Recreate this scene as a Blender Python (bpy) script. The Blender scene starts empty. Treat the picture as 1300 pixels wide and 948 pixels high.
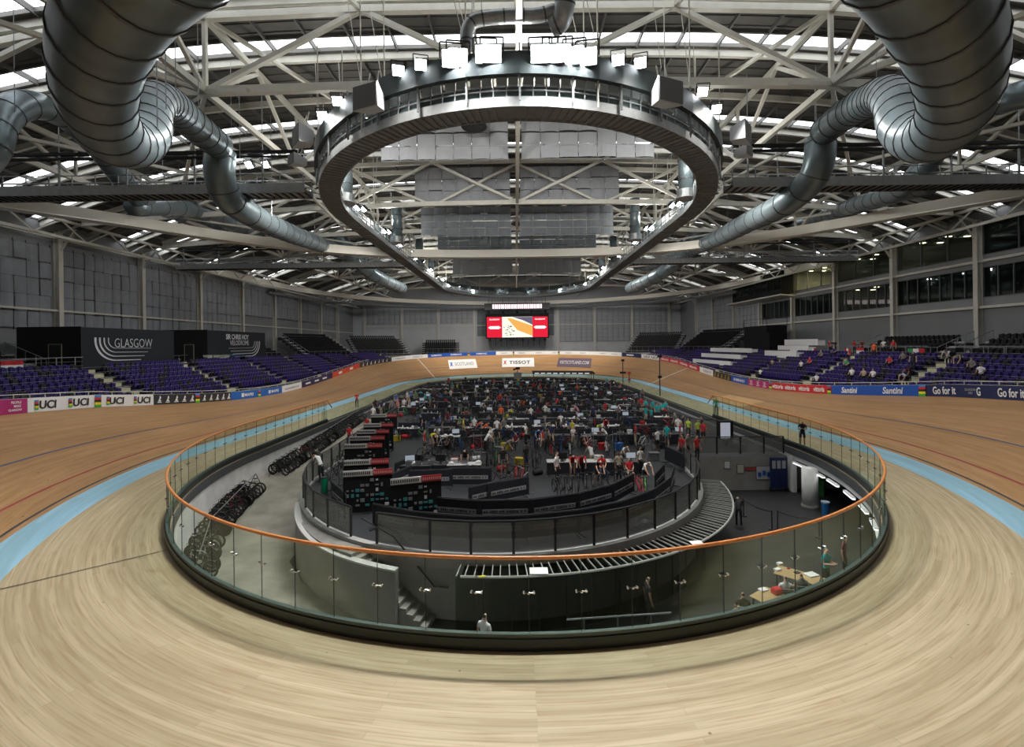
import bpy, bmesh, math, random
from mathutils import Vector, Matrix, Euler
random.seed(7)
R = math.radians
PI = math.pi
SC = bpy.context.scene
COL = SC.collection
H = 6.8                       # camera height above the flat apron
CX = -0.3
F = 578.0
U0, V0 = 655.0, 438.0

ROLL = math.tan(R(.72))
def unroll(px, py):
    return px-ROLL*(py-V0)*.999, py+ROLL*(px-U0)
def at(px, py, Y):            # point seen at a pixel at distance Y
    px, py = unroll(px, py)
    return Vector(((px-U0)/F*Y+CX, Y, H-(py-V0)/F*Y))
def onz(px, py, z):           # point of the level z seen at a pixel
    px, py = unroll(px, py)
    Y = (H-z)*F/(py-V0)
    return Vector(((px-U0)/F*Y+CX, Y, z))
def proj(p):
    u, v = U0+F*(p[0]-CX)/p[1], V0-F*(p[2]-H)/p[1]
    return (u+ROLL*(v-V0), v-ROLL*(u-U0))

# ------------------------------------------------------------------ materials
MATS = {}
def mat(name, col, rough=.6, metal=0.0, spec=.5, bump=0.0, bscale=20, var=0.0, vscale=3, stretch=None, emit=0, coord='Object', alpha=None):
    if name in MATS: return MATS[name]
    m = bpy.data.materials.new(name); m.use_nodes = True
    nt = m.node_tree; N = nt.nodes; L = nt.links
    b = N['Principled BSDF']
    b.inputs['Base Color'].default_value = (*col, 1)
    b.inputs['Roughness'].default_value = rough
    b.inputs['Metallic'].default_value = metal
    b.inputs['Specular IOR Level'].default_value = spec
    if emit:
        b.inputs['Emission Color'].default_value = (*col, 1)
        b.inputs['Emission Strength'].default_value = emit
    if var or bump:
        tc = N.new('ShaderNodeTexCoord'); mp = N.new('ShaderNodeMapping')
        L.new(tc.outputs[coord], mp.inputs[0])
        if stretch: mp.inputs['Scale'].default_value = stretch
        if var:
            no = N.new('ShaderNodeTexNoise'); no.inputs['Scale'].default_value = vscale
            no.inputs['Detail'].default_value = 5
            L.new(mp.outputs[0], no.inputs['Vector'])
            r = N.new('ShaderNodeValToRGB')
            r.color_ramp.elements[0].position = .3; r.color_ramp.elements[1].position = .7
            r.color_ramp.elements[0].color = (*[c*(1-var) for c in col], 1)
            r.color_ramp.elements[1].color = (*[min(1, c*(1+var)) for c in col], 1)
            L.new(no.outputs['Fac'], r.inputs[0]); L.new(r.outputs[0], b.inputs['Base Color'])
        if bump:
            n2 = N.new('ShaderNodeTexNoise'); n2.inputs['Scale'].default_value = bscale
            L.new(mp.outputs[0], n2.inputs['Vector'])
            bp = N.new('ShaderNodeBump'); bp.inputs['Strength'].default_value = bump
            L.new(n2.outputs['Fac'], bp.inputs['Height']); L.new(bp.outputs[0], b.inputs['Normal'])
    MATS[name] = m
    return m
def emitmat(name, col, s):
    if name in MATS: return MATS[name]
    m = bpy.data.materials.new(name); m.use_nodes = True
    nt = m.node_tree; nt.nodes.clear()
    e = nt.nodes.new('ShaderNodeEmission'); o = nt.nodes.new('ShaderNodeOutputMaterial')
    e.inputs[0].default_value = (*col, 1); e.inputs[1].default_value = s
    nt.links.new(e.outputs[0], o.inputs[0]); MATS[name] = m
    return m
def glassmat(name, tint, gl=.12, rough=.02, fk=.14, dirt=0, dcol=(.3, .3, .28)):
    if name in MATS: return MATS[name]
    m = bpy.data.materials.new(name); m.use_nodes = True
    nt = m.node_tree; N = nt.nodes; L = nt.links; N.clear()
    o = N.new('ShaderNodeOutputMaterial'); t = N.new('ShaderNodeBsdfTransparent'); g = N.new('ShaderNodeBsdfGlossy')
    t.inputs[0].default_value = (*tint, 1); g.inputs['Roughness'].default_value = rough
    g.inputs[0].default_value = (.85, .95, .9, 1)
    mx = N.new('ShaderNodeMixShader'); fr = N.new('ShaderNodeFresnel'); fr.inputs[0].default_value = 1.45
    mu = N.new('ShaderNodeMath'); mu.operation = 'MULTIPLY_ADD'; mu.inputs[1].default_value = fk; mu.inputs[2].default_value = gl
    L.new(fr.outputs[0], mu.inputs[0]); L.new(mu.outputs[0], mx.inputs[0])
    L.new(t.outputs[0], mx.inputs[1]); L.new(g.outputs[0], mx.inputs[2]); L.new(mx.outputs[0], o.inputs[0])
    if dirt:
        df = N.new('ShaderNodeBsdfDiffuse'); df.inputs[0].default_value = (*dcol, 1); m2 = N.new('ShaderNodeMixShader'); m2.inputs[0].default_value = dirt
        L.new(mx.outputs[0], m2.inputs[1]); L.new(df.outputs[0], m2.inputs[2]); L.new(m2.outputs[0], o.inputs[0])
    MATS[name] = m
    return m

# ------------------------------------------------------------------ mesh collector
OFF = {}
class MB:
    def __init__(s): s.v = []; s.f = []; s.m = []; s.uv = None
    def add(s, vs, fs, mi=0):
        o = len(s.v); s.v += [tuple(v) for v in vs]
        for f in fs: s.f.append([i+o for i in f]); s.m.append(mi)
        return s
    def box(s, c, d, mi=0, rz=0, M=None):
        x, y, z = d[0]/2, d[1]/2, d[2]/2
        vs = [Vector((a, b, e)) for e in (-z, z) for a, b in ((-x, -y), (x, -y), (x, y), (-x, y))]
        if rz: q = Matrix.Rotation(rz, 3, 'Z'); vs = [q @ v for v in vs]
        if M is not None: vs = [M @ v for v in vs]
        vs = [v+Vector(c) for v in vs]
        return s.add(vs, [(3, 2, 1, 0), (4, 5, 6, 7), (0, 1, 5, 4), (1, 2, 6, 5), (2, 3, 7, 6), (3, 0, 4, 7)], mi)
    def bbox(s, x0, x1, y0, y1, z0, z1, mi=0):
        return s.box(((x0+x1)/2, (y0+y1)/2, (z0+z1)/2), (abs(x1-x0), abs(y1-y0), abs(z1-z0)), mi)
    def bar(s, p, q, w, h=None, mi=0, up=Vector((0, 0, 1))):
        p = Vector(p); q = Vector(q); h = h or w
        d = q-p
        if d.length < 1e-6: return s
        d.normalize()
        if abs(d.dot(up)) > .98: up = Vector((0, 1, 0)) if abs(d.y) < .9 else Vector((1, 0, 0))
        a = d.cross(up).normalized()*w/2; b = a.cross(d).normalized()*h/2
        vs = [p-a-b, p+a-b, p+a+b, p-a+b, q-a-b, q+a-b, q+a+b, q-a+b]
        return s.add(vs, [(0, 1, 2, 3), (7, 6, 5, 4), (0, 4, 5, 1), (1, 5, 6, 2), (2, 6, 7, 3), (3, 7, 4, 0)], mi)
    def tube(s, pts, r, n=8, mi=0, cap=True, closed=False):
        pts = [Vector(p) for p in pts]; rs = r if isinstance(r, (list, tuple)) else [r]*len(pts)
        o = len(s.v); N = len(pts); up = None
        for i, p in enumerate(pts):
            if closed: t = pts[(i+1) % N]-pts[i-1]
            else: t = pts[min(i+1, N-1)]-pts[max(i-1, 0)]
            t.normalize()
            if up is None:
                up = Vector((0, 0, 1)) if abs(t.z) < .9 else Vector((1, 0, 0))
            a = t.cross(up)
            if a.length < 1e-4: a = t.orthogonal()
            a.normalize(); b = a.cross(t).normalized(); up = b
            for k in range(n):
                g = 2*PI*k/n
                s.v.append(tuple(p+(a*math.cos(g)+b*math.sin(g))*rs[i]))
        for i in range(N if closed else N-1):
            j = (i+1) % N
            for k in range(n):
                k2 = (k+1) % n
                s.f.append([o+i*n+k, o+i*n+k2, o+j*n+k2, o+j*n+k]); s.m.append(mi)
        if cap and not closed:
            s.f.append([o+k for k in range(n)][::-1]); s.m.append(mi)
            s.f.append([o+(N-1)*n+k for k in range(n)]); s.m.append(mi)
        return s
    def cyl(s, c, r, h, n=16, mi=0, r2=None, ax='Z'):
        c = Vector(c); a = {'X': Vector((1, 0, 0)), 'Y': Vector((0, 1, 0)), 'Z': Vector((0, 0, 1))}[ax]
        return s.tube([c-a*h/2, c+a*h/2], [r, r if r2 is None else r2], n, mi)
    def sweep(s, path, prof, mi=0, closed=False, capends=True):
        """path: list of (pos, outward) horizontal frames; prof: list of (s, z) closed polygon"""
        o = len(s.v); n = len(prof); N = len(path)
        for p, nn in path:
            for a, z in prof: s.v.append((p[0]+nn[0]*a, p[1]+nn[1]*a, p[2]+z))
        for i in range(N if closed else N-1):
            j = (i+1) % N
            for k in range(n):
                k2 = (k+1) % n
                s.f.append([o+i*n+k, o+i*n+k2, o+j*n+k2, o+j*n+k]); s.m.append(mi)
        if capends and not closed:
            s.f.append([o+k for k in range(n)]); s.m.append(mi)
            s.f.append([o+(N-1)*n+k for k in range(n)][::-1]); s.m.append(mi)
        return s
    def xf(s, M):
        s.v = [tuple(M @ Vector(v)) for v in s.v]; return s
    def build(s, name, mats, parent=None, smooth=False, normals=True):
        me = bpy.data.meshes.new(name)
        off = OFF.get(parent.name, Vector((0, 0, 0))) if parent else Vector((0, 0, 0))
        me.from_pydata([tuple(Vector(v)-off) for v in s.v], [], s.f)
        if not isinstance(mats, (list, tuple)): mats = [mats]
        for m in mats: me.materials.append(m)
        me.polygons.foreach_set('material_index', s.m)
        if smooth: me.polygons.foreach_set('use_smooth', [True]*len(s.f))
        if s.uv is not None:
            ul = me.uv_layers.new(name='UVMap')
            for lp in me.loops: ul.data[lp.index].uv = s.uv[lp.vertex_index]
        me.update()
        if normals:
            b = bmesh.new(); b.from_mesh(me); bmesh.ops.recalc_face_normals(b, faces=b.faces); b.to_mesh(me); b.free()
        o = bpy.data.objects.new(name, me); COL.objects.link(o)
        if parent:
            o.parent = parent; OFF[o.name] = off
        return o

LABELS = {}
def tag(o, label, cat, group=None):
    o['label'] = label; o['category'] = cat
    if group: o['group'] = group
    return o
def struct(o, label=None):
    o['kind'] = 'structure'
    if label: o['label'] = label
    return o
def thing(name, label, cat, loc=(0, 0, 0), rz=0, group=None):
    o = bpy.data.objects.new(name, None); COL.objects.link(o)
    o.empty_display_size = .2
    o.location = loc; o.rotation_euler = (0, 0, rz)
    OFF[o.name] = Vector(loc) if rz == 0 else Vector((0, 0, 0))
    return tag(o, label, cat, group)
def local_thing(name, label, cat, loc=(0, 0, 0), rz=0, group=None):   # parts given in the thing's own frame
    o = thing(name, label, cat, loc, rz, group); OFF[o.name] = Vector((0, 0, 0)); return o
KIDS = {}
def kids(o):
    return [c for c in bpy.data.objects if c.parent == o]
class Proto:
    """a built thing whose tree can be copied; the first use takes the original"""
    def __init__(s, root): s.root = root; s.used = False; s.tree = [(c, kids(c)) for c in kids(root)] if root.type == 'EMPTY' or kids(root) else []
    def place(s, loc, rz=0, label=None, group=None, scale=None, rx=0, ry=0, mats=None):
        if not s.used: r = s.root; s.used = True; cp = {c: c for c, _ in s.tree}
        else:
            r = s.root.copy(); COL.objects.link(r)
            for c, gs in s.tree:
                d = c.copy(); d.parent = r; COL.objects.link(d)
                for g in gs:
                    e = g.copy(); e.parent = d; COL.objects.link(e)
            if 'group' in r and group is None: del r['group']
        r.location = loc; r.rotation_euler = (rx, ry, rz)
        if scale: r.scale = (scale,)*3 if isinstance(scale, (int, float)) else scale
        if label: r['label'] = label
        if group: r['group'] = group
        return r

ORD = ['first', 'second', 'third', 'fourth', 'fifth', 'sixth', 'seventh', 'eighth', 'ninth', 'tenth', 'eleventh', 'twelfth',
       'thirteenth', 'fourteenth', 'fifteenth', 'sixteenth', 'seventeenth', 'eighteenth', 'nineteenth', 'twentieth']
TENS = {2: 'twenty', 3: 'thirty', 4: 'forty', 5: 'fifty', 6: 'sixty', 7: 'seventy', 8: 'eighty', 9: 'ninety'}
def nth(i):
    i += 1
    if i <= 20: return ORD[i-1]
    t, u = divmod(i, 10)
    if u == 0: return TENS[t][:-1]+'ieth'
    return TENS[t]+'-'+ORD[u-1]

_txt = {}
def text_mesh(body, bold=0.0, align='CENTER', shear=0.0, space=1.0):
    k = (body, bold, align, shear, space)
    if k in _txt: return _txt[k]
    cu = bpy.data.curves.new('lettering', 'FONT'); cu.body = body; cu.size = 1; cu.align_x = align; cu.align_y = 'CENTER'
    cu.offset = bold; cu.shear = shear; cu.extrude = .01; cu.resolution_u = 3; cu.space_character = space
    o = bpy.data.objects.new('lettering', cu); COL.objects.link(o)
    bpy.context.view_layer.update()
    me = bpy.data.meshes.new_from_object(o.evaluated_get(bpy.context.evaluated_depsgraph_get()))
    bpy.data.objects.remove(o)
    _txt[k] = me
    return me
def frame_matrix(loc, xdir, ydir):
    x = Vector(xdir).normalized(); y = Vector(ydir).normalized(); z = x.cross(y).normalized(); y = z.cross(x)
    M = Matrix(((x.x, y.x, z.x), (x.y, y.y, z.y), (x.z, y.z, z.z))).to_4x4(); M.translation = Vector(loc)
    return M
def text(body, loc, xdir, ydir, width, m, parent, height=None, bold=0.0, shear=0.0, space=1.0, name='lettering'):
    """lettering centred on loc, fitted to a width (and height)"""
    me = text_mesh(body, bold, 'CENTER', shear, space).copy(); me.materials.clear(); me.materials.append(m)
    xs = [v.co.x for v in me.vertices]; ys = [v.co.y for v in me.vertices]
    w = max(xs)-min(xs); h = max(ys)-min(ys); sx = width/w; sy = (height/h) if height else sx
    cx = (max(xs)+min(xs))/2; cy = (max(ys)+min(ys))/2
    M = frame_matrix(loc, xdir, ydir)
    off = OFF.get(parent.name, Vector((0, 0, 0)))
    for v in me.vertices:
        v.co = M @ Vector(((v.co.x-cx)*sx, (v.co.y-cy)*sy, v.co.z*min(sx, .6)))-off
    o = bpy.data.objects.new(name, me); COL.objects.link(o); o.parent = parent; OFF[o.name] = off
    return o

def catmull(pts, n=8):
    P = [Vector(p) for p in pts]; P = [P[0]*2-P[1]]+P+[P[-1]*2-P[-2]]; out = []
    for i in range(1, len(P)-2):
        for k in range(n):
            t = k/n; a, b, c, d = P[i-1], P[i], P[i+1], P[i+2]
            out.append(.5*((2*b)+(c-a)*t+(2*a-5*b+4*c-d)*t*t+(3*b-a-3*c+d)*t**3))
    out.append(P[-2]); return out
def smooth01(t):
    t = max(0, min(1, t)); return t*t*(3-2*t)

# ------------------------------------------------------------------ common materials
WHITE_STEEL = mat('painted_cream_steel', (.62, .60, .53), .45, var=.06, vscale=2)
GREY_STEEL = mat('galvanised_steel', (.33, .35, .36), .4, .7, var=.15, vscale=4)
DARK_STEEL = mat('dark_steel', (.03, .034, .036), .45, .3)
BLACK = mat('black_matt', (.007, .0075, .009), .7, spec=.25)
BLACKP = mat('black_plastic', (.02, .02, .022), .4)
RUBBER = mat('black_rubber', (.011, .011, .012), .7)
WHITE = mat('white_paint', (.8, .8, .8), .5)
OFFWHITE = mat('off_white_panel', (.62, .64, .66), .55)
CONC = mat('concrete', (.30, .295, .28), .8, var=.22, vscale=1.2, bump=.15, bscale=30)
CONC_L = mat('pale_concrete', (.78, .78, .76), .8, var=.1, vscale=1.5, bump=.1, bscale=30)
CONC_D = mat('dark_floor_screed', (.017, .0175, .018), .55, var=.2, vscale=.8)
DECKM = mat('charcoal_rubber_floor', (.017, .0185, .022), .6, var=.18, vscale=.7)
CHROME = mat('brushed_chrome', (.7, .7, .7), .2, 1.0)
# ------------------------------------------------------------------ plan of the oval
A_, B_, Y0, Y1 = 17.4, 19.0, 29.3, 77.3
YM = (Y0+Y1)/2
def oval(na=72, ns=40):
    """closed path from the near apex, clockwise seen from above going to the left side first: (x, y, nx, ny)"""
    out = []
    def arc(cy, a0, a1, n):
        for i in range(n):
            t = a0+(a1-a0)*i/n; x, y = A_*math.cos(t), B_*math.sin(t)
            nx, ny = math.cos(t)/A_, math.sin(t)/B_; l = math.hypot(nx, ny); out.append((x, cy+y, nx/l, ny/l))
    arc(Y0, -PI/2, -PI, na)
    for i in range(ns): out.append((-A_, Y0+(Y1-Y0)*i/ns, -1, 0))
    arc(Y1, PI, 0, na*2)
    for i in range(ns): out.append((A_, Y1-(Y1-Y0)*i/ns, 1, 0))
    arc(Y0, 0, -PI/2, na)
    return out
OV = oval()
def bendness(y): return smooth01(abs(y-YM)/46)
def s_blue(x, y):
    if y < 29: return 3.2+1.7*smooth01((17.4-abs(x))/10)
    return 3.2+.9*smooth01((17.4-abs(x))/14)
def prof(x, y):
    """(offset, height) stations across the track at a plan point"""
    k = bendness(y); s1 = s_blue(x, y); s2 = s1+.95; w = 6.6-1.4*k; zt = 1.5+3.1*k
    return s1, s2, s2+w, .10, .34, zt
NTR = 8
def surf(x, y, s):
    s1, s2, s3, z1, z2, z3 = prof(x, y)
    if s <= s1: return z1*s/s1
    if s <= s2: return z1+(z2-z1)*(s-s1)/(s2-s1)
    t = (s-s2)/(s3-s2); return z2+(z3-z2)*(t*1.06-.06*t*t)
def tp(i, s, dz=0):
    x, y, nx, ny = OV[i % len(OV)]
    return Vector((x+nx*s, y+ny*s, surf(x, y, s)+dz))
ARC = [0]
for i in range(1, len(OV)+1):
    a = OV[i-1]; b = OV[i % len(OV)]; ARC.append(ARC[-1]+math.hypot(a[0]-b[0], a[1]-b[1]))

def wood(name, c1, c2, c3, gap=.35, rough=.45):
    m = bpy.data.materials.new(name); m.use_nodes = True; nt = m.node_tree; N = nt.nodes; L = nt.links
    b = N['Principled BSDF']; b.inputs['Roughness'].default_value = rough; b.inputs['Specular IOR Level'].default_value = .3
    uv = N.new('ShaderNodeUVMap'); uv.uv_map = 'UVMap'
    def noise(sx, sy, detail=4, dist=0):
        mp = N.new('ShaderNodeMapping'); mp.inputs['Scale'].default_value = (sx, sy, 1); L.new(uv.outputs[0], mp.inputs[0])
        n = N.new('ShaderNodeTexNoise'); n.inputs['Scale'].default_value = 1; n.inputs['Detail'].default_value = detail; n.inputs['Distortion'].default_value = dist
        L.new(mp.outputs[0], n.inputs['Vector']); return n
    n1 = noise(.22, 6.5, 5); n2 = noise(.8, 18, 4, .2); n3 = noise(.12, .5, 4)
    r1 = N.new('ShaderNodeValToRGB'); r1.color_ramp.elements[0].color = (*c1, 1); r1.color_ramp.elements[1].color = (*c2, 1)
    r1.color_ramp.elements[0].position = .35; r1.color_ramp.elements[1].position = .65; L.new(n1.outputs['Fac'], r1.inputs[0])
    mx = N.new('ShaderNodeMix'); mx.data_type = 'RGBA'; mx.inputs['B'].default_value = (*c3, 1)
    q = N.new('ShaderNodeMapRange'); q.inputs['From Min'].default_value = .5; q.inputs['From Max'].default_value = .72; q.inputs['To Max'].default_value = .7
    L.new(n2.outputs['Fac'], q.inputs['Value']); L.new(q.outputs[0], mx.inputs['Factor']); L.new(r1.outputs[0], mx.inputs['A'])
    mx2 = N.new('ShaderNodeMix'); mx2.data_type = 'RGBA'; mx2.blend_type = 'MULTIPLY'; mx2.inputs['Factor'].default_value = .8
    r3 = N.new('ShaderNodeValToRGB'); r3.color_ramp.elements[0].position = .3; r3.color_ramp.elements[1].position = .7
    r3.color_ramp.elements[0].color = (.78, .76, .72, 1); r3.color_ramp.elements[1].color = (1, 1, 1, 1)
    L.new(n3.outputs['Fac'], r3.inputs[0]); L.new(mx.outputs['Result'], mx2.inputs['A']); L.new(r3.outputs[0], mx2.inputs['B'])
    # narrow boards and their butt joints
    br = N.new('ShaderNodeTexBrick'); mp = N.new('ShaderNodeMapping'); mp.inputs['Scale'].default_value = (1, 1, 1); L.new(uv.outputs[0], mp.inputs[0])
    L.new(mp.outputs[0], br.inputs['Vector']); br.inputs['Scale'].default_value = 1; br.inputs['Brick Width'].default_value = 5.2; br.inputs['Row Height'].default_value = .16
    br.inputs['Mortar Size'].default_value = .012; br.inputs['Color1'].default_value = (1, 1, 1, 1); br.inputs['Color2'].default_value = (.86, .84, .80, 1)
    br.inputs['Mortar'].default_value = (1-gap, 1-gap, 1-gap, 1); br.inputs['Mortar Smooth'].default_value = .3
    mx3 = N.new('ShaderNodeMix'); mx3.data_type = 'RGBA'; mx3.blend_type = 'MULTIPLY'; mx3.inputs['Factor'].default_value = 1
    L.new(mx2.outputs['Result'], mx3.inputs['A']); L.new(br.outputs['Color'], mx3.inputs['B'])
    # small knots and plugs
    vo = N.new('ShaderNodeTexVoronoi'); vo.inputs['Scale'].default_value = 1.3; L.new(uv.outputs[0], vo.inputs['Vector'])
    kn = N.new('ShaderNodeMapRange'); kn.inputs['From Min'].default_value = .02; kn.inputs['From Max'].default_value = .045; kn.inputs['To Min'].default_value = .35
    L.new(vo.outputs['Distance'], kn.inputs['Value'])
    mx4 = N.new('ShaderNodeMix'); mx4.data_type = 'RGBA'; mx4.blend_type = 'MULTIPLY'; mx4.inputs['Factor'].default_value = 1
    L.new(mx3.outputs['Result'], mx4.inputs['A']); L.new(kn.outputs[0], mx4.inputs['B'])
    L.new(mx4.outputs['Result'], b.inputs['Base Color'])
    return m
APRON_M = wood('pale_birch_boards', (.46, .375, .235), (.60, .505, .34), (.38, .26, .14), .18, .55)
TRACK_M = wood('siberian_pine_boards', (.40, .228, .102), (.50, .29, .134), (.32, .17, .072), .14, .42)
BLUE_M = wood('pale_blue_painted_boards', (.30, .54, .70), (.33, .58, .74), (.27, .50, .66), .12, .5)
PATCH_M = wood('new_orange_pine_boards', (.62, .38, .17), (.66, .42, .19), (.55, .33, .14), .1, .4)

def band(name, mt, sa, sb, n, i0=0, i1=None, dz=0, label=None, parent=None, thick=0):
    i1 = len(OV) if i1 is None else i1
    mb = MB(); mb.uv = []
    for i in range(i0, i1+1):
        x, y, nx, ny = OV[i % len(OV)]
        a = sa(x, y) if callable(sa) else sa; b = sb(x, y) if callable(sb) else sb
        for k in range(n+1):
            s = a+(b-a)*k/n
            mb.v.append(tuple(tp(i, s, dz))); mb.uv.append((ARC[i], s))
    for i in range(i1-i0):
        for k in range(n):
            o = i*(n+1)+k
            mb.f.append([o, o+1, o+n+2, o+n+1]); mb.m.append(0)
    ob = mb.build(name, mt, parent, smooth=True)
    # keep normals up
    if ob.data.polygons[0].normal.z < 0: ob.data.flip_normals()
    return ob
s3f = lambda x, y: prof(x, y)[2]
s1f = lambda x, y: prof(x, y)[0]
s2f = lambda x, y: prof(x, y)[1]
ap = struct(band('floor_apron', APRON_M, 0, s1f, 4), 'pale wooden flat apron ringing the infield inside the blue band')
bl = struct(band('floor_blue_band', BLUE_M, s1f, s2f, 2), 'light blue painted band between apron and banked track')
trk = struct(band('floor_track', TRACK_M, s2f, s3f, NTR), 'brown timber banked cycling track sweeping round the hall')
def tline(name, m, ds, w, lab, i0=0, i1=None):
    o = band(name, m, lambda x, y: prof(x, y)[1]+ds*(prof(x, y)[2]-prof(x, y)[1])/6, lambda x, y: prof(x, y)[1]+ds*(prof(x, y)[2]-prof(x, y)[1])/6+w, 1, i0, i1, dz=.012)
    return o
BLK_L = mat('black_line_paint', (.03, .028, .03), .5); RED_L = mat('red_line_paint', (.28, .03, .03), .5); BLU_L = mat('blue_line_paint', (.05, .07, .16), .5)
for nm, m, ds, lb in (('black_track_line', BLK_L, .12, 'thin black measurement line just above the blue band'), ('red_track_line', RED_L, .85, 'thin dark red sprinters line running round the banking'),
                      ('blue_track_line', BLU_L, 2.6, 'dark blue stayers line running round the banking')):
    o = tline(nm, m, ds, .06, lb); o.data.name = nm; tag(o, lb, 'track line')
# cross lines painted over the boards
def cross(name, idx, sa, sb, w, m, label, n=8, tilt=0):
    mb = MB(); x, y, nx, ny = OV[idx]; tx, ty = -ny, nx
    vs = []
    for k in range(n+1):
        s = sa+(sb-sa)*k/n; p = tp(idx, s, .016)
        sh = tilt*(s-sa)
        vs.append((p.x+tx*(sh-w/2), p.y+ty*(sh-w/2), p.z)); vs.append((p.x+tx*(sh+w/2), p.y+ty*(sh+w/2), p.z))
    mb.add(vs, [(2*k, 2*k+1, 2*k+3, 2*k+2) for k in range(n)])
    return tag(mb.build(name, m), label, 'track line')
def idx_for(px, py=None, side=None, s=0, z=None):
    best = None
    for i in range(len(OV)):
        x, y, nx, ny = OV[i]
        if side == 'L' and x > -1: continue
        if side == 'R' and x < 1: continue
        p = tp(i, s)
        if p.y < 3: continue
        u, v = proj(p); d = (u-px)**2+((v-py)**2 if py else 0)
        if best is None or d < best[0]: best = (d, i)
    return best[1]
iF = idx_for(868, 480, 'R', 10)
cross('finish_line', iF, s1f(*OV[iF][:2])+.3, s3f(*OV[iF][:2]), .34, WHITE, 'broad white finish line across the right hand straight')
iP = idx_for(537, 465, 'L', 8)
cross('pursuit_line', iP, s1f(*OV[iP][:2])+.3, s3f(*OV[iP][:2]), .16, WHITE, 'thin pale line crossing the far banking beside the SCOTLAND panel')
iN = idx_for(212, 700, 'L', 0)
cross('apron_joint', iN, 0, s3f(*OV[iN][:2]), .04, BLK_L, 'thin black joint crossing the pale apron at lower left', 8)
# repaired patch of new boards, right straight
iA, iB = idx_for(903, 515, 'R', 5), idx_for(945, 520, 'R', 5)
iA, iB = min(iA, iB), max(iA, iB)
iB = max(iB, iA+3)
o = band('floor_patch', PATCH_M, lambda x, y: s2f(x, y)+.3, lambda x, y: s2f(x, y)+2.6, 3, iA, iB, dz=.02); struct(o, 'lighter orange patch of new boards on right straight')

# retaining wall under the apron edge
def path_at(s, z=0, i0=0, i1=None):
    i1 = len(OV) if i1 is None else i1
    return [(Vector((OV[i % len(OV)][0]+OV[i % len(OV)][2]*s, OV[i % len(OV)][1]+OV[i % len(OV)][3]*s, z)), (OV[i % len(OV)][2], OV[i % len(OV)][3])) for i in range(i0, i1+1)]
NO = len(OV)
COPE_M = mat('grey_coping', (.07, .075, .08), .5)
# right void: no wall under the lip between these indices
def right_void(i):
    x, y, nx, ny = OV[i % NO]; return x > 7.0 and y < 29.9
iv0 = min(i for i in range(NO) if right_void(i)); iv1 = max(i for i in range(NO) if right_void(i))
cw = MB(); cw.sweep(path_at(0, 0, 0, NO), [(0, -.03), (.0, -.30), (-.06, -.45), (-.06, -.03)], closed=False, capends=False)
cope = struct(cw.build('trim_1', COPE_M), 'dark coping strip below the apron edge')
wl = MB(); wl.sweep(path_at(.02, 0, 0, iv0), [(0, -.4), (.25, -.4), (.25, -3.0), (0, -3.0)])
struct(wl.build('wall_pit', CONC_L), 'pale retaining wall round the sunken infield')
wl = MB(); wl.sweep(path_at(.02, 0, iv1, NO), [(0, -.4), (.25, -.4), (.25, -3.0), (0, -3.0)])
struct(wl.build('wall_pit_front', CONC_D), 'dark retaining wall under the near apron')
# ------------------------------------------------------------------ hall shell
XW, YB, YF = 45.0, 125.0, -16.0
EAVE = 18.4
def zr(x): return 25.6-6.4*(abs(x)/XW)**3
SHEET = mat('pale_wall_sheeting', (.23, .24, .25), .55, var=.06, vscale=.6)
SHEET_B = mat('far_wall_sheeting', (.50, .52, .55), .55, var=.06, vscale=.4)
ROOF_M = mat('dark_roof_deck', (.12, .115, .105), .6, .2, var=.12, vscale=.8)
SKY_M = emitmat('skylight_daylight', (.93, .97, 1.0), 4.5)
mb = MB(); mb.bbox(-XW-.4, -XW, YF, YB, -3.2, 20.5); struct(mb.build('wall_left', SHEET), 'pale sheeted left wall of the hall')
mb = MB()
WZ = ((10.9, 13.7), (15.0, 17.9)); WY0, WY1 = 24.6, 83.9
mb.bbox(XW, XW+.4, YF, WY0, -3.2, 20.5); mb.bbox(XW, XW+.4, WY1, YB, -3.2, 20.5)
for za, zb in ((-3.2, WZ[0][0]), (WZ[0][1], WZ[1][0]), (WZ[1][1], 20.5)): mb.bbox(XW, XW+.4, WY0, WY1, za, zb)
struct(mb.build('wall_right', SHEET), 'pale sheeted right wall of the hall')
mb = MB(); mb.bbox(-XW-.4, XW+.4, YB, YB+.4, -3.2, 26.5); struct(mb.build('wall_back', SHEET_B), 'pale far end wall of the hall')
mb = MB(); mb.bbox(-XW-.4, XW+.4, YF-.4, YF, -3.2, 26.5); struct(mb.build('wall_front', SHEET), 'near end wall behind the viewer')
mb = MB(); mb.bbox(-XW, XW, YF, YB, -3.4, -2.9); struct(mb.build('floor_lower', CONC_D), 'dark lower level floor')
SKYY = [(18.2, 1.1), (23.0, 1.1), (27.8, 1.3), (37.2, 1.2), (42.2, 1.0), (51.6, 1.0), (56.6, 1.0), (66.0, 1.0), (75.5, 1.0), (80.5, 1.0), (90, 1.0), (104.5, 1.0), (109.5, 1.0), (118, 1.0)]
NX = 36
def roof_strip(mb, y0, y1, dz=0, mi=0, x0=-XW, x1=XW):
    vs = []; 
    for k in range(NX+1):
        x = x0+(x1-x0)*k/NX; z = zr(x)+dz
        vs += [(x, y0, z), (x, y1, z), (x, y1, z+.25), (x, y0, z+.25)]
    fs = []
    for k in range(NX):
        o = 4*k
        fs += [(o, o+1, o+5, o+4), (o+1, o+2, o+6, o+5), (o+2, o+3, o+7, o+6), (o+3, o, o+4, o+7)]
    mb.add(vs, fs, mi)
roof = MB(); prev = YF
for y, w in SKYY:
    roof_strip(roof, prev, y-w/2); prev = y+w/2
roof_strip(roof, prev, YB+.4)
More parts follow.
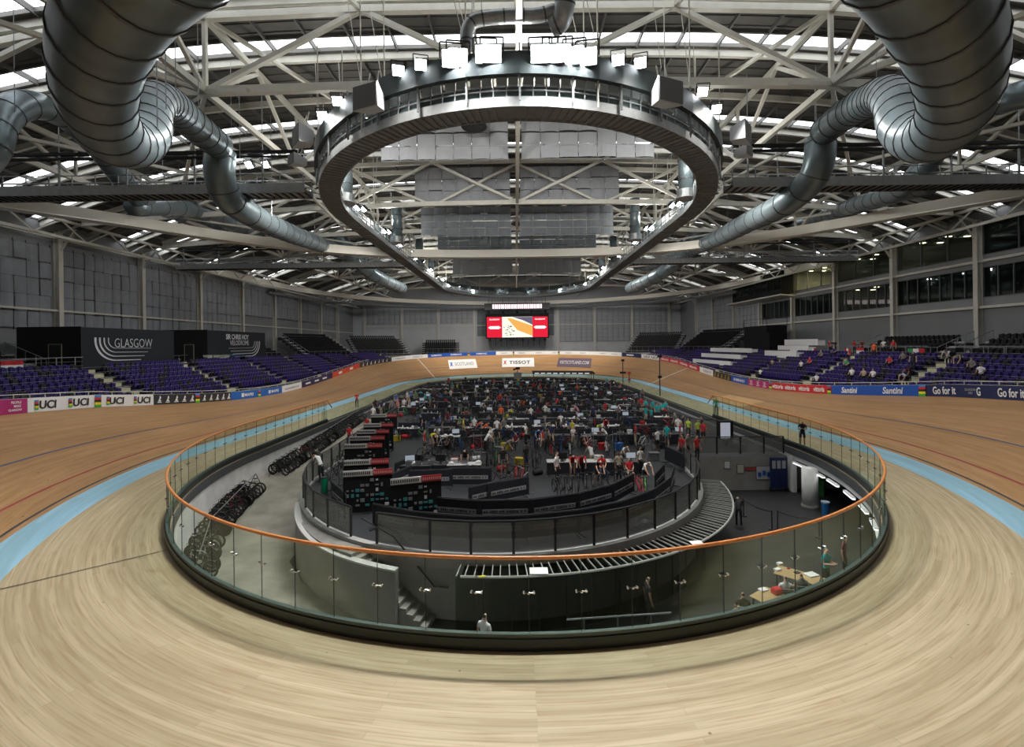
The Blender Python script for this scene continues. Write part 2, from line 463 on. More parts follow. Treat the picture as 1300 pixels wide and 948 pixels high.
# standing ribs of the deck
y = YF+.4
while y < YB:
    if not any(abs(y-a) < w/2+.1 for a, w in SKYY):
        for k in range(NX):
            xa = -XW+2*XW*k/NX; xb = xa+2*XW/NX
            roof.bar((xa, y, zr(xa)-.02), (xb, y, zr(xb)-.02), .12, .09)
    y += .8 if y < 70 else 1.6
struct(roof.build('ceiling', ROOF_M), 'dark ribbed metal roof deck')
for n, (y, w) in enumerate(SKYY):
    g = MB(); roof_strip(g, y-w/2, y+w/2, .05); o = g.build('window_%d' % (n+1), SKY_M); struct(o, 'bright rooflight strip across the deck')
    fr = MB()
    for k in range(0, NX+1):
        x = -XW+2*XW*k/NX
        fr.bar((x, y-w/2, zr(x)), (x, y+w/2, zr(x)), .12, .16)
    for k in range(NX):
        xa = -XW+2*XW*k/NX; xb = xa+2*XW/NX
        for yy in (y-w/2, y+w/2): fr.bar((xa, yy, zr(xa)-.05), (xb, yy, zr(xb)-.05), .12, .3)
    fr.build('window_frame', ROOF_M, o)
# ------------------------------------------------------------------ wall columns
def ycols(px): return [45.3*F/abs(px-U0)]
LC = [34.4, 44.3, 54.2, 64.1, 74.0, 83.9, 93.8, 103.7, 113.6]
BCX = [-41.7, -31.5, -21.5, -11.6, 11.2, 21.4, 31.6, 41.8]
def column(x, y, lab, facing):
    t = thing('wall_column', lab, 'column', (x, y, 0))
    m = MB(); nx = {'L': 1, 'R': -1}.get(facing, 0)
    if nx:
        m.bbox(x, x+nx*.05, y-.22, y+.22, 2, EAVE); m.bbox(x+nx*.5, x+nx*.55, y-.22, y+.22, 2, EAVE); m.bbox(x, x+nx*.5, y-.03, y+.03, 2, EAVE)
    else:
        m.bbox(x-.22, x+.22, y-.55, y-.5, 2, EAVE); m.bbox(x-.22, x+.22, y-.05, y, 2, EAVE); m.bbox(x-.03, x+.03, y-.5, y, 2, EAVE)
    m.build('column_shaft', WHITE_STEEL, t)
    b = MB()
    if nx:
        b.bar((x+nx*.3, y, EAVE-.2), (x+nx*2.4, y, EAVE+.6), .16); b.bar((x+nx*.3, y, EAVE-2.2), (x+nx*2.0, y, EAVE+.2), .12)
        b.bar((x+nx*.3, y, EAVE-1.6), (x+nx*.3, y+1.6, EAVE), .1)
    else: b.bar((x, y-.3, EAVE-1.8), (x, y-1.8, EAVE), .12)
    b.build('knee_brace', WHITE_STEEL, t)
for i, y in enumerate(LC):
    column(-XW, y, 'cream steel column on left wall, %s from the camera end' % nth(i), 'L')
    column(XW, y, 'cream steel column on right wall, %s from the camera end' % nth(i), 'R')
for i, x in enumerate(BCX):
    column(x, YB, 'cream steel column on the far end wall, %s from the left' % nth(i), 'B')
# horizontal sheeting rails on the walls
for nm, x0, x1, zs in (('left', -XW+.3, -XW+.42, (10.6, 17.6)), ('right', XW-.42, XW-.3, (17.9,))):
    for k, z in enumerate(zs):
        m = MB(); m.bbox(x0, x1, 20, YB-.5, z, z+.18)
        tag(m.build('sheeting_rail', WHITE_STEEL), 'long %s cream rail fixed along the %s wall' % (('lower', 'upper')[k], nm), 'rail')
m = MB(); m.bbox(-XW, XW, YB-.45, YB-.3, 12.2, 12.4); tag(m.build('sheeting_rail', WHITE_STEEL), 'cream horizontal rail across the far end wall', 'rail')
# ------------------------------------------------------------------ acoustic baffles
BAF_W = mat('blue_grey_wall_fabric', (.27, .285, .31), .85, var=.08, vscale=1.5)
BAF = mat('grey_acoustic_fabric', (.36, .375, .40), .85, var=.05, vscale=1.5)
BAF_D = mat('dark_grey_acoustic_fabric', (.20, .22, .245), .85, var=.05, vscale=1.5)
SLIT = mat('dark_gap', (.03, .03, .035), .8)
def baffle(label, org, xdir, w, z0, z1, nc, nr, m, nrm, strips=True, gapm=None):
    """a wall of nc x nr bowed fabric sheets"""
    t = thing('acoustic_baffle', label, 'acoustic panel', org)
    xd = Vector(xdir); nn = Vector(nrm); org = Vector(org)
    cw = w/nc; ch = (z1-z0)/nr
    mb = MB(); rnd = random.Random(sum(map(ord, label)))
    for c in range(nc):
        for r in range(nr):
            g = .03; a0 = c*cw+g; a1 = (c+1)*cw-g; b0 = z0+r*ch+rnd.choice((.01, .02, .10)); b1 = z0+(r+1)*ch-.02
            dd = rnd.uniform(0, .12); bow = rnd.uniform(.05, .16); vs = []
            for k in range(5):
                a = a0+(a1-a0)*k/4; d = .12+dd+bow*(1-((k-2)/2)**2)
                for zz, ex in ((b0, rnd.uniform(0, .03)), (b1, 0)):
                    vs.append(org*0+Vector((org.x, org.y, 0))+xd*a+nn*(d+ex)+Vector((0, 0, zz)))
            mb.add(vs, [(2*k, 2*k+1, 2*k+3, 2*k+2) for k in range(4)])
    mb.build('fabric_sheet', m, t, smooth=False)
    s = MB()
    for c in range(nc+1):
        p = Vector((org.x, org.y, 0))+xd*(c*cw)+nn*.1
        s.bar(p+Vector((0, 0, z0-.15)), p+Vector((0, 0, z1+.25)), .04)
    for r in range(nr+1):
        p = Vector((org.x, org.y, z0+r*ch))+nn*.08
        s.bar(p, p+xd*w, .05)
    s.build('hanging_rail', gapm or GREY_STEEL, t)
    return t
ylist = [24.6]+LC
for i in range(len(ylist)-1):
    y0, y1 = ylist[i]+.6, ylist[i+1]-.6
    nr = 5 if i < 5 else 2
    baffle('tall grey acoustic baffle on left wall, %s bay from the camera end' % nth(i), (-XW, y0, 0), (0, 1, 0), y1-y0, 8.9 if i < 5 else 12.3, 16.7, 8, nr, BAF_W, (1, 0, 0), gapm=SLIT)
for i in range(5, 8):
    y0, y1 = LC[i]+.6, LC[i+1]-.6
    baffle('pale acoustic baffle on right wall, %s bay beyond the glazed rooms' % nth(i-5), (XW, y0, 0), (0, 1, 0), y1-y0, 8.9, 16.7, 6, 5, BAF, (-1, 0, 0), gapm=SLIT)
bx = [-41.7, -31.5, -21.5, -11.6, 11.2, 21.4, 31.6, 41.8]
for i in range(len(bx)-1):
    if i == 3: continue
    x0, x1 = bx[i]+.6, bx[i+1]-.6
    low = i < 3
    baffle('grey acoustic baffle on far wall, %s bay from the left' % nth(i), (x0, YB, 0), (1, 0, 0), x1-x0, 13 if low else 7.6, 16.8, 6, 3 if low else 8, BAF, (0, -1, 0), gapm=SLIT)
baffle('dark grey baffle on the far wall behind the video screen', (-10.8, YB, 0), (1, 0, 0), 21, 9.4, 16.8, 10, 4, BAF_D, (0, -1, 0), gapm=SLIT)
# hanging centre banks
for k, (Y, x0, x1, za, zb, m, nr, lb) in enumerate(((34.2, -10.2, -.7, 20.7, 24.6, BAF, 4, 'nearest left'), (34.2, .3, 10.2, 20.7, 24.6, BAF, 4, 'nearest right'),
      (45.7, -10.2, -.7, 21.1, 24.6, BAF, 3, 'second left'), (45.7, .3, 10.2, 21.1, 24.6, BAF, 3, 'second right'),
      (49.5, -10.4, -.7, 18.7, 21.8, BAF_D, 4, 'lower dark left'), (49.5, .3, 10.4, 18.7, 21.8, BAF_D, 4, 'lower dark right'),
      (60, -10.4, -.7, 18.2, 21.4, BAF_D, 4, 'fourth left'), (60, .3, 10.4, 18.2, 21.4, BAF_D, 4, 'fourth right'),
      (74, -10.4, -.7, 18.4, 22.4, BAF, 4, 'fifth left'), (74, .3, 10.4, 18.4, 22.4, BAF, 4, 'fifth right'))):
    baffle('hanging grey baffle bank beside the roof spine, %s' % lb, (x0, Y, 0), (1, 0, 0), x1-x0, za, zb, 7, nr, m, (0, -1, 0))
# ------------------------------------------------------------------ roof steel
NODEX = [-42, -33, -24.75, -16.5, -8.25, 0, 8.25, 16.5, 24.75, 33, 42]
def ztop(x): return zr(x)-1.0
def zbot(x): return 20.6-1.6*(abs(x)/42)**2
for n, Y in enumerate((24.0, 44.0, 54.0, 64.0, 84.0, 104.0)):
    t = thing('roof_truss', 'cream roof truss spanning the hall, %s from the camera' % nth(n), 'roof truss', (0, Y, 18))
    for nm, fz, wd, hh in (('top_chord', ztop, .32, .36), ('bottom_chord', zbot, .3, .42)):
        m = MB()
        for k in range(len(NODEX)-1): m.bar((NODEX[k], Y, fz(NODEX[k])), (NODEX[k+1], Y, fz(NODEX[k+1])), wd, hh)
        m.build(nm, WHITE_STEEL, t)
    m = MB()
    for k in range(len(NODEX)-1):
        a, b = NODEX[k], NODEX[k+1]
        if k % 2: m.bar((a, Y, zbot(a)), (b, Y, ztop(b)), .24)
        else: m.bar((a, Y, ztop(a)), (b, Y, zbot(b)), .24)
        if Y > 40:
            if k % 2: m.bar((a, Y+.6, ztop(a)), (b, Y+.6, zbot(b)), .2)
            else: m.bar((a, Y+.6, zbot(a)), (b, Y+.6, ztop(b)), .2)
        if k and k % 2 == 1: m.bar((a, Y, zbot(a)), (a, Y, ztop(a)), .2)
    m.build('web_member', WHITE_STEEL, t)
for n, X in enumerate((-33, -16.5, 0, 16.5, 33)):
    t = thing('roof_spine', 'cream truss running the length of the roof, %s from the left' % nth(n), 'roof truss', (X, 50, 18))
    for nm, z in (('top_chord', ztop(X)), ('bottom_chord', zbot(X))):
        m = MB(); m.bar((X, 4, z), (X, 124, z), .26, .34); m.build(nm, WHITE_STEEL, t)
    m = MB(); yy = 4
    while yy < 123:
        m.bar((X, yy, zbot(X)), (X, yy+5, ztop(X)), .2); m.bar((X, yy+5, ztop(X)), (X, yy+10, zbot(X)), .2)
        m.bar((X, yy, zbot(X)), (X, yy, ztop(X)), .16); yy += 10
    m.build('web_member', WHITE_STEEL, t)
# plan bracing
q = 0
for Ya, Yb in ((4, 24), (24, 44), (44, 64), (64, 84)):
    for s in (-1, 1):
        t = thing('diagonal_brace', 'slim cream diagonal bracing in the %s roof bay, %s side' % (nth(q//2), ('left', 'right')[s > 0]), 'brace', (s*20, (Ya+Yb)/2, 18)); q += 1
        m = MB()
        m.bar((s*16.5, Ya, zbot(16.5)), (s*33, Yb, zbot(33)), .2); m.bar((s*33, Ya, zbot(33)), (s*16.5, Yb, zbot(16.5)), .2)
        m.bar((s*16.5, Ya, ztop(16.5)), (s*8.25, Yb, ztop(8.25)), .2); m.bar((s*16.5, Yb, zbot(16.5)), (s*24.75, (Ya+Yb)/2, ztop(24.75)), .2)
        m.build('brace_bar', WHITE_STEEL, t)
        m = MB(); m.bar((s*16.5, Yb, zbot(16.5)), (s*21.5, Yb+1.5, 18.9), .22); m.bar((s*16.5, Yb, zbot(16.5)), (s*12.5, Yb-3, 18.7), .18); m.build('hanger_strut', WHITE_STEEL, t)
# arch beams (secondary)
n = 0; y = 19.2
while y < 122:
    m = MB()
    for k in range(0, NX):
        xa = -XW+2*XW*k/NX; xb = xa+2*XW/NX; m.bar((xa, y, zr(xa)-.45), (xb, y, zr(xb)-.45), .22, .42)
    tag(m.build('arch_rafter', WHITE_STEEL), 'cream arched rafter under the deck, %s from the camera' % nth(n), 'rafter'); n += 1
    y += 4.75
# purlins (run away from the camera)
n = 0
for k in range(1, NX):
    x = -XW+2*XW*k/NX
    m = MB(); m.bbox(x-.05, x+.05, 6, YB-.5, zr(x)-.28, zr(x)-.04)
    tag(m.build('roof_purlin', mat('brown_grey_purlin', (.13, .13, .125), .6)), 'slim dark purlin running away under the roof, %s from the left' % nth(n), 'purlin'); n += 1
# big curved tie beams
def beamcurve(f, n=48, x0=-40, x1=40): return [Vector((x0+(x1-x0)*k/n, f(x0+(x1-x0)*k/n), 0)) for k in range(n+1)]
def curved_beam(label, pts, z0, z1, w, m=mat('lit_cream_steel', (.84, .80, .71), .4), name='curved_tie_beam'):  # cream lightened to put the light falling on these beams into the colour
    mb = MB(); path = []
    for i, p in enumerate(pts):
        t = pts[min(i+1, len(pts)-1)]-pts[max(i-1, 0)]; t.normalize(); path.append((p, (-t.y, t.x)))
    mb.sweep(path, [(-w/2, z0+.12), (-w/2, z1), (w/2, z1), (w/2, z0+.12), (w/2+.12, z0), (-w/2-.12, z0)])
    return tag(mb.build(name, m), label, 'beam')
curved_beam('long cream curved beam bowing across the hall in front', beamcurve(lambda x: 57-17*(abs(x)/35)**3 if abs(x) < 35 else 57-17-(abs(x)-35)*1.1, x0=-44, x1=44), 17.75, 18.7, .9)
curved_beam('far cream curved beam round the end of the hall', [Vector((-44, 62, 0)), Vector((-43.4, 75, 0))]+[Vector((43*math.cos(a), 80+42*math.sin(a), 0)) for a in [PI-PI*k/40 for k in range(1, 40)]]+[Vector((43.4, 75, 0)), Vector((44, 62, 0))], 17.6, 18.5, 1.0)
m = MB()
for k in range(40):
    a0 = PI-PI*k/40; a1 = PI-PI*(k+1)/40
    p = Vector((43.8*math.cos(a0), 80+43.5*math.sin(a0), 16.7)); q2 = Vector((43.8*math.cos(a1), 80+43.5*math.sin(a1), 16.7)); m.tube([p, q2], .3, 8)
tag(m.build('ventilation_pipe', GREY_STEEL), 'grey round vent pipe following the far curved beam', 'pipe')
# eaves trusses along both walls
for s, nm in ((-1, 'left'), (1, 'right')):
    t = thing('eaves_truss', 'lattice eaves girder running along the top of the %s wall' % nm, 'roof truss', (s*43, 70, 17))
    m = MB(); x = s*42.6
    for z in (17.4, 19.0): m.bar((x, 20, z), (x, 124, z), .22, .26)
    m.build('chord', WHITE_STEEL, t); m = MB(); yy = 20
    while yy < 122: m.bar((x, yy, 17.4), (x, yy+2.5, 19.0), .12); m.bar((x, yy+2.5, 19.0), (x, yy+5, 17.4), .12); yy += 5
    m.build('lattice', WHITE_STEEL, t)
# ------------------------------------------------------------------ lighting catwalk ring
RA, RB, RY0, RY1, RZ = 13.6, 17.0, 36.9, 80.0, 17.0
def ringpath(s=0, z=0, n=40, m=20):
    out = []
    def arc(cy, a0, a1, k):
        for i in range(k):
            t = a0+(a1-a0)*i/k; x, y = RA*math.cos(t), RB*math.sin(t); nx, ny = math.cos(t)/RA, math.sin(t)/RB; l = math.hypot(nx, ny)
            out.append((Vector((x+nx/l*s, cy+y+ny/l*s, z)), (nx/l, ny/l)))
    arc(RY0, -PI/2, -PI, n//2)
    for i in range(m): out.append((Vector((-RA-s, RY0+(RY1-RY0)*i/m, z)), (-1, 0)))
    arc(RY1, PI, 0, n)
    for i in range(m): out.append((Vector((RA+s, RY1-(RY1-RY0)*i/m, z)), (1, 0)))
    arc(RY0, 0, -PI/2, n//2)
    return out
CAT_M = mat('catwalk_grey', (.30, .31, .31), .5, .4, var=.12, vscale=3)
CAT_F = mat('catwalk_floor_tray', (.33, .32, .31), .6, .3, var=.1, vscale=2)
DUSKY = mat('dark_green_black_beam', (.03, .042, .042), .5)
ring = thing('lighting_catwalk', 'oval grey lighting catwalk hung below the roof trusses', 'catwalk', (0, 19.4, RZ))
rp = ringpath(0, RZ)
m = MB(); m.sweep(rp+[rp[0]], [(-.6, 0), (-.6, .12), (.6, .12), (.6, 0)], capends=False); m.build('walkway_floor', CAT_F, ring)
m = MB(); m.sweep(rp+[rp[0]], [(-.66, -.1), (-.66, .32), (-.6, .32), (-.6, -.1)], capends=False); m.sweep(rp+[rp[0]], [(.6, -.1), (.6, .32), (.66, .32), (.66, -.1)], capends=False); m.build('kick_plate', CAT_M, ring)
m = MB()   # joists under the floor
for i in range(len(rp)):
    for q_ in (0, .33, .66):
        a = rp[i]; b = rp[(i+1) % len(rp)]; p = a[0].lerp(b[0], q_); nn = Vector((*a[1], 0))
        m.bar(p-nn*.6+Vector((0, 0, -.04)), p+nn*.6+Vector((0, 0, -.04)), .07, .1)
m.build('floor_joists', CAT_M, ring)
for sd, nm in ((-.62, 'inner'), (.62, 'outer')):
    m = MB(); r2 = ringpath(sd, RZ)
    for z in (.6, 1.15): m.tube([p+Vector((0, 0, z)) for p, _ in r2], .035, 5, closed=True)
    for i in range(len(r2)): 
        m.bar(r2[i][0], r2[i][0]+Vector((0, 0, 1.15)), .05)
        mid = r2[i][0].lerp(r2[(i+1) % len(r2)][0], .5); m.bar(mid, mid+Vector((0, 0, 1.15)), .05)
    o = m.build('guard_rail', GREY_STEEL, ring)
m = MB(); r3 = ringpath(.75, RZ); m.sweep(r3+[r3[0]], [(-.15, 1.15), (-.15, 2.1), (.15, 2.1), (.15, 1.15)], capends=False); m.build('lamp_beam', DUSKY, ring)
m = MB()
for p, n_ in r3[::2]: m.bar(p+Vector((0, 0, .1)), p+Vector((0, 0, 2.5)), .08)
m.build('post', GREY_STEEL, ring)
TEALG = mat('gear_panel_teal', (.10, .15, .155), .4, .2); r4 = ringpath(.55, RZ)
m = MB(); m.sweep(r4+[r4[0]], [(-.01, .32), (-.01, .78), (.01, .78), (.01, .32)], capends=False); m.build('infill_panel', TEALG, ring)
GB = mat('gear_box_grey', (.36, .42, .45), .5)
for i in range(0, len(r4)):
    p, n_ = r4[i]; q = r4[(i+1) % len(r4)][0]
    if p.y > 40 and i % 2: continue
    for f_ in (.25, .7):
        if p.y > 40 and f_ > .5: continue
        m = MB(); a = p.lerp(q, f_); m.box(a+Vector((0, 0, 1.05)), (.42, .22, .46), rz=math.atan2(n_[1], n_[0])+PI/2); m.build('gear_box', GB, ring)
for i in list(range(2, len(r3), 5)):
    m = MB(); p, n_ = r3[i]
    for s in (0, -1.35):
        a = p+Vector((n_[0]*s, n_[1]*s, 0)); m.tube([a, Vector((a.x, a.y, zr(a.x)-1))], .035, 5)
        m.tube([a+Vector((0, 0, 2.4)), Vector((a.x+1.2*n_[1], a.y-1.2*n_[0], zr(a.x)-1))], .02, 4)
    m.build('hanger_rod', WHITE_STEEL, ring)
# ventilation grilles hanging inside the ring rail
# side gantries
def gantry(side, Y, x0, x1, label):
    s = side; a, b = s*x0, s*x1
    t = thing('side_gantry', label, 'catwalk', (a, Y, RZ))
    lo, hi = min(a, b), max(a, b); ang = math.atan2(2.1, x1-x0)*s
    m = MB(); m.bbox(lo, hi, Y-.6, Y+.6, RZ, RZ+.14); m.build('walkway_floor', CAT_F, t)
    m = MB(); m.bbox(lo, hi, Y-.68, Y-.6, RZ-.12, RZ+.5); m.bbox(lo, hi, Y+.6, Y+.68, RZ-.12, RZ+.4); m.build('kick_plate', CAT_M, t)
    m = MB()
    x = lo
    while x < hi: m.bar((x, Y-.6, RZ-.06), (x, Y+.6, RZ-.06), .08, .1); x += .5
    m.build('floor_joists', DARK_STEEL, t)
    for yy in (Y-.62, Y+.62):
        m = MB(); 
        for z in (.65, 1.15): m.tube([(lo, yy, RZ+z), (hi, yy, RZ+z)], .035, 5)
        x = lo
        while x < hi: m.bar((x, yy, RZ), (x, yy, RZ+1.15), .05); x += 1.5
        m.build('guard_rail', GREY_STEEL, t)
    m = MB(); m.bbox(lo, hi, Y-.75, Y-.55, RZ+2.45, RZ+2.62); m.bbox(lo, hi, Y-.75, Y-.55, RZ+2.15, RZ+2.28); m.build('lamp_beam', BLACK, t)
    m = MB(); x = lo+1
    while x < hi:
        m.bar((x, Y-.65, RZ), (x, Y-.65, RZ+2.7), .09); 
        m.tube([(x, Y-.65, RZ+2.6), (x, Y-.65, zr(x)-1.2)], .03, 5); x += 4.4
    m.build('post', GREY_STEEL, t)
gantry(-1, 30.2, 13.9, 44, 'grey service gantry running from catwalk ring to left wall, nearer one')
gantry(1, 30.2, 13.9, 44, 'grey service gantry running from catwalk ring to right wall, nearer one')
gantry(-1, 58, 14.4, 43, 'grey service gantry running from catwalk ring to left wall, farther one')
gantry(1, 58, 14.4, 43, 'grey service gantry running from catwalk ring to right wall, farther one')
# ring V struts
for n, (x, y) in enumerate(((-14.2, 38), (14.2, 38), (-14.2, 66), (14.2, 66))):
    m = MB(); s = 1 if x > 0 else -1
    m.bar((x, y, RZ), (x+s*2.5, y+5, 18.4), .16); m.bar((x, y-3, RZ+2.4), (x+s*1, y+8, 17.9), .16); m.bar((x+s*4, y+2, 20.2), (x+s*2.5, y+6, 18.2), .2); m.bar((x+s*1, y+2, 20.4), (x+s*2.5, y+6, 18.2), .2)
    tag(m.build('v_strut', WHITE_STEEL), 'cream V struts tying the curved beam to catwalk, %s' % ('near left', 'near right', 'far left', 'far right')[n], 'strut')
# ------------------------------------------------------------------ floodlights
LAMP_A = emitmat('floodlight_face_blazing', (.93, .97, 1.0), 260)
LAMP_B = emitmat('floodlight_face', (.90, .96, 1.0), 45)
def make_flood(face):
    t = local_thing('floodlight', '', 'floodlight')
    m = MB(); m.box((0, 0, 0), (.52, .16, .44)); 
    for k in range(7): m.box((-.21+.07*k, .12, 0), (.02, .1, .36))
    m.build('housing', DARK_STEEL, t)
    m = MB(); m.box((0, -.085, 0), (.46, .012, .38)); m.build('lamp_face', face, t)
    m = MB(); m.bar((-.3, 0, 0), (-.3, 0, .36), .04); m.bar((.3, 0, 0), (.3, 0, .36), .04); m.bar((-.3, 0, .36), (.3, 0, .36), .04); m.build('bracket', DARK_STEEL, t)
    return t
FA = Proto(make_flood(LAMP_A)); FB = Proto(make_flood(LAMP_B))
def ring_near(px, py, z, s, ymin=0, ymax=60):
    best = None
    pts = ringpath(s, z, 160, 80)
    for p, n_ in pts:
        if not (ymin <= p.y <= ymax): continue
        u, v = proj(p); d = (u-px)**2+(v-py)**2
        if best is None or d < best[0]: best = (d, p, n_)
    return best[1], best[2]
SPOTS = []
def spot(p, target, watt, size=80, blend=.6, rad=.25, col=(1, .97, .92)):
    l = bpy.data.lights.new('floodlight_beam', 'SPOT'); l.energy = watt; l.spot_size = R(size); l.spot_blend = blend; l.shadow_soft_size = rad; l.color = col
    o = bpy.data.objects.new('floodlight_beam', l); COL.objects.link(o); o.location = p
    o.rotation_euler = (Vector(target)-Vector(p)).to_track_quat('-Z', 'Y').to_euler(); return o
FL = [(507, 90, 1), (530, 83, 1), (421, 127, 0), (398, 145, 0), (572, 76, 2), (585, 74, 2), (614, 71, 2), (627, 70, 2), (684, 71, 2), (699, 71, 2), (714, 71, 2), (729, 73, 2), (744, 75, 2), (787, 80, 1), (812, 84, 1), (898, 121, 0), (925, 143, 0)]
FL.sort()
for n, (px, py, b) in enumerate(FL):
    p, nn = ring_near(px, py, 18.9, .9, 0, 30)
    z = H+(V0-py)/F*p.y
    p = Vector((p.x, p.y-.12, z))
    tgt = Vector((CX*.5, 0, 7)) if b else Vector((p.x*.8, 3, 4)); d = tgt-p
    rz = math.atan2(d.x, -d.y); rx = math.atan2(-d.z, math.hypot(d.x, d.y))
    pr = FA if b == 2 else FB
    pr.place(p, rz, '%s floodlight on the near arc of the catwalk, %s from the left' % (('lit', 'lit', 'blazing')[b], nth(n)), 'floodlights on the near catwalk arc', rx=rx, scale=1.6 if b == 2 else 1.05)  # blazing lamps clustered and enlarged to imitate their glare
    if n % 2 == 0 or b == 2:
        spot(p+Vector((nn[0]*.3, nn[1]*.3-.2, -.1)), (p.x*1.2+nn[0]*4, 5+abs(p.x)*.5, 0), 1500, 140)
n = 0
for s in (-1, 1):
    ys = [33, 34.2, 36.5, 38, 44, 45.5, 50, 56, 57.5, 62, 67, 68.2, 73, 79, 84, 88]
    for k, y in enumerate(ys):
        x = s*(RA-.75) if y < RY1 else s*(RA*math.sqrt(max(0, 1-((y-RY1)/RB)**2))-.7)
        p = Vector((x, y, 18.0+(.35 if k % 2 else 0)))
        FB.place(p, R(50)*s+(PI if y > 60 and k % 3 == 0 else 0), 'lit floodlight on the %s side of the catwalk, %s from the camera' % (('left', 'right')[s > 0], nth(k)), 'floodlights along the catwalk sides', rx=R(50), scale=1.1)
        if k % 2 == 0:
            spot(p+Vector((s*1.6, 0, 0)), (s*26, y+2, 0), 1900, 150)
n = 0
for x in (-17.8, -16.7, 19.5):
    FB.place((x, 30.2, 19.0), R(-20 if x < 0 else 20), 'lit floodlight on a near side gantry, %s' % ('outer left', 'inner left', 'right')[n], rx=R(40)); n += 1
# far end beams: the far bend is brightly lit
for x in (-9, -3, 3, 9):
    y = RY1+RB*math.sqrt(1-(x/RA)**2)-.4
    FB.place((x, y, 18.6), PI, 'small lamp on far end of the catwalk, %s from the left' % nth(int((x+9)/6)), rx=R(45))
    spot((x, y+1.2, 18.2), (x*2.2, 109, 2), 15500, 120, col=(1, .93, .84))
# added fill: fixtureless spots brightening baffles and beams, point lights brightening the roof steel
for x in (-9, -3, 3, 9):
    y = RY0-RB*math.sqrt(1-(x/RA)**2)+.9
    spot((x, y, 17.9), (x*1.6, 62, 0), 2400, 120)
for x, y in ((-12.6, 30), (12.6, 30), (-12.8, 46), (12.8, 46), (-12.8, 62), (12.8, 62), (-12.5, 80), (12.5, 80), (0, 21.2)):
    l = bpy.data.lights.new('roof_fill_light', 'POINT'); l.energy = 640; l.shadow_soft_size = .4; l.color = (1, .97, .9)
    o = bpy.data.objects.new('roof_fill_light', l); COL.objects.link(o); o.location = (x, y, 19.4)
# loudspeakers hung at the ring
def speaker(px, py, Y, rz, lb, w=1.35):
    c = at(px, py, Y)
    t = local_thing('hung_loudspeaker', lb, 'loudspeaker', c, rz)
    m = MB(); m.add([(-w/2, -.35, -w*.4), (w/2, -.35, -w*.4), (w/2, -.35, w*.4), (-w/2, -.35, w*.4), (-w*.28, .5, -w*.25), (w*.28, .5, -w*.25), (w*.28, .5, w*.25), (-w*.28, .5, w*.25)],
                    [(0, 1, 2, 3), (7, 6, 5, 4), (0, 4, 5, 1), (1, 5, 6, 2), (2, 6, 7, 3), (3, 7, 4, 0)]); m.build('cabinet', OFFWHITE, t)
    m = MB(); m.box((0, -.37, 0), (w*.94, .03, w*.74)); m.build('grille', mat('grey_speaker_grille', (.16, .165, .17), .8), t)
    m = MB(); m.bar((-.25, .1, w*.3), (-.25, .3, w*.3+1), .05); m.bar((.25, .1, w*.3), (.25, .3, w*.3+1), .05); m.build('bracket', WHITE_STEEL, t)
speaker(470, 127, 20.2, R(-22), 'white loudspeaker below the near catwalk arc, left of centre')
speaker(845, 120, 20.2, R(22), 'white loudspeaker below the near catwalk arc, right of centre')
speaker(384, 174, 25.5, R(-50), 'white loudspeaker tilted at the catwalk left shoulder')
speaker(941, 170, 25.5, R(50), 'white loudspeaker tilted at the catwalk right shoulder')
speaker(377, 204, 27.5, R(-40), 'small white loudspeaker below the left shoulder of catwalk', .8)
speaker(944, 193, 27.5, R(40), 'small white loudspeaker below the right shoulder of catwalk', .8)
# ------------------------------------------------------------------ ducts
DUCT_M = mat('galvanised_duct', (.17, .215, .235), .36, .5, var=.18, vscale=1.2)
SEAM_M = mat('duct_flange', (.08, .085, .09), .5, .4)
def duct(label, pts, r, seam=1.3, name='spiral_duct', hatch=None, n=20, mt=None):
    P = catmull(pts, 10)
    t = thing(name, label, 'duct', tuple(P[0]))
    rs = r
    if isinstance(r, (list, tuple)):
        rs = []
        for i in range(len(P)):
            u = i/10; k = min(int(u), len(r)-2); rs.append(r[k]+(r[k+1]-r[k])*(u-k))
    m = MB(); m.tube(P, rs, n); m.build('duct_run', mt or DUCT_M, t, smooth=True)
    s = MB(); acc = 0; nxt = .3
    for i in range(1, len(P)):
        d = (P[i]-P[i-1]).length; acc += d
        rr = rs[i] if isinstance(rs, list) else rs
        bend = (P[min(i+1, len(P)-1)]-P[i]).angle(P[i]-P[i-1], 0) if i < len(P)-1 else 0
        if acc > nxt:
            tg = (P[i]-P[i-1]).normalized(); s.tube([P[i]-tg*.035, P[i]+tg*.035], rr*1.035, n); nxt = acc+(seam if bend < .08 else seam*.62)
    s.build('flange_rings', SEAM_M, t)
    if hatch:
        h = MB(); h.box(hatch[0], hatch[1], M=hatch[2] if len(hatch) > 2 else None); h.build('inspection_hatch', GREY_STEEL, t)
    h = MB()
    for i in range(6, len(P)-4, 14):
        rr = rs[i] if isinstance(rs, list) else rs
        if P[i].z+rr < zr(P[i].x)-1: h.tube([P[i]+Vector((rr*.9, 0, 0)), (P[i].x+rr*.9, P[i].y, zr(P[i].x)-.8)], .02, 4)
    if h.v: h.build('hanger_rod', GREY_STEEL, t)
    return t
DUCT_DK = mat('dull_galvanised_duct', (.10, .135, .15), .38, .45, var=.3, vscale=1.5, bump=.25, bscale=14)
def hatch_at(px, py, Y, r):
    c = at(px, py, Y); d = (Vector((CX, 0, H))-c).normalized(); x = d.cross(Vector((0, 0, 1))).normalized(); z = x.cross(d)
    return (c+d*r, (.30, .10, .13), Matrix(((x.x, d.x, z.x), (x.y, d.y, z.y), (x.z, d.z, z.z))))
def path_px(l): return [at(*a) for a in l]
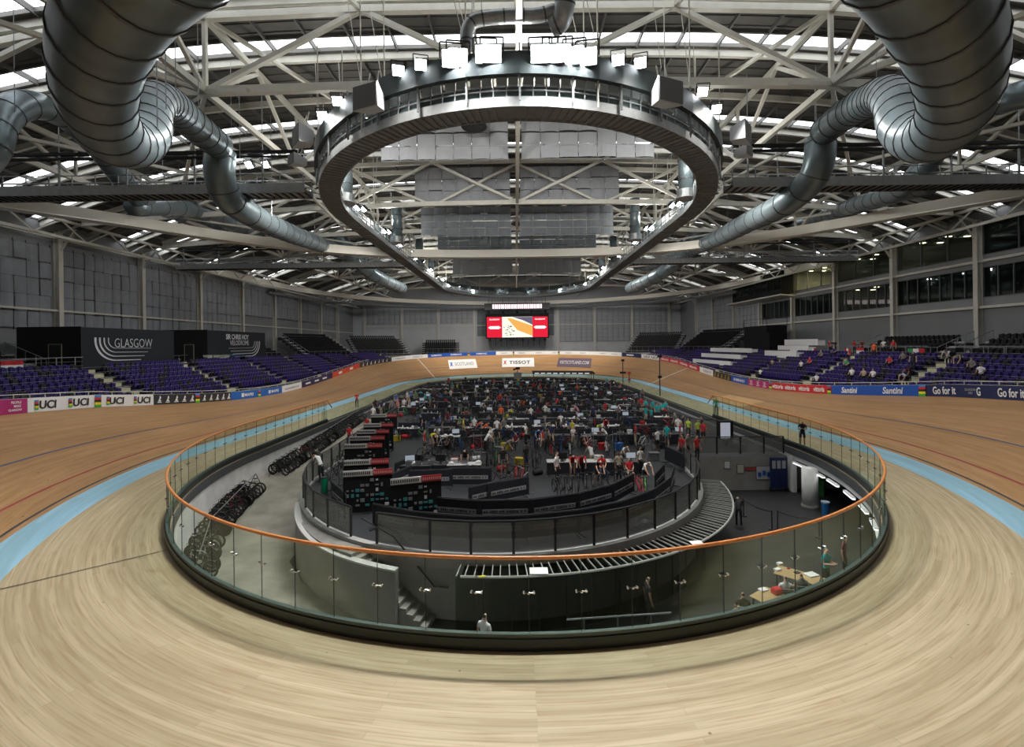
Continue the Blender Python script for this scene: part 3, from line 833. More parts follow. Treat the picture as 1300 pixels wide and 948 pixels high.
duct('huge steel duct plunging from the roof at upper left', path_px([(240, -90, 5.2), (165, -15, 6.2), (130, 50, 7.4), (121, 105, 8.6), (128, 145, 9.9), (149, 176, 11.4), (170, 180, 12.8), (186, 166, 14.2), (190, 140, 15.6), (203, 127, 18), (224, 138, 21), (250, 162, 24), (277, 184, 27)]), [.66]*9+[.7, .76, .8, .8],
     seam=1.0, hatch=hatch_at(146, 30, 6.85, .67), mt=DUCT_DK)
duct('steel duct from the left gantry running away to the far left', path_px([(280, 192, 28), (279, 222, 28), (290, 252, 29), (318, 272, 32), (356, 291, 39), (400, 308, 50), (450, 326, 66), (500, 343, 88)]), .85, 1.8)
duct('huge steel duct plunging from the roof at upper right', path_px([(1130, -90, 5.2), (1178, -15, 6.2), (1208, 50, 7.4), (1218, 100, 8.6), (1211, 140, 9.9), (1190, 168, 11.4), (1166, 173, 12.8), (1146, 158, 14.2), (1139, 134, 15.6), (1125, 120, 18), (1105, 127, 21), (1078, 142, 24), (1048, 165, 27)]), [.66]*9+[.7, .76, .8, .8],
     seam=1.0, hatch=hatch_at(1211, 45, 7.3, .67), mt=DUCT_DK)
duct('steel duct from the right gantry running away to the far right', path_px([(1042, 176, 28), (1038, 212, 28), (1022, 238, 29), (990, 262, 32), (950, 282, 39), (905, 305, 50), (860, 324, 66), (810, 341, 88)]), .85, 1.8)
duct('outer left steel duct above the side gantry', path_px([(-45, 225, 20), (-14, 190, 20), (2, 150, 21), (38, 133, 23), (85, 150, 26), (125, 188, 29), (150, 220, 31), (175, 250, 34), (215, 268, 42), (262, 285, 52), (310, 302, 62)]), .68, 1.4)
duct('outer right steel duct above the side gantry', path_px([(1330, 115, 22), (1290, 122, 23), (1240, 142, 26), (1205, 172, 29), (1170, 215, 31), (1135, 244, 34), (1080, 262, 42), (1040, 278, 52), (1000, 298, 62)]), .68, 1.4)
duct('far left duct crossing below the second gantry', path_px([(430, 300, 60), (452, 330, 60), (480, 352, 64), (510, 366, 74)]), .9, 2)
duct('far right duct crossing below the second gantry', path_px([(885, 296, 60), (862, 330, 60), (830, 352, 64), (800, 366, 74)]), .9, 2)
duct('lower left duct along the wall below the eaves', path_px([(170, 262, 34), (250, 268, 44), (330, 300, 60), (400, 330, 80), (470, 352, 100)]), .7, 2)
duct('lower right duct along the wall below the eaves', path_px([(1180, 235, 34), (1090, 262, 44), (1000, 292, 60), (930, 322, 80), (860, 348, 100)]), .7, 2)
duct('bright slim duct elbow above the ring centre', path_px([(593, 62, 19.2), (593, 40, 19.2), (604, 26, 19.2), (640, 21, 19.2), (680, 20, 19.2), (704, 14, 19.2)]), .28, .8, name='branch_duct', mt=GREY_STEEL)
duct('upright duct dropping to the ring centre from above', path_px([(722, -40, 18.5), (718, 0, 18.8), (712, 26, 19.2), (700, 34, 19.4)]), .42, .8, name='branch_duct', mt=GREY_STEEL)
n = 0
for px, Y in ((441, 33), (506, 46), (534, 62), (548, 78), (873, 33), (808, 46), (780, 62), (765, 78)):
    x = (px-U0)/F*Y+CX; t = thing('duct_outlet', 'upright steel duct outlet beside the catwalk %s side, %s from the camera' % (('left', 'right')[px > 600], nth(n % 4)), 'duct', (x, Y, 16.5)); n += 1
    m = MB(); m.cyl((x, Y, 19.6), .5, 3.6, 16); m.build('duct_run', DUCT_M, t, smooth=True)
    m = MB(); m.cyl((x, Y, 17.6), .56, .5, 16, r2=.66); m.cyl((x, Y, 17.3), .70, .12, 16); m.build('diffuser_cone', GREY_STEEL, t)
    m = MB(); m.cyl((x, Y, 18.6), .55, .06, 16); m.cyl((x, Y, 20), .55, .06, 16); m.build('flange_rings', SEAM_M, t)
c = at(602, 160, 30)
t = thing('ceiling_diffuser', 'round dark diffuser hanging under the near baffles', 'air diffuser', c)
m = MB(); m.cyl(c+Vector((0, 0, .3)), .55, .6, 20); m.build('neck', GREY_STEEL, t)
m = MB(); m.cyl(c, .85, .12, 24, r2=.8); m.cyl(c-Vector((0, 0, .1)), .5, .1, 24); m.build('cone', DARK_STEEL, t)
m = MB(); m.tube([c+Vector((0, 0, .6)), (c.x, c.y, zr(c.x)-.3)], .3, 12); m.build('riser', DUCT_M, t)
# ------------------------------------------------------------------ hoardings on the outer track edge
def outer_pt(i, ds=.0, dz=0):
    x, y, nx, ny = OV[i % NO]; s = prof(x, y)[2]+ds
    return Vector((x+nx*s, y+ny*s, prof(x, y)[5]+dz))
FINE = []                      # fine polyline of the outer edge
for i in range(NO):
    a = outer_pt(i, -.03); b = outer_pt(i+1, -.03)
    for k in range(12): FINE.append(a.lerp(b, k/12))
FPX = [proj(p)[0] if p.y > 8 else None for p in FINE]
def edge_at(px):               # fractional index of the hoarding line seen at px
    for i in range(len(FINE)-1):
        a, b = FPX[i], FPX[i+1]
        if a is None or b is None: continue
        if a <= px < b: return i+(px-a)/(b-a)
    return None
def fine(u): i = int(u); return FINE[i % len(FINE)].lerp(FINE[(i+1) % len(FINE)], u-i)
E_LEFT = edge_at(-60); 
HB = .78
def cmat(name, c): return mat(name, c, .5)
RAINBOW = [cmat('rainbow_green', (.05, .45, .08)), cmat('rainbow_yellow', (.85, .7, .02)), cmat('rainbow_black', (.02, .02, .02)), cmat('rainbow_red', (.6, .03, .03)), cmat('rainbow_blue', (.05, .25, .6))]
def hoarding(label, px0, px1, col, items=(), stripes=None):
    """items: (px, kind, text, width_px, colour)"""
    u0, u1 = edge_at(px0), edge_at(px1)
    t = thing('advertising_hoarding', label, 'advertising board', fine((u0+u1)/2))
    n = max(2, int((u1-u0)/3)); pts = [fine(u0+(u1-u0)*k/n) for k in range(n+1)]
    m = MB(); path = []
    for k, p in enumerate(pts):
        d = pts[min(k+1, n)]-pts[max(k-1, 0)]; d.z = 0; d.normalize(); path.append((p, (-d.y, d.x)))
    m.sweep(path, [(0, 0), (0, HB), (.05, HB), (.05, 0)]); m.build('board', col, t)
    for it in items:
        px, kind, tx, wpx, c = it[:5]
        u = edge_at(px); p = fine(u); d = fine(u+.6)-fine(u-.6); d.normalize(); nn = Vector((-d.y, d.x, 0)).normalized()
        nn = -nn if nn.dot(Vector((0, YM, 0))-p) < 0 else nn
        ul, ur = edge_at(px-wpx/2), edge_at(px+wpx/2)
        w = (fine(ur)-fine(ul)).length if ul and ur else wpx*p.y/F
        fz = it[5] if len(it) > 5 else .5; hh = it[6] if len(it) > 6 else None
        q = p+nn*.03+Vector((0, 0, HB*fz))
        if kind == 'text': text(tx, q, d, (0, 0, 1), w, c, t, height=hh, bold=.02, shear=it[7] if len(it) > 7 else 0)
        elif kind == 'rainbow':
            for k in range(5):
                a = MB(); z0 = HB*(.0+.2*k)+.0
                a.bar(q-d*w/2+Vector((0, 0, z0+HB*.1-HB*fz)), q+d*w/2+Vector((0, 0, z0+HB*.1-HB*fz)), .02, HB*.2); a.build('rainbow_stripe', RAINBOW[k], t)
        elif kind == 'bars':          # the five colour blocks beside the letters
            for k in range(5):
                a = MB(); a.bar(q-d*w/2+Vector((0, 0, (k-2)*HB*.14)), q+d*w/2+Vector((0, 0, (k-2)*HB*.14)), .02, HB*.13); a.build('rainbow_block', RAINBOW[k], t)
        elif kind == 'block':
            a = MB(); a.bar(q-d*w/2, q+d*w/2, .02, hh or HB*.5); a.build('printed_block', c, t)
        elif kind == 'tower':
            a = MB(); P = lambda x, z: q+d*(x*w)+Vector((0, 0, z*HB))
            for pts_ in (((-.4, -.32), (.35, -.32), (.35, -.24), (-.4, -.24)), ((-.25, -.2), (.3, -.2), (.12, .02), (-.1, .02)), ((-.06, .04), (.2, .04), (.28, .2), (.1, .38), (.02, .2))):
                vs = [P(x, z) for x, z in pts_]; a.add(vs+[v+nn*.01 for v in vs], [tuple(range(len(vs))), tuple(range(2*len(vs)-1, len(vs)-1, -1))])
            a.build('printed_emblem', c, t)
    return t
W_ = cmat('print_white', (.85, .85, .85)); K_ = cmat('print_black', (.02, .02, .025)); NAVY = cmat('print_navy', (.012, .02, .09)); BLUEP = cmat('print_blue', (.01, .085, .42))
MAG = cmat('print_magenta', (.42, .02, .16)); REDP = cmat('print_red', (.55, .02, .035)); ORNG = cmat('print_orange_red', (.65, .06, .02)); CHAR = cmat('print_charcoal', (.03, .033, .036)); LBLUE = cmat('print_light_blue', (.01, .13, .5)); PURP = cmat('print_purple', (.03, .02, .09)); GOLD = cmat('print_gold', (.45, .3, .03)); LGREY = cmat('print_grey', (.35, .36, .38))
hoarding('magenta board reading PEOPLE MAKE GLASGOW at the far left edge', -52, 34.5, MAG, [(20, 'text', 'PEOPLE', 13, W_, .77), (21.5, 'text', 'MAKE', 9, W_, .52), (18.5, 'text', 'GLASGOW', 17, W_, .26), (-30, 'text', 'PEOPLE\nMAKE\nGLASGOW', 15, W_, .5)])
hoarding('white board with four UCI logos and rainbow stripes', 35.2, 195, W_, [
    (46, 'bars', '', 4.5, None), (60.5, 'text', 'UCI', 21, K_, .5, .47), (89, 'bars', '', 4.0, None), (102.5, 'text', 'UCI', 19.5, K_, .5, .47), (124, 'rainbow', '', 8, None),
    (137, 'bars', '', 3.5, None), (148, 'text', 'UCI', 18, K_, .5, .47), (171.5, 'bars', '', 3, None), (182.5, 'text', 'UCI', 16, K_, .5, .47)])
hoarding('charcoal board with pale tower emblems beside the rainbow stripe', 195.8, 293, CHAR, [(x, 'tower', '', 7, LGREY if 0 else W_) for x in (202, 212.5, 223.5, 233.5, 243.5)]+[(250.5, 'rainbow', '', 5.5, None)]+[(x, 'tower', '', 5.5, W_) for x in (259, 267.5, 275.5, 283, 290)])
hoarding('blue board with white rings and MAPEI lettering, left straight', 293.5, 358, LBLUE, [(308, 'block', '', 3, W_, .5, .4), (316, 'text', 'MAPEI', 11, W_, .5, .32), (329, 'rainbow', '', 3, None), (342, 'block', '', 2.4, W_, .5, .36), (349, 'text', 'MAPEI', 9, W_, .5, .32)])
hoarding('plain white board with faint grey print, left straight', 358.3, 383, W_, [(370.5, 'text', 'scotland', 17, LGREY, .5, .25)])
hoarding('dark purple board with small white print, left straight', 383.3, 422, PURP, [(391, 'block', '', 6, W_, .5, .2), (402, 'block', '', 5, W_, .5, .2), (412, 'block', '', 5, W_, .5, .2)])
hoarding('orange red board with white print entering the far left bend', 422.3, 457, ORNG, [(432, 'block', '', 4, W_, .5, .35), (446, 'block', '', 4, W_, .5, .35)])
hoarding('black board with row of white upright emblems, far left bend', 457.3, 497, CHAR, [(x, 'tower', '', 2.6, W_) for x in (461, 466, 471, 476, 481, 486, 491)])
hoarding('white board with dark print on the far left bend', 497.3, 543, W_, [(508, 'text', 'TISSOT', 13, LGREY, .5, .3), (530, 'text', 'TISSOT', 13, LGREY, .5, .3)])
hoarding('blue board with white SHIMANO lettering on the far bend', 543.3, 629.5, BLUEP, [(554, 'text', 'SHIMANO', 13, W_, .5, .36), (579, 'text', 'SHIMANO', 14, W_, .5, .36), (595, 'rainbow', '', 3, None), (611, 'text', 'SHIMANO', 15, W_, .5, .36)])
hoarding('long white board with TISSOT lettering round the far apex', 630, 789, W_, [(x, 'text', 'TISSOT', 8, LGREY, .5, .25) for x in (640, 662, 684, 705, 722, 740, 765, 780)]+[(652, 'rainbow', '', 2.2, None), (709.5, 'rainbow', '', 2.2, None)])
hoarding('navy board with white print on the far right bend', 789.5, 814, NAVY, [(800, 'block', '', 9, W_, .5, .25)])
hoarding('white board with dark UCI print on the far right bend', 814.3, 838, W_, [(821, 'text', 'UCI', 7, K_, .5, .4), (831, 'text', 'UCI', 7, K_, .5, .4)])
hoarding('long red board with white vittoria lettering before finish line', 838.3, 888, REDP, [(x, 'text', 'vittoria', 9.5, W_, .5, .42) for x in (844, 856, 868, 880)])
hoarding('white board with grey TISSOT lettering beside the finish line', 888.3, 905, W_, [(898, 'text', 'TISSOT', 11, LGREY, .5, .35)])
hoarding('charcoal board with gold upright figures, right straight', 905.3, 928, CHAR, [(x, 'tower', '', 3, GOLD) for x in (908, 912, 916.5, 921, 925)])
hoarding('blue board with white SHIMANO lettering, right straight', 928.3, 949, BLUEP, [(938.5, 'text', 'SHIMANO', 14, W_, .5, .34)])
hoarding('magenta board with three small white slogans, right straight', 949.3, 976, MAG, [(x, 'text', 'PEOPLE\nMAKE\nGLASGOW', 4.5, W_, .5, .55) for x in (954, 962.5, 971)])
hoarding('red board with four white vittoria logos, right straight', 976.3, 1055.5, REDP, [(978.5, 'rainbow', '', 3, None)]+[(x, 'text', 'vittoria', 13.5, W_, .5, .44, .2) for x in (987.5, 1003.5, 1021, 1040)]+[(1053, 'rainbow', '', 4, None)])
hoarding('royal blue board with two white Santini logos, right straight', 1055.8, 1166, BLUEP, [(1078.5, 'text', 'Santini', 20.5, W_, .5, .5, .25), (1133.5, 'text', 'Santini', 26.5, W_, .5, .5, .25)])
hoarding('navy board reading Go for it and GLASGOW 2023 at far right', 1166.3, 1352, NAVY, [(1171.3, 'rainbow', '', 8.5, None), (1199, 'text', 'Go for it', 29, W_, .5, .5), (1232.5, 'text', 'GLASGOW\n2023', 14, LGREY, .5, .34), (1243, 'text', 'G', 5, W_, .5, .5), (1284, 'text', 'Go for it', 34, W_, .5, .5)])
# safety rail above the hoardings
ua, ub = edge_at(-60), edge_at(1360)
for nm, a, b, in (('left', edge_at(-60), edge_at(470)), ('right', edge_at(815), edge_at(1358))):
    t = thing('spectator_rail', 'thin white spectator rail above the boards along the %s straight' % nm, 'handrail', fine((a+b)/2))
    n = 80; pts = []
    for k in range(n+1):
        u = a+(b-a)*k/n; p = fine(u); d = fine(u+.5)-fine(u-.5); d.normalize(); nn = Vector((d.y, -d.x, 0)); nn = nn if nn.dot(p-Vector((0, YM, 0))) > 0 else -nn
        pts.append(p+nn*.35+Vector((0, 0, 1.0)))
    m = MB(); m.tube(pts, .03, 6); m.tube([p-Vector((0, 0, .22)) for p in pts], .015, 4); m.build('top_rail', WHITE_STEEL, t)
    m = MB()
    for p in pts[::2]: m.bar(p, p-Vector((0, 0, 1.0)), .04)
    m.build('rail_post', WHITE_STEEL, t)
# ------------------------------------------------------------------ printed panels on the far banking
def far_pt(x, f, dz):
    """point of the far banking at lateral position x, fraction f up the slope"""
    prev = None
    for i in range(NO):
        X, Y, nx, ny = OV[i]
        if Y < Y1+1: continue
        s = s2f(X, Y)+(prof(X, Y)[2]-s2f(X, Y))*f; q = Vector((X+nx*s, Y+ny*s, surf(X, Y, s)+dz))
        if prev is not None and prev.x <= x <= q.x: return prev.lerp(q, (x-prev.x)/max(1e-6, q.x-prev.x))
        prev = q
def bank_panel(label, pxs, tx, col, tcol, skew=0, tw=.8, extra=None):
    """a flat printed sheet lying on the banking"""
    x0, x1 = [(p-U0)/F*103+CX for p in pxs]; fa, fb = .34, .80
    P = lambda u, v, dz: far_pt(x0+(x1-x0)*u+skew*(2*v-1), fa+(fb-fa)*v, dz)
    t = thing('banking_advert', label, 'printed advert', P(.5, .5, 0))
    nu, nv = 10, 6; m = MB(); m.add([P(a/nu, b/nv, .05) for a in range(nu+1) for b in range(nv+1)], [(a*(nv+1)+b, a*(nv+1)+b+1, (a+1)*(nv+1)+b+1, (a+1)*(nv+1)+b) for a in range(nu) for b in range(nv)]); m.build('printed_sheet', col, t)
    me = text_mesh(tx, .025, space=1.1).copy(); me.materials.clear(); me.materials.append(tcol)
    xs = [v.co.x for v in me.vertices]; ys = [v.co.y for v in me.vertices]; off = OFF[t.name]
    ua = .5-tw/2+(.05 if extra else 0)
    for v in me.vertices: v.co = P(ua+tw*(v.co.x-min(xs))/(max(xs)-min(xs)), .30+.38*(v.co.y-min(ys))/(max(ys)-min(ys)), .09)-off
    o = bpy.data.objects.new('lettering', me); COL.objects.link(o); o.parent = t
    if extra:
        a = MB()
        for s in (-1, 1): a.bar(P(.09-.035*s, .3, .1), P(.09+.035*s, .7, .1), .22, .03)
        a.build('printed_emblem', extra, t)
bank_panel('white SCOTLAND sheet with saltire fixed on the far banking', (573, 605), 'SCOTLAND', W_, LGREY, -.35, .68, LBLUE)
bank_panel('white TISSOT sheet fixed on the middle of far banking', (637, 678), 'TISSOT', W_, K_, 0, .66, REDP)
bank_panel('dark plum VISITSCOTLAND.COM sheet on the far banking', (707.5, 745.5), 'VISITSCOTLAND.COM', cmat('print_plum', (.10, .065, .10)), W_, .35, .88)

# ------------------------------------------------------------------ seating terraces
def stand_line(d, side):
    """points of a row line offset d outside the fence, from near to far; side -1 left"""
    pts = []
    idx = range(0, NO//2+1) if side < 0 else [(NO-i) % NO for i in range(0, NO//2+1)]
    for i in idx:
        x, y, nx, ny = OV[i]; px, py = x+nx*d, y+ny*d
        if py < 18 or (x*side < 6): continue
        pts.append(Vector((px, py, 0)))
        if y > Y1 and abs(x) < 14.2: break
    return pts
NR, D0, DD, Z0, DZ = 8, 12.3, .72, 2.35, .37
TERR = mat('dark_terrace_concrete', (.03, .03, .033), .8, var=.15, vscale=1)
NOSE = mat('pale_step_nosing', (.42, .42, .42), .6)
AISLE = mat('beige_aisle_step', (.52, .49, .32), .7, var=.1, vscale=2)
SEAT_P = mat('purple_seat_plastic', (.026, .013, .125), .5, spec=.3); SEAT_K = mat('black_seat_plastic', (.008, .008, .01), .5, spec=.3)
SEAT_D = mat('near_black_purple_plastic', (.008, .006, .02), .5)
def seat_mb(m=None, mi=0):
    m = m or MB()
    # shell back, gently dished, with a tipped-up pan and bracket
    vs = []
    for k in range(5):
        x = -.19+.38*k/4; y = .05*(1-((k-2)/2)**2)
        vs += [(x, y, .36), (x*1.02, y+.07, .82-.03*abs(k-2)), (x*1.02, y+.11, .82-.03*abs(k-2)), (x, y+.05, .36)]
    fs = []
    for k in range(4):
        o = 4*k; fs += [(o, o+1, o+5, o+4), (o+1, o+2, o+6, o+5), (o+2, o+3, o+7, o+6), (o+3, o, o+4, o+7)]
    fs += [(3, 2, 1, 0), (16, 17, 18, 19)]
    m.add(vs, fs, mi)
    m.box((0, -.05, .56), (.34, .07, .36), mi); m.box((0, -.07, .40), (.40, .12, .05), mi)
    m.box((-.225, .0, .28), (.03, .2, .3), mi); m.box((.225, 0, .28), (.03, .2, .3), mi); m.box((0, .05, .14), (.06, .06, .28), mi)
    return m
seat_me = seat_mb().build('stadium_seat', SEAT_P)
seat_dk = seat_mb().build('stadium_seat', SEAT_D); dk_data = seat_dk.data; bpy.data.objects.remove(seat_dk)
srng = random.Random(9)
seat_bk = seat_mb().build('auditorium_seat', SEAT_K)
AIS = [15.7, 26.2, 36.7, 47.2, 57.7, 68.2, 78.7, 88, 97]
cand = []
def poly_walk(pts, step):
    out = []; acc = 0; nxt = step/2
    for a, b in zip(pts, pts[1:]):
        L = (b-a).length
        while nxt <= acc+L:
            p = a.lerp(b, (nxt-acc)/L); out.append((p, (b-a).normalized(), nxt)); nxt += step
        acc += L
    return out
for side, sn in ((-1, 'left'), (1, 'right')):
    lines = [stand_line(D0+DD*i-.36, side) for i in range(NR+1)]
    t = thing('seating_terrace', 'dark stepped seating terrace behind the boards along the %s side' % sn, 'terrace', (side*31, 50, 0))
    n = min(len(l) for l in lines); m = MB(); no = MB(); ai = []
    for r in range(NR):
        z = Z0+DZ*r
        for k in range(n-1):
            a, b, c, d = lines[r][k], lines[r][k+1], lines[r+1][k+1], lines[r+1][k]
            m.add([(a.x, a.y, z), (b.x, b.y, z), (c.x, c.y, z), (d.x, d.y, z)], [(0, 1, 2, 3)])
            m.add([(a.x, a.y, z-DZ), (b.x, b.y, z-DZ), (b.x, b.y, z), (a.x, a.y, z)], [(0, 1, 2, 3)])
            no.bar((a.x-side*.02, a.y, z-.03), (b.x-side*.02, b.y, z-.03), .05, .05)
    for r in range(1, NR):
        z = Z0+DZ*r+.5
        for k in range(n-1):
            a, b = lines[r][k], lines[r][k+1]; no.bar((a.x+side*.1, a.y, z), (b.x+side*.1, b.y, z), .012, .012)
    m.build('terrace_steps', TERR, t); no.build('step_nosing', NOSE, t)
    # concourse behind
    m = MB()
    for k in range(n-1):
        a, b = lines[NR][k], lines[NR][k+1]; z = Z0+DZ*NR-.1
        m.add([(a.x, a.y, z), (b.x, b.y, z), (side*45, b.y, z), (side*45, a.y, z)], [(0, 1, 2, 3)])
    k0 = lines[0][0]
    m.bbox(side*28.5, side*45, 14, 18, 0, Z0+DZ*NR-.1)
    struct(m.build('floor_concourse', TERR), 'dark concourse floor behind the %s seating' % sn)
    for r in range(NR):
        z = Z0+DZ*r; ln = stand_line(D0+DD*r, side)
        for p, d, u in poly_walk(ln, .54):
            if side*p.x < 14: continue
            if any(abs(p.y-a) < .9 for a in AIS):
                continue
            nn = Vector((-d.y, d.x, 0)); 
            if nn.dot(Vector((0, YM, 0))-p) < 0: nn = -nn
            yaw = math.atan2(nn.x, -nn.y)
            cand.append((p.y+.35*abs(p.x), Vector((p.x, p.y, z)), yaw, side, r, u))
    for a in AIS:
        for r in range(NR):
            ln = stand_line(D0+DD*r, side)
            for p, q in zip(ln, ln[1:]):
                if p.y <= a < q.y:
                    c = p.lerp(q, (a-p.y)/(q.y-p.y)); zz = Z0+DZ*r
                    b = MB(); b.bbox(c.x+side*.08, c.x+side*.36, a-.62, a+.62, zz, zz+.28)
                    b.build('aisle_step', AISLE, t); break
# visible ones only
def vis(p):
    u, v = proj(p); return -30 < u < 1330
cand = [c for c in cand if vis(c[1])]
cand.sort(key=lambda c: c[0])
# rows hidden by the banking near the camera are left out
keep = []
for c in cand:
    p = c[1]; u = edge_at(max(-58, min(1355, proj(p)[0])))
    if u:
        e = fine(u); eu, ev = proj(e+Vector((0, 0, HB)))
        if proj(p+Vector((0, 0, .85)))[1] > ev+2: continue
    keep.append(c)
cand = keep
rowcount = {}
tiers = {}
for c in cand[:300]: tiers.setdefault((c[3], c[4]), []).append(c)
first = True
for (side, r), cs in sorted(tiers.items()):
    cs.sort(key=lambda c: c[1].y)
    for k, c in enumerate(cs):
        o = seat_me if first else seat_me.copy()
        if not first: COL.objects.link(o)
        first = False
        o.location = c[1]; o.rotation_euler = (0, 0, c[2])
        dk = srng.random() < .2
        if dk: o.data = dk_data
        tag(o, ('near-black' if dk else 'purple')+' tip-up seat, %s stand, %s row up, %s from the camera end' % (('left', 'right')[side > 0], nth(r), nth(k)), 'seat', 'purple seats in the lower stands')
rest = MB(); base = seat_mb()
for c in cand[300:]:
    M = Matrix.Translation(c[1]) @ Matrix.Rotation(c[2], 4, 'Z')
    rest.add([M @ Vector(v) for v in base.v], base.f, 1 if srng.random() < .17 else 0)
o = rest.build('distant_seat_rows', [SEAT_P, SEAT_D], normals=False); o['kind'] = 'stuff'; tag(o, 'mass of smaller purple seats farther along both stands', 'seating')
# ------------------------------------------------------------------ upper black tribunes
kcand = []
def tribune(label, c, w, nr, yaw, z0, dz=.5, dd=.85, aisle=None):
    """stepped black tribune; its rows rise away from the infield"""
    c = Vector((c[0], c[1], 0)); t = thing('tribune', label, 'tribune', (c.x, c.y, z0))
    xd = Vector((math.cos(yaw), math.sin(yaw), 0)); bd = Vector((-math.sin(yaw), math.cos(yaw), 0))   # bd points to the back
    M3 = Matrix(((xd.x, bd.x, 0), (xd.y, bd.y, 0), (0, 0, 1)))
    m = MB(); g = MB(); st = MB()
    for r in range(nr):
        z = z0+dz*r; m.box(c+bd*(dd*r+dd/2)+Vector((0, 0, z-dz/2)), (w, dd, dz), M=M3)
        g.bar(c+bd*(dd*r)-xd*w/2+Vector((0, 0, z)), c+bd*(dd*r)+xd*w/2+Vector((0, 0, z)), .05)
        for e in (-w/2+.35, w/2-.35): st.box(c+bd*(dd*r+.25)+xd*e+Vector((0, 0, z+.08)), (.7, .35, .12), M=M3)
        n = int((w-1.6)/.52)
        for k in range(n):
            x = -w/2+1.0+.52*k
            kcand.append((c+bd*(dd*r+.5)+xd*x+Vector((0, 0, z)), yaw, label, r, k))
    m.build('tribune_steps', TERR, t); g.build('step_nosing', NOSE, t); st.build('aisle_step', NOSE, t)
    m = MB()
    for e in (-w/2, w/2):
        a = c+xd*e+Vector((0, 0, z0+.9)); b = c+xd*e+bd*(dd*nr)+Vector((0, 0, z0+dz*nr+.7)); m.tube([a, b], .035, 5); 
        for k in range(nr+1): q = a.lerp(b, k/nr); m.bar(q, q-Vector((0, 0, .9)), .04)
    m.tube([c-xd*w/2+Vector((0, 0, z0+.9)), c+xd*w/2+Vector((0, 0, z0+.9))], .03, 5)
    k = 0
    while k < w: q = c-xd*w/2+xd*k; m.bar(q+Vector((0, 0, z0-.3)), q+Vector((0, 0, z0+.9)), .04); k += 1.4
    m.build('tribune_rail', GREY_STEEL, t)
    return t
CZ = Z0+DZ*NR-.1
T_ = []
tribune('small black tribune at the extreme left, nearest the camera', (-39.0, 31.0), 13, 4, PI/2, CZ, .42)
tribune('narrow black tribune between the two dark kiosks on left', (-38.5, 51), 4.4, 4, PI/2, CZ, .42)
tribune('black tribune behind the second dark kiosk on left', (-38.5, 71.5), 9, 5, PI/2, CZ, .42)
tribune('tall black tribune at the far left corner, nearer one', (-34.6, 86.0), 13, 8, R(72), CZ, .5)
tribune('tall black tribune at the far left corner, middle one', (-30.5, 104.5), 13, 8, R(38), 5.2, .5)
tribune('low black tribune at far end, left of the screen', (-19.5, 116), 9.5, 6, R(8), 5.2, .5)
tribune('tall black tribune at the far right corner, nearer one', (34.6, 88), 13, 8, R(-72), CZ, .5)
tribune('tall black tribune at the far right corner, middle one', (30.5, 104.5), 12, 8, R(-38), 5.2, .5)
tribune('black tribune under the glazed rooms on right, nearest', (38.8, 34.5), 12, 4, -PI/2, CZ, .42)
tribune('black tribune under the glazed rooms on right, middle', (38.8, 47.5), 10.5, 4, -PI/2, CZ, .42)
kcand.sort(key=lambda c: (c[0]-Vector((CX, 0, H))).length)
kcand = [c for c in kcand if vis(c[0])]
first = True; grp = {}
for c in kcand[:300]: grp.setdefault((c[2], c[3]), []).append(c)
for (lb, r), cs in grp.items():
    cs.sort(key=lambda c: c[4])
    short = {'small black tribune at the extreme left, nearest the camera': 'extreme left tribune', 'narrow black tribune between the two dark kiosks on left': 'tribune between kiosks',
             'black tribune behind the second dark kiosk on left': 'tribune behind second kiosk', 'black tribune under the glazed rooms on right, nearest': 'nearest right tribune',
             'black tribune under the glazed rooms on right, middle': 'middle right tribune'}.get(lb, 'far tribune')
    for k, c in enumerate(cs):
        o = seat_bk if first else seat_bk.copy()
        if not first: COL.objects.link(o)
        first = False
        o.location = c[0]; o.rotation_euler = (0, 0, c[1])
        tag(o, 'black tip-up seat, %s, %s row up, %s along' % (short, nth(r), nth(k)), 'seat', 'black seats on the upper tribunes')
rest = MB(); base = seat_mb()
for c in kcand[300:]:
    M = Matrix.Translation(c[0]) @ Matrix.Rotation(c[1], 4, 'Z'); rest.add([M @ Vector(v) for v in base.v], base.f)
o = rest.build('distant_tribune_seats', SEAT_K, normals=False); o['kind'] = 'stuff'; tag(o, 'mass of black seats on the farther tribunes', 'seating')
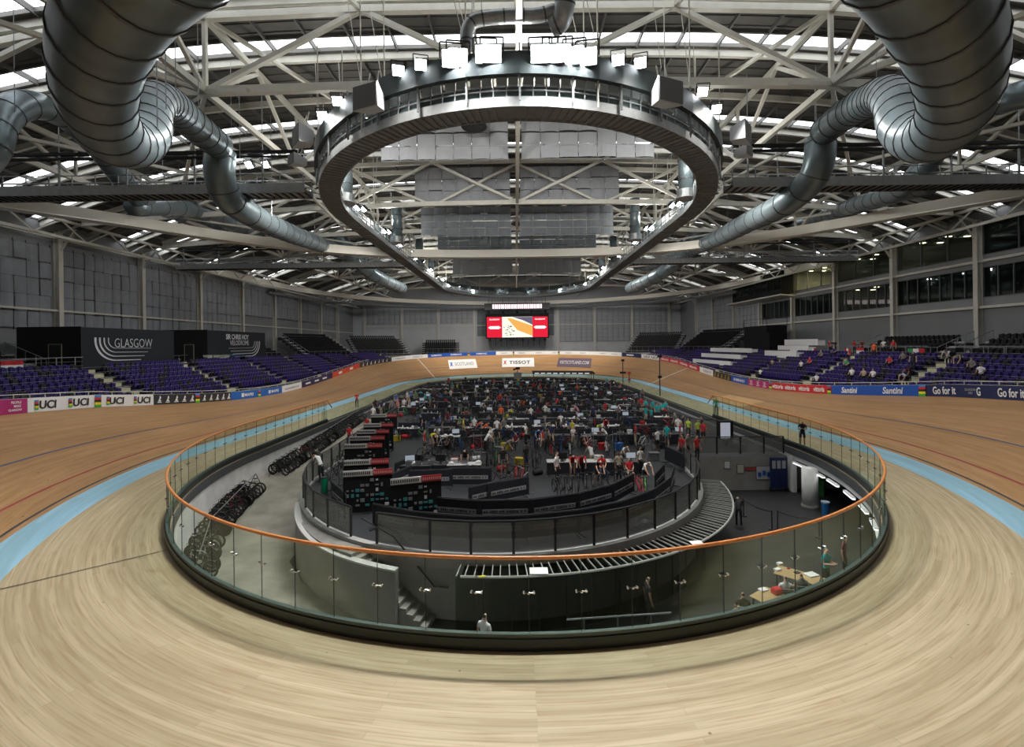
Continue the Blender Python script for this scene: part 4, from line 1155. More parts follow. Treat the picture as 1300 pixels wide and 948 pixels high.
# ------------------------------------------------------------------ dark kiosks on the left
KIO = mat('kiosk_dark_blue_grey', (.010, .015, .022), .6, spec=.3, var=.1, vscale=.5); KIO2 = mat('kiosk_side_black', (.006, .006, .009), .6)
LOGO = mat('kiosk_lettering', (.62, .64, .68), .5)
def kiosk(label, ya, yb, zt, title, mirror, tz):
    X = -36.2; t = thing('kiosk', label, 'kiosk', (X, (ya+yb)/2, CZ))
    m = MB(); m.bbox(X-5.2, X, ya, yb, CZ-.4, zt, 0); m.build('kiosk_body', KIO, t)
    m = MB(); m.bbox(X-5.3, X+.02, ya-.03, ya+.02, CZ, zt+.05); m.build('kiosk_end', KIO2, t)
    m = MB(); x = X-1.6; m.bbox(x-1.0, x, ya-.08, ya-.04, CZ, CZ+2.1); d = m.build('door', mat('kiosk_door', (.02, .02, .022), .5), t)
    f = MB(); f.bbox(x-1.06, x-1.0, ya-.1, ya-.03, CZ, CZ+2.15); f.bbox(x, x+.06, ya-.1, ya-.03, CZ, CZ+2.15); f.bbox(x-1.06, x+.06, ya-.1, ya-.03, CZ+2.1, CZ+2.16); f.build('door_frame', mat('brass_frame', (.25, .23, .14), .5), d)
    # nested arcs of the emblem
    yc = ya+(yb-ya)*tz; P = lambda u, v: Vector((X+.03, u, v))
    L = yb-ya; s = 1 if not mirror else -1
    for k in range(4):
        ro = 1.75-.36*k; th = .2-.035*k; a = MB(); n = 14; vs = []
        cy0 = yc-s*L*.18; top = zt-.85-(.35 if mirror else 0)
        cz = top-.25
        pts = [(0, top)]
        for q in range(n+1):
            g = PI/2*q/n; pts.append((ro*1.15*(1-math.cos(g)), cz-ro*math.sin(g)))
        pts.append((L*.46, cz-ro-.02))
        off = (1.75-ro)*1.15
        for i, (u, v) in enumerate(pts):
            w = th*(1-.75*max(0, i-n/2)/(len(pts)-n/2)) if i > n/2 else th
            u2 = cy0-1.6*s*0+s*(off+u)-s*1.2
            # inner side of the stroke
            if i == 0: vs += [P(u2-s*w/2, v), P(u2+s*w/2, v)]
            else:
                pu, pv = pts[i-1]; du, dv = u-pu, v-pv; l = math.hypot(du, dv) or 1
                vs += [P(u2+s*dv/l*w/2, v-du/l*w/2), P(u2-s*dv/l*w/2, v+du/l*w/2)]
        a.add(vs, [(2*i, 2*i+1, 2*i+3, 2*i+2) for i in range(len(pts)-1)])
        a.build('emblem_arc', LOGO, t)
    for (tx, dy, dzz, w, b, h) in title:
        text(tx, Vector((X+.05, yc+dy, zt-dzz)), (0, 1, 0), (0, 0, 1), w, LOGO, t, height=h, bold=b)
    return t
kiosk('dark kiosk with white arcs reading GLASGOW', 37.6, 47.8, 8.75, [('GLASGOW', .9, 1.3, 4.2, -.012, .8)], False, .42)
kiosk('dark kiosk with white arcs reading SIR CHRIS HOY VELODROME', 53.0, 65.2, 9.0, [('SIR CHRIS HOY', -1.6, .7, 4.8, .02, .66), ('VELODROME', -1.2, 1.45, 4.0, -.005, .62)], True, .60)
m = MB(); m.bbox(-36.1, -36.0, 52, 60, CZ, CZ+.9); tag(m.build('glass_screen', glassmat('smoky_glass', (.55, .55, .5))), 'smoky glass screen before the second dark kiosk', 'screen')
# concourse rails
def rail_line(name, pts, label, h=1.05, post=1.5, midrails=1, m_=None):
    t = thing(name, label, 'handrail', pts[0]); pts = [Vector(p) for p in pts]
    m = MB(); m.tube([p+Vector((0, 0, h)) for p in pts], .03, 6)
    for k in range(midrails): m.tube([p+Vector((0, 0, h*(k+1)/(midrails+1))) for p in pts], .015, 4)
    m.build('top_rail', m_ or GREY_STEEL, t)
    m = MB()
    for p, d, u in poly_walk(pts, post): m.bar(p, p+Vector((0, 0, h)), .05)
    m.build('rail_post', m_ or GREY_STEEL, t); return t
rail_line('concourse_rail', [(-35.9, 24, CZ), (-35.9, 37.4, CZ)], 'grey rail behind the top purple row at far left', midrails=2)
rail_line('concourse_rail', [(35.9, 24, CZ), (35.9, 37.2, CZ)], 'grey rail behind the top purple row at far right', midrails=1)
rail_line('concourse_rail', [(35.9, 40, CZ), (35.9, 54, CZ)], 'grey rail behind the top purple row, middle of right stand', midrails=1)
# ------------------------------------------------------------------ glazed hospitality rooms on the right
GLZ = glassmat('dark_window_glass', (.52, .57, .57), .04)
ROOMW = mat('room_inside', (.26, .26, .25), .8); WARM = emitmat('room_lamp', (1, .8, .5), 14)
m = MB(); m.bbox(XW+6, XW+6.2, WY0, WY1, 10.5, 18.2)
for z in (10.6, 14.3, 18.1): m.bbox(XW+.4, XW+6.2, WY0, WY1, z-.1, z+.1)
ys = [24.6]+LC[:6]
for y in ys: m.bbox(XW+.4, XW+6, y-.06, y+.06, 10.6, 18.1)
struct(m.build('wall_rooms', ROOMW), 'dark interior of the glazed rooms on right')
wn = 20
for lv, (za, zb) in enumerate(WZ):
    for b in range(len(ys)-1):
        y0, y1 = ys[b]+.25, ys[b+1]-.25
        g = MB(); g.bbox(XW+.1, XW+.13, y0, y1, za, zb); o = g.build('window_%d' % wn, GLZ); wn += 1; struct(o, 'glazing of the %s rooms on right wall' % ('lower', 'upper')[lv])
        fr = MB(); nn_ = 7 if lv == 0 else 3
        for k in range(nn_+1): y = y0+(y1-y0)*k/nn_; fr.bbox(XW-.02, XW+.16, y-.035, y+.035, za, zb)
        fr.bbox(XW-.04, XW+.2, y0, y1, za-.08, za); fr.bbox(XW-.04, XW+.2, y0, y1, zb, zb+.08); fr.build('window_frame', mat('window_mullion', (.12, .125, .13), .5), o)
        for k in range(3):
            y = y0+(y1-y0)*(k+.5)/3; 
            lit = lv == 1 and b in (2, 3, 4) or (lv == 0 and b == 3)
            if lit:
                for xx in (1.4, 3.4):
                    a = MB(); a.bbox(XW+xx, XW+xx+.5, y-.15, y+.15, zb+.02, zb+.08)
                    tag(a.build('room_lamp', WARM), 'small warm ceiling lamp in %s glazed room, bay %s, lamp %s %s' % (('lower', 'upper')[lv], ORD[b], ORD[k], ('front', 'rear')[xx > 2]), 'lamp', 'ceiling lamps in the glazed rooms')
for y, e in ((68.5, 700),):
    l = bpy.data.lights.new('room_light', 'AREA'); l.energy = e*2; l.size = 3; l.color = (1, .75, .4); o = bpy.data.objects.new('room_light', l); COL.objects.link(o); o.location = (XW+3, y, 17.7)
# white bands and sill beams across the right facade
for z, lb in ((9.9, 'lowest'), (14.35, 'middle')):
    m = MB(); m.bbox(XW-.35, XW, 24, 84, z-.12, z+.12); tag(m.build('facade_ledge', WHITE_STEEL), '%s cream ledge under the glazed rooms on right' % lb, 'ledge')
# black projecting commentary box
t = thing('commentary_box', 'black glazed commentary box jutting from right wall', 'commentary box', (42.8, 81, 14.5))
m = MB(); m.bbox(42.6, 44.4, 73.2, 90, 17.6, 18.3); m.bbox(42.6, 44.4, 73.2, 73.4, 14.6, 18); m.bbox(42.6, 44.4, 89.8, 90, 14.6, 18); m.bbox(44.2, 44.4, 73.2, 90, 14.6, 18); m.bbox(42.6, 42.8, 73.2, 90, 14.6, 15.4); m.build('box_shell', BLACK, t)
m = MB(); m.bbox(42.62, 42.66, 73.4, 89.8, 15.4, 17.6); m.build('box_glazing', GLZ, t)
m = MB()
for k in range(9): m.bbox(42.56, 42.7, 73.4+2.05*k-.04, 73.4+2.05*k+.04, 15.4, 17.6)
m.build('box_mullion', DARK_STEEL, t)
m = MB(); m.add([(42.3, 73, 14.5), (45, 73, 14.3), (45, 92, 14.3), (42.3, 92, 14.5), (42.3, 73, 14.3), (45, 73, 14.0), (45, 92, 14.0), (42.3, 92, 14.3)], [(0, 1, 2, 3), (7, 6, 5, 4), (0, 4, 5, 1), (1, 5, 6, 2), (2, 6, 7, 3), (3, 7, 4, 0)]); m.build('soffit', WHITE_STEEL, t)
# long white desks on the right stand
for k, (X, ya, yb, za, zb) in enumerate(((30.8, 66, 80, 3.35, 3.95), (32.3, 66, 80, 4.35, 4.9), (33.9, 66, 80, 5.25, 5.8), (33.6, 55, 62, 4.75, 5.55), (35.4, 55.5, 62, 5.45, 6.2), (37.2, 56.5, 63.5, 6.3, 7.0))):
    lb = ('lowest', 'middle', 'highest')[k % 3]+' long white commentary desk in the '+('farther', 'nearer')[k > 2]+' bank on right stand'
    t = thing('commentary_desk', lb, 'desk', (X, (ya+yb)/2, za))
    m = MB(); m.bbox(X-.05, X, ya, yb, za, zb+.1); m.bbox(X, X+.9, ya, ya+.05, za, zb); m.bbox(X, X+.9, yb-.05, yb, za, zb); m.build('desk_front', WHITE, t)
    m = MB(); m.bbox(X, X+.9, ya, yb, zb-.06, zb); m.build('desk_top', OFFWHITE, t)
    m = MB()
    for y in (ya+.4, (ya+yb)/2, yb-.4): m.bbox(X+.6, X+.65, y, y+.05, za-1.3, zb)
    m.build('desk_leg', GREY_STEEL, t)
# black draped camera platform
t = thing('camera_platform', 'black draped camera platform in front of right wall', 'platform', (40.5, 74, CZ))
m = MB(); m.bbox(38.8, 42, 71, 78, CZ, 9.4); m.bbox(38.4, 41, 69.5, 73, CZ, 8.3); m.build('black_drape', BLACK, t)
m = MB()
for x in (38.8, 42): 
    for y in (71, 78): m.bar((x, y, 9.2), (x, y, 10.6), .06)
m.bar((38.8, 71, 10.5), (38.8, 78, 10.5), .05); m.bar((38.8, 71, 10.5), (42, 71, 10.5), .05); m.build('platform_rail', DARK_STEEL, t)
# ------------------------------------------------------------------ video screen
SY = 118.0
t = thing('video_screen', 'large lit video screen hung at the far end of hall', 'video screen', (.2, SY, 9))
def scr(px, py): return at(px, py, SY)
a, b = scr(618, 402.5), scr(695.5, 427.5)
m = MB(); m.bbox(a.x-.3, b.x+.3, SY, SY+.5, b.z-.25, a.z+.9); m.build('screen_housing', BLACK, t)
def spanel(x0, x1, z0, z1, col, s, nm, dy=.02):
    m = MB(); m.bbox(x0, x1, SY-dy-.02, SY-dy, z0, z1); return m.build(nm, emitmat(nm+'_%d' % int(s*100+col[0]*1000), col, s), t)
w = b.x-a.x; h = a.z-b.z
spanel(a.x, a.x+w*.25, b.z, a.z, (.85, .02, .05), 1.0, 'red_display'); spanel(b.x-w*.25, b.x, b.z, a.z, (.85, .02, .05), 1.0, 'red_display')
spanel(a.x+w*.25, b.x-w*.25, b.z, a.z, (1, .93, .78), 1.15, 'track_display')
m = MB(); y = SY-.06
m.add([(a.x+w*.33, y, a.z-.3), (a.x+w*.42, y, a.z-.5), (b.x-w*.25, y, b.z+h*.55), (b.x-w*.25, y, b.z+.3), (a.x+w*.5, y, b.z+h*.35)], [(0, 1, 2, 3, 4)]); m.build('display_banking', emitmat('display_orange', (1, .5, .12), .95), t)
m = MB(); m.add([(a.x+w*.42, y, a.z-.05), (b.x-w*.25, y, a.z-.05), (b.x-w*.25, y, a.z-h*.4), (a.x+w*.6, y, a.z-h*.18)], [(0, 1, 2, 3)]); m.build('display_stand', emitmat('display_dark', (.25, .22, .35), .6), t)
m = MB(); rnd = random.Random(3)
for k in range(26): m.box((a.x+w*(.28+.17*rnd.random()), y-.01, b.z+h*(.08+.5*rnd.random())), (.3, .01, .22))
m.build('display_crowd', emitmat('display_grey', (.4, .4, .35), .5), t)
for xx in (a.x+w*.125, b.x-w*.125):
    text('GLASGOW', Vector((xx, SY-.06, a.z-.65)), (1, 0, 0), (0, 0, 1), w*.17, emitmat('display_white', (1, 1, 1), 1.2), t, height=.4, bold=.02)
    m = MB(); m.box((xx, SY-.06, (a.z+b.z)/2-.1), (w*.16, .02, .75)); m.box((xx, SY-.06, (a.z+b.z)/2-.1), (w*.2, .02, .3)); m.build('display_logo', emitmat('display_white', (1, 1, 1), 1.2), t)
m = MB()
for k in range(11): x = a.x+.8+(w-1.6)*k/10; m.bar((x, SY+.2, b.z-.2), (x, SY+.2, b.z-2.2), .12); 
for k in range(0, 11, 2): x = a.x+.8+(w-1.6)*k/10; m.box((x, SY+.1, b.z-.6), (.45, .4, .8))
m.build('screen_leg', BLACK, t)
m = MB()
for k in range(5): x = a.x+.5+(w-1)*k/4; m.bar((x, SY+.2, a.z+.8), (x, SY+.2, a.z+5), .08); m.box((x, SY+.1, a.z+1.2), (.5, .3, .5))
m.build('hanging_bar', BLACK, t)
t = thing('light_strip', 'pink lit lettering strip above the video screen', 'light strip', scr(657, 389))
a2, b2 = scr(625, 387), scr(688, 391.5)
m = MB(); m.bbox(a2.x-2, b2.x+2, SY-1, SY-.6, b2.z-.3, a2.z+.3); m.build('strip_housing', DARK_STEEL, t)
m = MB()
for k in range(4): x = a2.x+(b2.x-a2.x)*k/3; m.bar((x, SY-.8, a2.z), (x, SY-.8, zr(x)-.2), .06)
m.build('hanging_bar', BLACK, t)
m = MB()
for k in range(24): x = a2.x+(b2.x-a2.x)*(k+.5)/24; m.box((x, SY-1.03, (a2.z+b2.z)/2), ((b2.x-a2.x)/24*.7, .02, a2.z-b2.z))
m.build('lit_letters', emitmat('strip_pink', (1, .72, .76), 2.2), t)
# ------------------------------------------------------------------ glass balustrades
GL = glassmat('green_tinted_glass', (.915, .95, .925), .0)
GL2 = glassmat('low_glass', (.88, .95, .93), .01)
RAILW = mat('orange_timber_rail', (.62, .24, .07), .35, var=.12, vscale=5)
CHAN = mat('black_base_channel', (.01, .014, .013), .35)
SHOE = mat('green_grey_glass_shoe', (.07, .10, .09), .35)
def fence_path(s, ya, left_first=True):
    """fine path round the near bend from left (y=ya) through the apex to right (y=ya)"""
    pts = []
    nL = [i for i in range(NO) if OV[i][0] < 0 and OV[i][1] <= ya or (i == 0)]
    li = sorted([i for i in range(NO//2) if OV[i][1] <= ya and OV[i][0] <= .01], reverse=True)
    ri = sorted([i for i in range(NO//2, NO) if OV[i][1] <= ya and OV[i][0] >= -.01], reverse=True)
    for i in li+ri:
        x, y, nx, ny = OV[i]; pts.append(Vector((x+nx*s, y+ny*s, 0)))
    return pts
FP = fence_path(.12, 41.4)
t = thing('glass_balustrade', 'tall curved glass balustrade with orange timber rail round the near bend', 'balustrade', (0, 10.2, 0))
m = MB()
fr = [(p, ((FP[min(i+1, len(FP)-1)]-FP[max(i-1, 0)]).normalized())) for i, p in enumerate(FP)]
def swp(pts, prof_, closed=False):
    mm = MB(); path = []
    for i, p in enumerate(pts):
        d = pts[min(i+1, len(pts)-1)]-pts[max(i-1, 0)]; d.z = 0; d.normalize(); path.append((p, (d.y, -d.x)))   # outward = right of travel
    mm.sweep(path, prof_, closed=closed); return mm
swp(FP, [(-.09, 0), (-.09, .27), (.09, .27), (.09, 0)]).build('base_channel', CHAN, t)
swp(FP, [(-.05, .27), (-.05, .36), (.05, .36), (.05, .27)]).build('glass_shoe', SHOE, t)
rp_ = [p+Vector((0, 0, 2.04)) for p in FP]; rp_ = [FP[0]+Vector((0, 1.1, 1.2))]+rp_+[FP[-1]+Vector((0, 1.1, 1.2))]
m = MB(); m.tube(rp_, .045, 8); m.build('timber_rail', RAILW, t, smooth=True)
W = poly_walk(FP, 1.18); W = [(FP[0], None, 0)]+W+[(FP[-1], None, 0)]
CL = MB()
for k in range(len(W)-1):
    a, b = W[k][0], W[k+1][0]; d = (b-a).normalized(); a2 = a+d*.012; b2 = b-d*.012; nn = Vector((d.y, -d.x, 0))*.009
    g = MB(); vs = [a2-nn, b2-nn, b2+nn, a2+nn]
    g.add([v+Vector((0, 0, .34)) for v in vs]+[v+Vector((0, 0, 2.0)) for v in vs], [(3, 2, 1, 0), (4, 5, 6, 7), (0, 1, 5, 4), (1, 2, 6, 5), (2, 3, 7, 6), (3, 0, 4, 7)])
    o = g.build('glass_panel', GL, t)
    c = MB(); q = b+Vector((0, 0, 1.27)); o_ = Vector((d.y, -d.x, 0))
    for s in (-1, 1):
        e = q+d*.11*s; c.tube([e-o_*.03, e+o_*.03], .028, 8); c.tube([e+o_*.03, q+Vector((0, 0, .02))+o_*.05], .012, 5)
    c.box(q+o_*.05, (.05, .03, .03), rz=math.atan2(d.y, d.x)); c.build('clamp', CHROME, o)
    j = MB(); j.bar(b+Vector((0, 0, .34)), b+Vector((0, 0, 2.0)), .014); j.build('panel_joint', DARK_STEEL, o)
# lower glass along the straights and round the far bend
def low_path():
    pts = []
    i0 = [i for i in range(NO//2) if OV[i][1] >= 40 and OV[i][0] < 0][0]
    i1 = [i for i in range(NO//2, NO) if OV[i][1] >= 40 and OV[i][0] > 0][-1]
    for i in range(i0, i1+1): x, y, nx, ny = OV[i]; pts.append(Vector((x+nx*.1, y+ny*.1, 0)))
    return pts
LP = low_path()
t = thing('low_glass_balustrade', 'low pale green glass balustrade edging the far infield', 'balustrade', (0, 96, 0))
swp(LP, [(.06, 0), (.06, .12), (-.06, .12), (-.06, 0)]).build('base_channel', SHOE, t)
W = poly_walk(LP, 1.75); W = [(LP[0], None, 0)]+W+[(LP[-1], None, 0)]
for k in range(len(W)-1):
    a, b = W[k][0], W[k+1][0]; d = (b-a).normalized(); a2 = a+d*.015; b2 = b-d*.015; nn = Vector((d.y, -d.x, 0))*.008
    g = MB(); vs = [a2-nn, b2-nn, b2+nn, a2+nn]
    g.add([v+Vector((0, 0, .1)) for v in vs]+[v+Vector((0, 0, 1.15)) for v in vs], [(3, 2, 1, 0), (4, 5, 6, 7), (0, 1, 5, 4), (1, 2, 6, 5), (2, 3, 7, 6), (3, 0, 4, 7)])
    g.build('glass_panel', GL2, t)
# ------------------------------------------------------------------ infield deck, ramp, lower level
DZK = -.65; DC = Vector((-1.1, 26.6, 0)); DR = 10.6; LZ = -2.9
def circ(r, a, z=0): return Vector((DC.x+r*math.cos(a), DC.y+r*math.sin(a), z))
def inner_x(y, side): # plan half width of pit at y
    if y < Y0: q = 1-((Y0-y)/B_)**2
    elif y > Y1: q = 1-((y-Y1)/B_)**2
    else: q = 1
    return side*A_*math.sqrt(max(q, 0))
RAMP_T = 47.0
outl = []
aR = 0.0
n = 40
for k in range(n+1):
    a = PI+(PI+aR)*k/n if True else 0
    outl.append(circ(DR, a))
outl += [Vector((10.3, 29.9, 0)), Vector((17.3, 29.9, 0))]
y = 31
while y < Y1+B_-.4: outl.append(Vector((inner_x(y, 1)-.05, y, 0))); y += 1.5 if y > Y1 else 6
outl.append(Vector((0, Y1+B_-.06, 0)))
y = Y1+B_-.5
while y > RAMP_T: outl.append(Vector((inner_x(y, -1)+.05, y, 0))); y -= 1.5 if y > Y1 else 6
outl += [Vector((-17.35, RAMP_T, 0)), Vector((-12.6, RAMP_T, 0))]
m = MB(); N_ = len(outl)
m.add([(p.x, p.y, DZK) for p in outl]+[(p.x, p.y, -3.0) for p in outl], [tuple(range(N_))]+[(i, (i+1) % N_, N_+(i+1) % N_, N_+i) for i in range(N_)])
m.m = [0]+[1]*N_
struct(m.build('floor', [DECKM, mat('deck_side_concrete', (.27, .265, .25), .8, var=.15, vscale=1)]), 'charcoal rubber infield floor with pale concrete edge')
kerbp = [circ(DR+.02, PI+(PI+aR)*k/60, DZK) for k in range(61)]
LE = lambda y: -11.7-.9*(y-26.6)/20.4
leftedge = [Vector((LE(y)-.02, y, DZK)) for y in range(47, 27, -3)]
kk = leftedge+kerbp+[Vector((10.32, 29.85, DZK))]
m = swp([Vector((p.x, p.y, DZK)) for p in kk], [(-.1, -.35), (-.1, .12), (.16, .12), (.16, -.35)]); tag(m.build('deck_kerb', mat('deck_kerb_concrete', (.30, .30, .285), .8, var=.12, vscale=2)), 'pale concrete kerb round the edge of the infield deck', 'kerb')
AG_ = math.atan2(17.1-DC.y, -6.0-DC.x)+2*PI
def WR(a): return DR+.2+.78*smooth01((a-PI-.25)/(AG_-PI-.25))
# ramp
m = MB(); ys = [10.8+k*(RAMP_T-10.8)/24 for k in range(25)]
def ramp_z(y): return min(DZK, max(LZ, LZ+(y-14)*(DZK-LZ)/(RAMP_T-14)))
for k in range(24):
    ya, yb = ys[k], ys[k+1]
    def rx(y):
        if y >= 26.6: return LE(y)+.1
        if y > 15.6:
            r = WR(math.atan2(y-DC.y, -1)+2*PI); r = 11.5 if y < 20 else 10.75; q = r*r-(y-DC.y)**2; return DC.x-math.sqrt(q)+.1 if q > 0 else -4.5
        return -4.5
    m.add([(inner_x(ya, -1), ya, ramp_z(ya)), (rx(ya), ya, ramp_z(ya)), (rx(yb), yb, ramp_z(yb)), (inner_x(yb, -1), yb, ramp_z(yb))], [(0, 1, 2, 3)])
RAMPM = mat('ramp_concrete', (.24, .225, .185), .7, var=.3, vscale=.8, bump=.08, bscale=20)
struct(m.build('floor_ramp', RAMPM), 'worn concrete ramp descending along the left wall')
# outer stair wall
def arcwall(r0, r1, a0, a1, z0, z1, n=20, name='curved_wall'):
    mm = MB()
    for k in range(n):
        a, b = a0+(a1-a0)*k/n, a0+(a1-a0)*(k+1)/n
        za = z1(k/n) if callable(z1) else z1; zb = z1((k+1)/n) if callable(z1) else z1
        f_ = lambda r, g: circ(r(g) if callable(r) else r, g)
        P = [f_(r0, a), f_(r1, a), f_(r1, b), f_(r0, b)]
        mm.add([(p.x, p.y, z0) for p in P]+[(P[0].x, P[0].y, za), (P[1].x, P[1].y, za), (P[2].x, P[2].y, zb), (P[3].x, P[3].y, zb)], [(3, 2, 1, 0), (4, 5, 6, 7), (0, 1, 5, 4), (1, 2, 6, 5), (2, 3, 7, 6), (3, 0, 4, 7)])
    return mm
aS = math.atan2(15.6-DC.y, -4.5-DC.x); aW0 = PI+.02
if aS < 0: aS += 2*PI
m = arcwall(lambda g: WR(g)-.2, WR, PI+.2, aS, LZ-.05, lambda u: DZK+.05-.3*u, 30); wo = tag(m.build('stair_wall', mat('stair_wall_concrete', (.20, .20, .185), .8, var=.12, vscale=1.0)), 'curved grey concrete wall with pale top beside the ramp', 'wall')
mm = MB()
for k in range(24):
    a, b = PI+.45+(aS-PI-.45)*k/24, PI+.45+(aS-PI-.45)*(k+1)/24; ua = (a-PI-.2)/(aS-PI-.2); ub = (b-PI-.2)/(aS-PI-.2)
    za, zb = DZK+.06-.3*ua, DZK+.06-.3*ub; P = [circ(WR(a)-.23, a), circ(WR(a)+.03, a), circ(WR(b)+.03, b), circ(WR(b)-.23, b)]
    mm.add([(P[0].x, P[0].y, za), (P[1].x, P[1].y, za), (P[2].x, P[2].y, zb), (P[3].x, P[3].y, zb), (P[0].x, P[0].y, za+.06), (P[1].x, P[1].y, za+.06), (P[2].x, P[2].y, zb+.06), (P[3].x, P[3].y, zb+.06)], [(3, 2, 1, 0), (4, 5, 6, 7), (0, 1, 5, 4), (1, 2, 6, 5), (2, 3, 7, 6), (3, 0, 4, 7)])
c = mm.build('wall_capping', mat('capping_concrete', (.42, .42, .40), .8)); c.parent = wo
# landing slab between deck and wall, then the stairs
aG = AG_
m = arcwall(DR+.05, lambda g: WR(g)-.15, PI+.25, aG, LZ, DZK-.02); struct(m.build('floor_landing', mat('landing_concrete', (.2, .195, .18), .8, var=.15, vscale=2)), 'concrete landing strip beside the deck gate')
t = thing('stairs', 'curved concrete stairs descending beside the deck front', 'stairs', circ(11.1, aG, LZ)); ns = 12; aE = aG+.27
m = MB()
for k in range(ns):
    a, b = aG+(aE-aG)*k/ns, aG+(aE-aG)*(k+1)/ns; q = arcwall(DR+.03, lambda g: WR(g)-.17, a, b, LZ, DZK-(k+1)*(DZK-LZ)/(ns+1), 2); m.add(q.v, q.f)
m.build('stair_flight', mat('stair_concrete', (.22, .21, .19), .8, var=.15, vscale=3), t)
m = MB(); m.tube([circ(DR+.12, aG-.02, DZK+1.0), circ(DR+.12, aG+.12, DZK+.55), circ(DR+.12, aE, LZ+1.2), circ(DR+.12, aE+.05, LZ+1.2)], .03, 6); m.build('stair_handrail', DARK_STEEL, t)
# deck balustrade with dark posts and smoky glass
DGL = glassmat('smoky_deck_glass', (.72, .74, .74), .03, .05, dirt=.34, dcol=(.32, .32, .30)); DPOST = mat('black_post', (.012, .013, .015), .4)
def deck_fence(label, pts, step=1.5, h=1.15, name='deck_balustrade'):
    t = thing(name, label, 'balustrade', pts[0]); w = [(pts[0], None)]+[(p, d) for p, d, u in poly_walk(pts, step)][0:]+[(pts[-1], None)]
    w = [w[0]]+[q for q in w[1:-1] if (q[0]-w[0][0]).length > step*.6 and (q[0]-w[-1][0]).length > step*.6]+[w[-1]]
    P = [q[0] for q in w]; m = MB(); m.tube([p+Vector((0, 0, h)) for p in P], .035, 6); m.build('top_rail', DPOST, t)
    for p in P:
        m = MB(); m.box(p+Vector((0, 0, h/2)), (.09, .06, h)); m.build('post', DPOST, t)
    for a, b in zip(P, P[1:]):
        d = (b-a).normalized(); a2 = a+d*.06; b2 = b-d*.06; nn = Vector((d.y, -d.x, 0))*.008; g = MB(); vs = [a2-nn, b2-nn, b2+nn, a2+nn]
        g.add([v+Vector((0, 0, .08)) for v in vs]+[v+Vector((0, 0, h-.06)) for v in vs], [(3, 2, 1, 0), (4, 5, 6, 7), (0, 1, 5, 4), (1, 2, 6, 5), (2, 3, 7, 6), (3, 0, 4, 7)]); g.build('glass_panel', DGL, t)
    return t
zk = DZK+.12
deck_fence('smoky glass fence with dark posts along the ramp side of deck', [Vector((LE(46.8), 46.8, zk)), Vector((LE(28), 28, zk))]+[circ(DR, PI+(aG-.09-PI)*k/14, zk) for k in range(15)])
deck_fence('smoky glass fence with dark posts round the curved deck front', [circ(DR, aG+.04+(2*PI+aR-aG-.04)*k/44, zk) for k in range(45)]+[Vector((10.3, 29.85, zk))])
deck_fence('smoky glass fence with dark posts above the right sunken court', [Vector((10.5, 29.95, zk)), Vector((17.2, 29.95, zk))], 1.55, 1.12)
# radial barred canopy round the deck front
t = thing('barred_canopy', 'curved dark canopy with pale radial bars below the deck front', 'canopy', circ(12.3, 1.5*PI, -.9))
ca0, ca1 = aS+.2, 2*PI-.12
SMOKE = glassmat('smoky_canopy_glass', (.25, .28, .28), .05, .1)
def cr(a): # outer radius
    return 11.5+.6*smooth01((a-4.6)/1.2)
m = MB(); n = 56
for k in range(n):
    a, b = ca0+(ca1-ca0)*k/n, ca0+(ca1-ca0)*(k+1)/n; P = [circ(DR+.2, a, -.86), circ(cr(a), a, -.92), circ(cr(b), b, -.92), circ(DR+.2, b, -.86)]
    m.add(P+[p-Vector((0, 0, .03)) for p in P], [(0, 1, 2, 3), (7, 6, 5, 4), (0, 4, 5, 1), (1, 5, 6, 2), (2, 6, 7, 3), (3, 7, 4, 0)])
m.build('canopy_glass', SMOKE, t)
m = MB()
for k in range(31):
    a = ca0+(ca1-ca0)*k/30
    for e in (-.012, .012): m.bar(circ(DR+.2, a+e, -.82), circ(cr(a), a+e, -.88), .03, .05)
m.build('radial_bars', mat('pale_bar', (.42, .42, .40), .4, .3), t)
m = MB(); m.tube([circ(cr(ca0+(ca1-ca0)*k/n), ca0+(ca1-ca0)*k/n, -.88) for k in range(n+1)], .045, 6); m.build('edge_beam', mat('pale_bar', (.5, .5, .48), .4), t)
# dark glazed front under the canopy
t = thing('glazed_screen', 'dark green glazed screen standing under the barred canopy', 'glass screen', circ(13, 1.45*PI, LZ))
P = [circ(11.3, aS+.18+(5.6-aS-.18)*k/12, LZ) for k in range(13)]
for a, b in zip(P, P[1:]):
    d = (b-a).normalized(); nn = Vector((d.y, -d.x, 0))*.01; vs = [a-nn, b-nn, b+nn, a+nn]; g = MB()
    g.add([v+Vector((0, 0, .02)) for v in vs]+[v+Vector((0, 0, 1.95)) for v in vs], [(3, 2, 1, 0), (4, 5, 6, 7), (0, 1, 5, 4), (1, 2, 6, 5), (2, 3, 7, 6), (3, 0, 4, 7)]); o = g.build('glass_panel', glassmat('teal_glass', (.70, .72, .70), .02), t)
    j = MB(); j.bar(b+Vector((0, 0, 0)), b+Vector((0, 0, 1.95)), .03); j.build('panel_joint', DARK_STEEL, o)
# barrier rail glimpsed in the lower level
rail_line('lower_rail', [(1.2, 14.4, LZ), (4.6, 14.7, LZ)], 'pale handrail on the lower level below the deck front', 1.0, 1.1, 1)
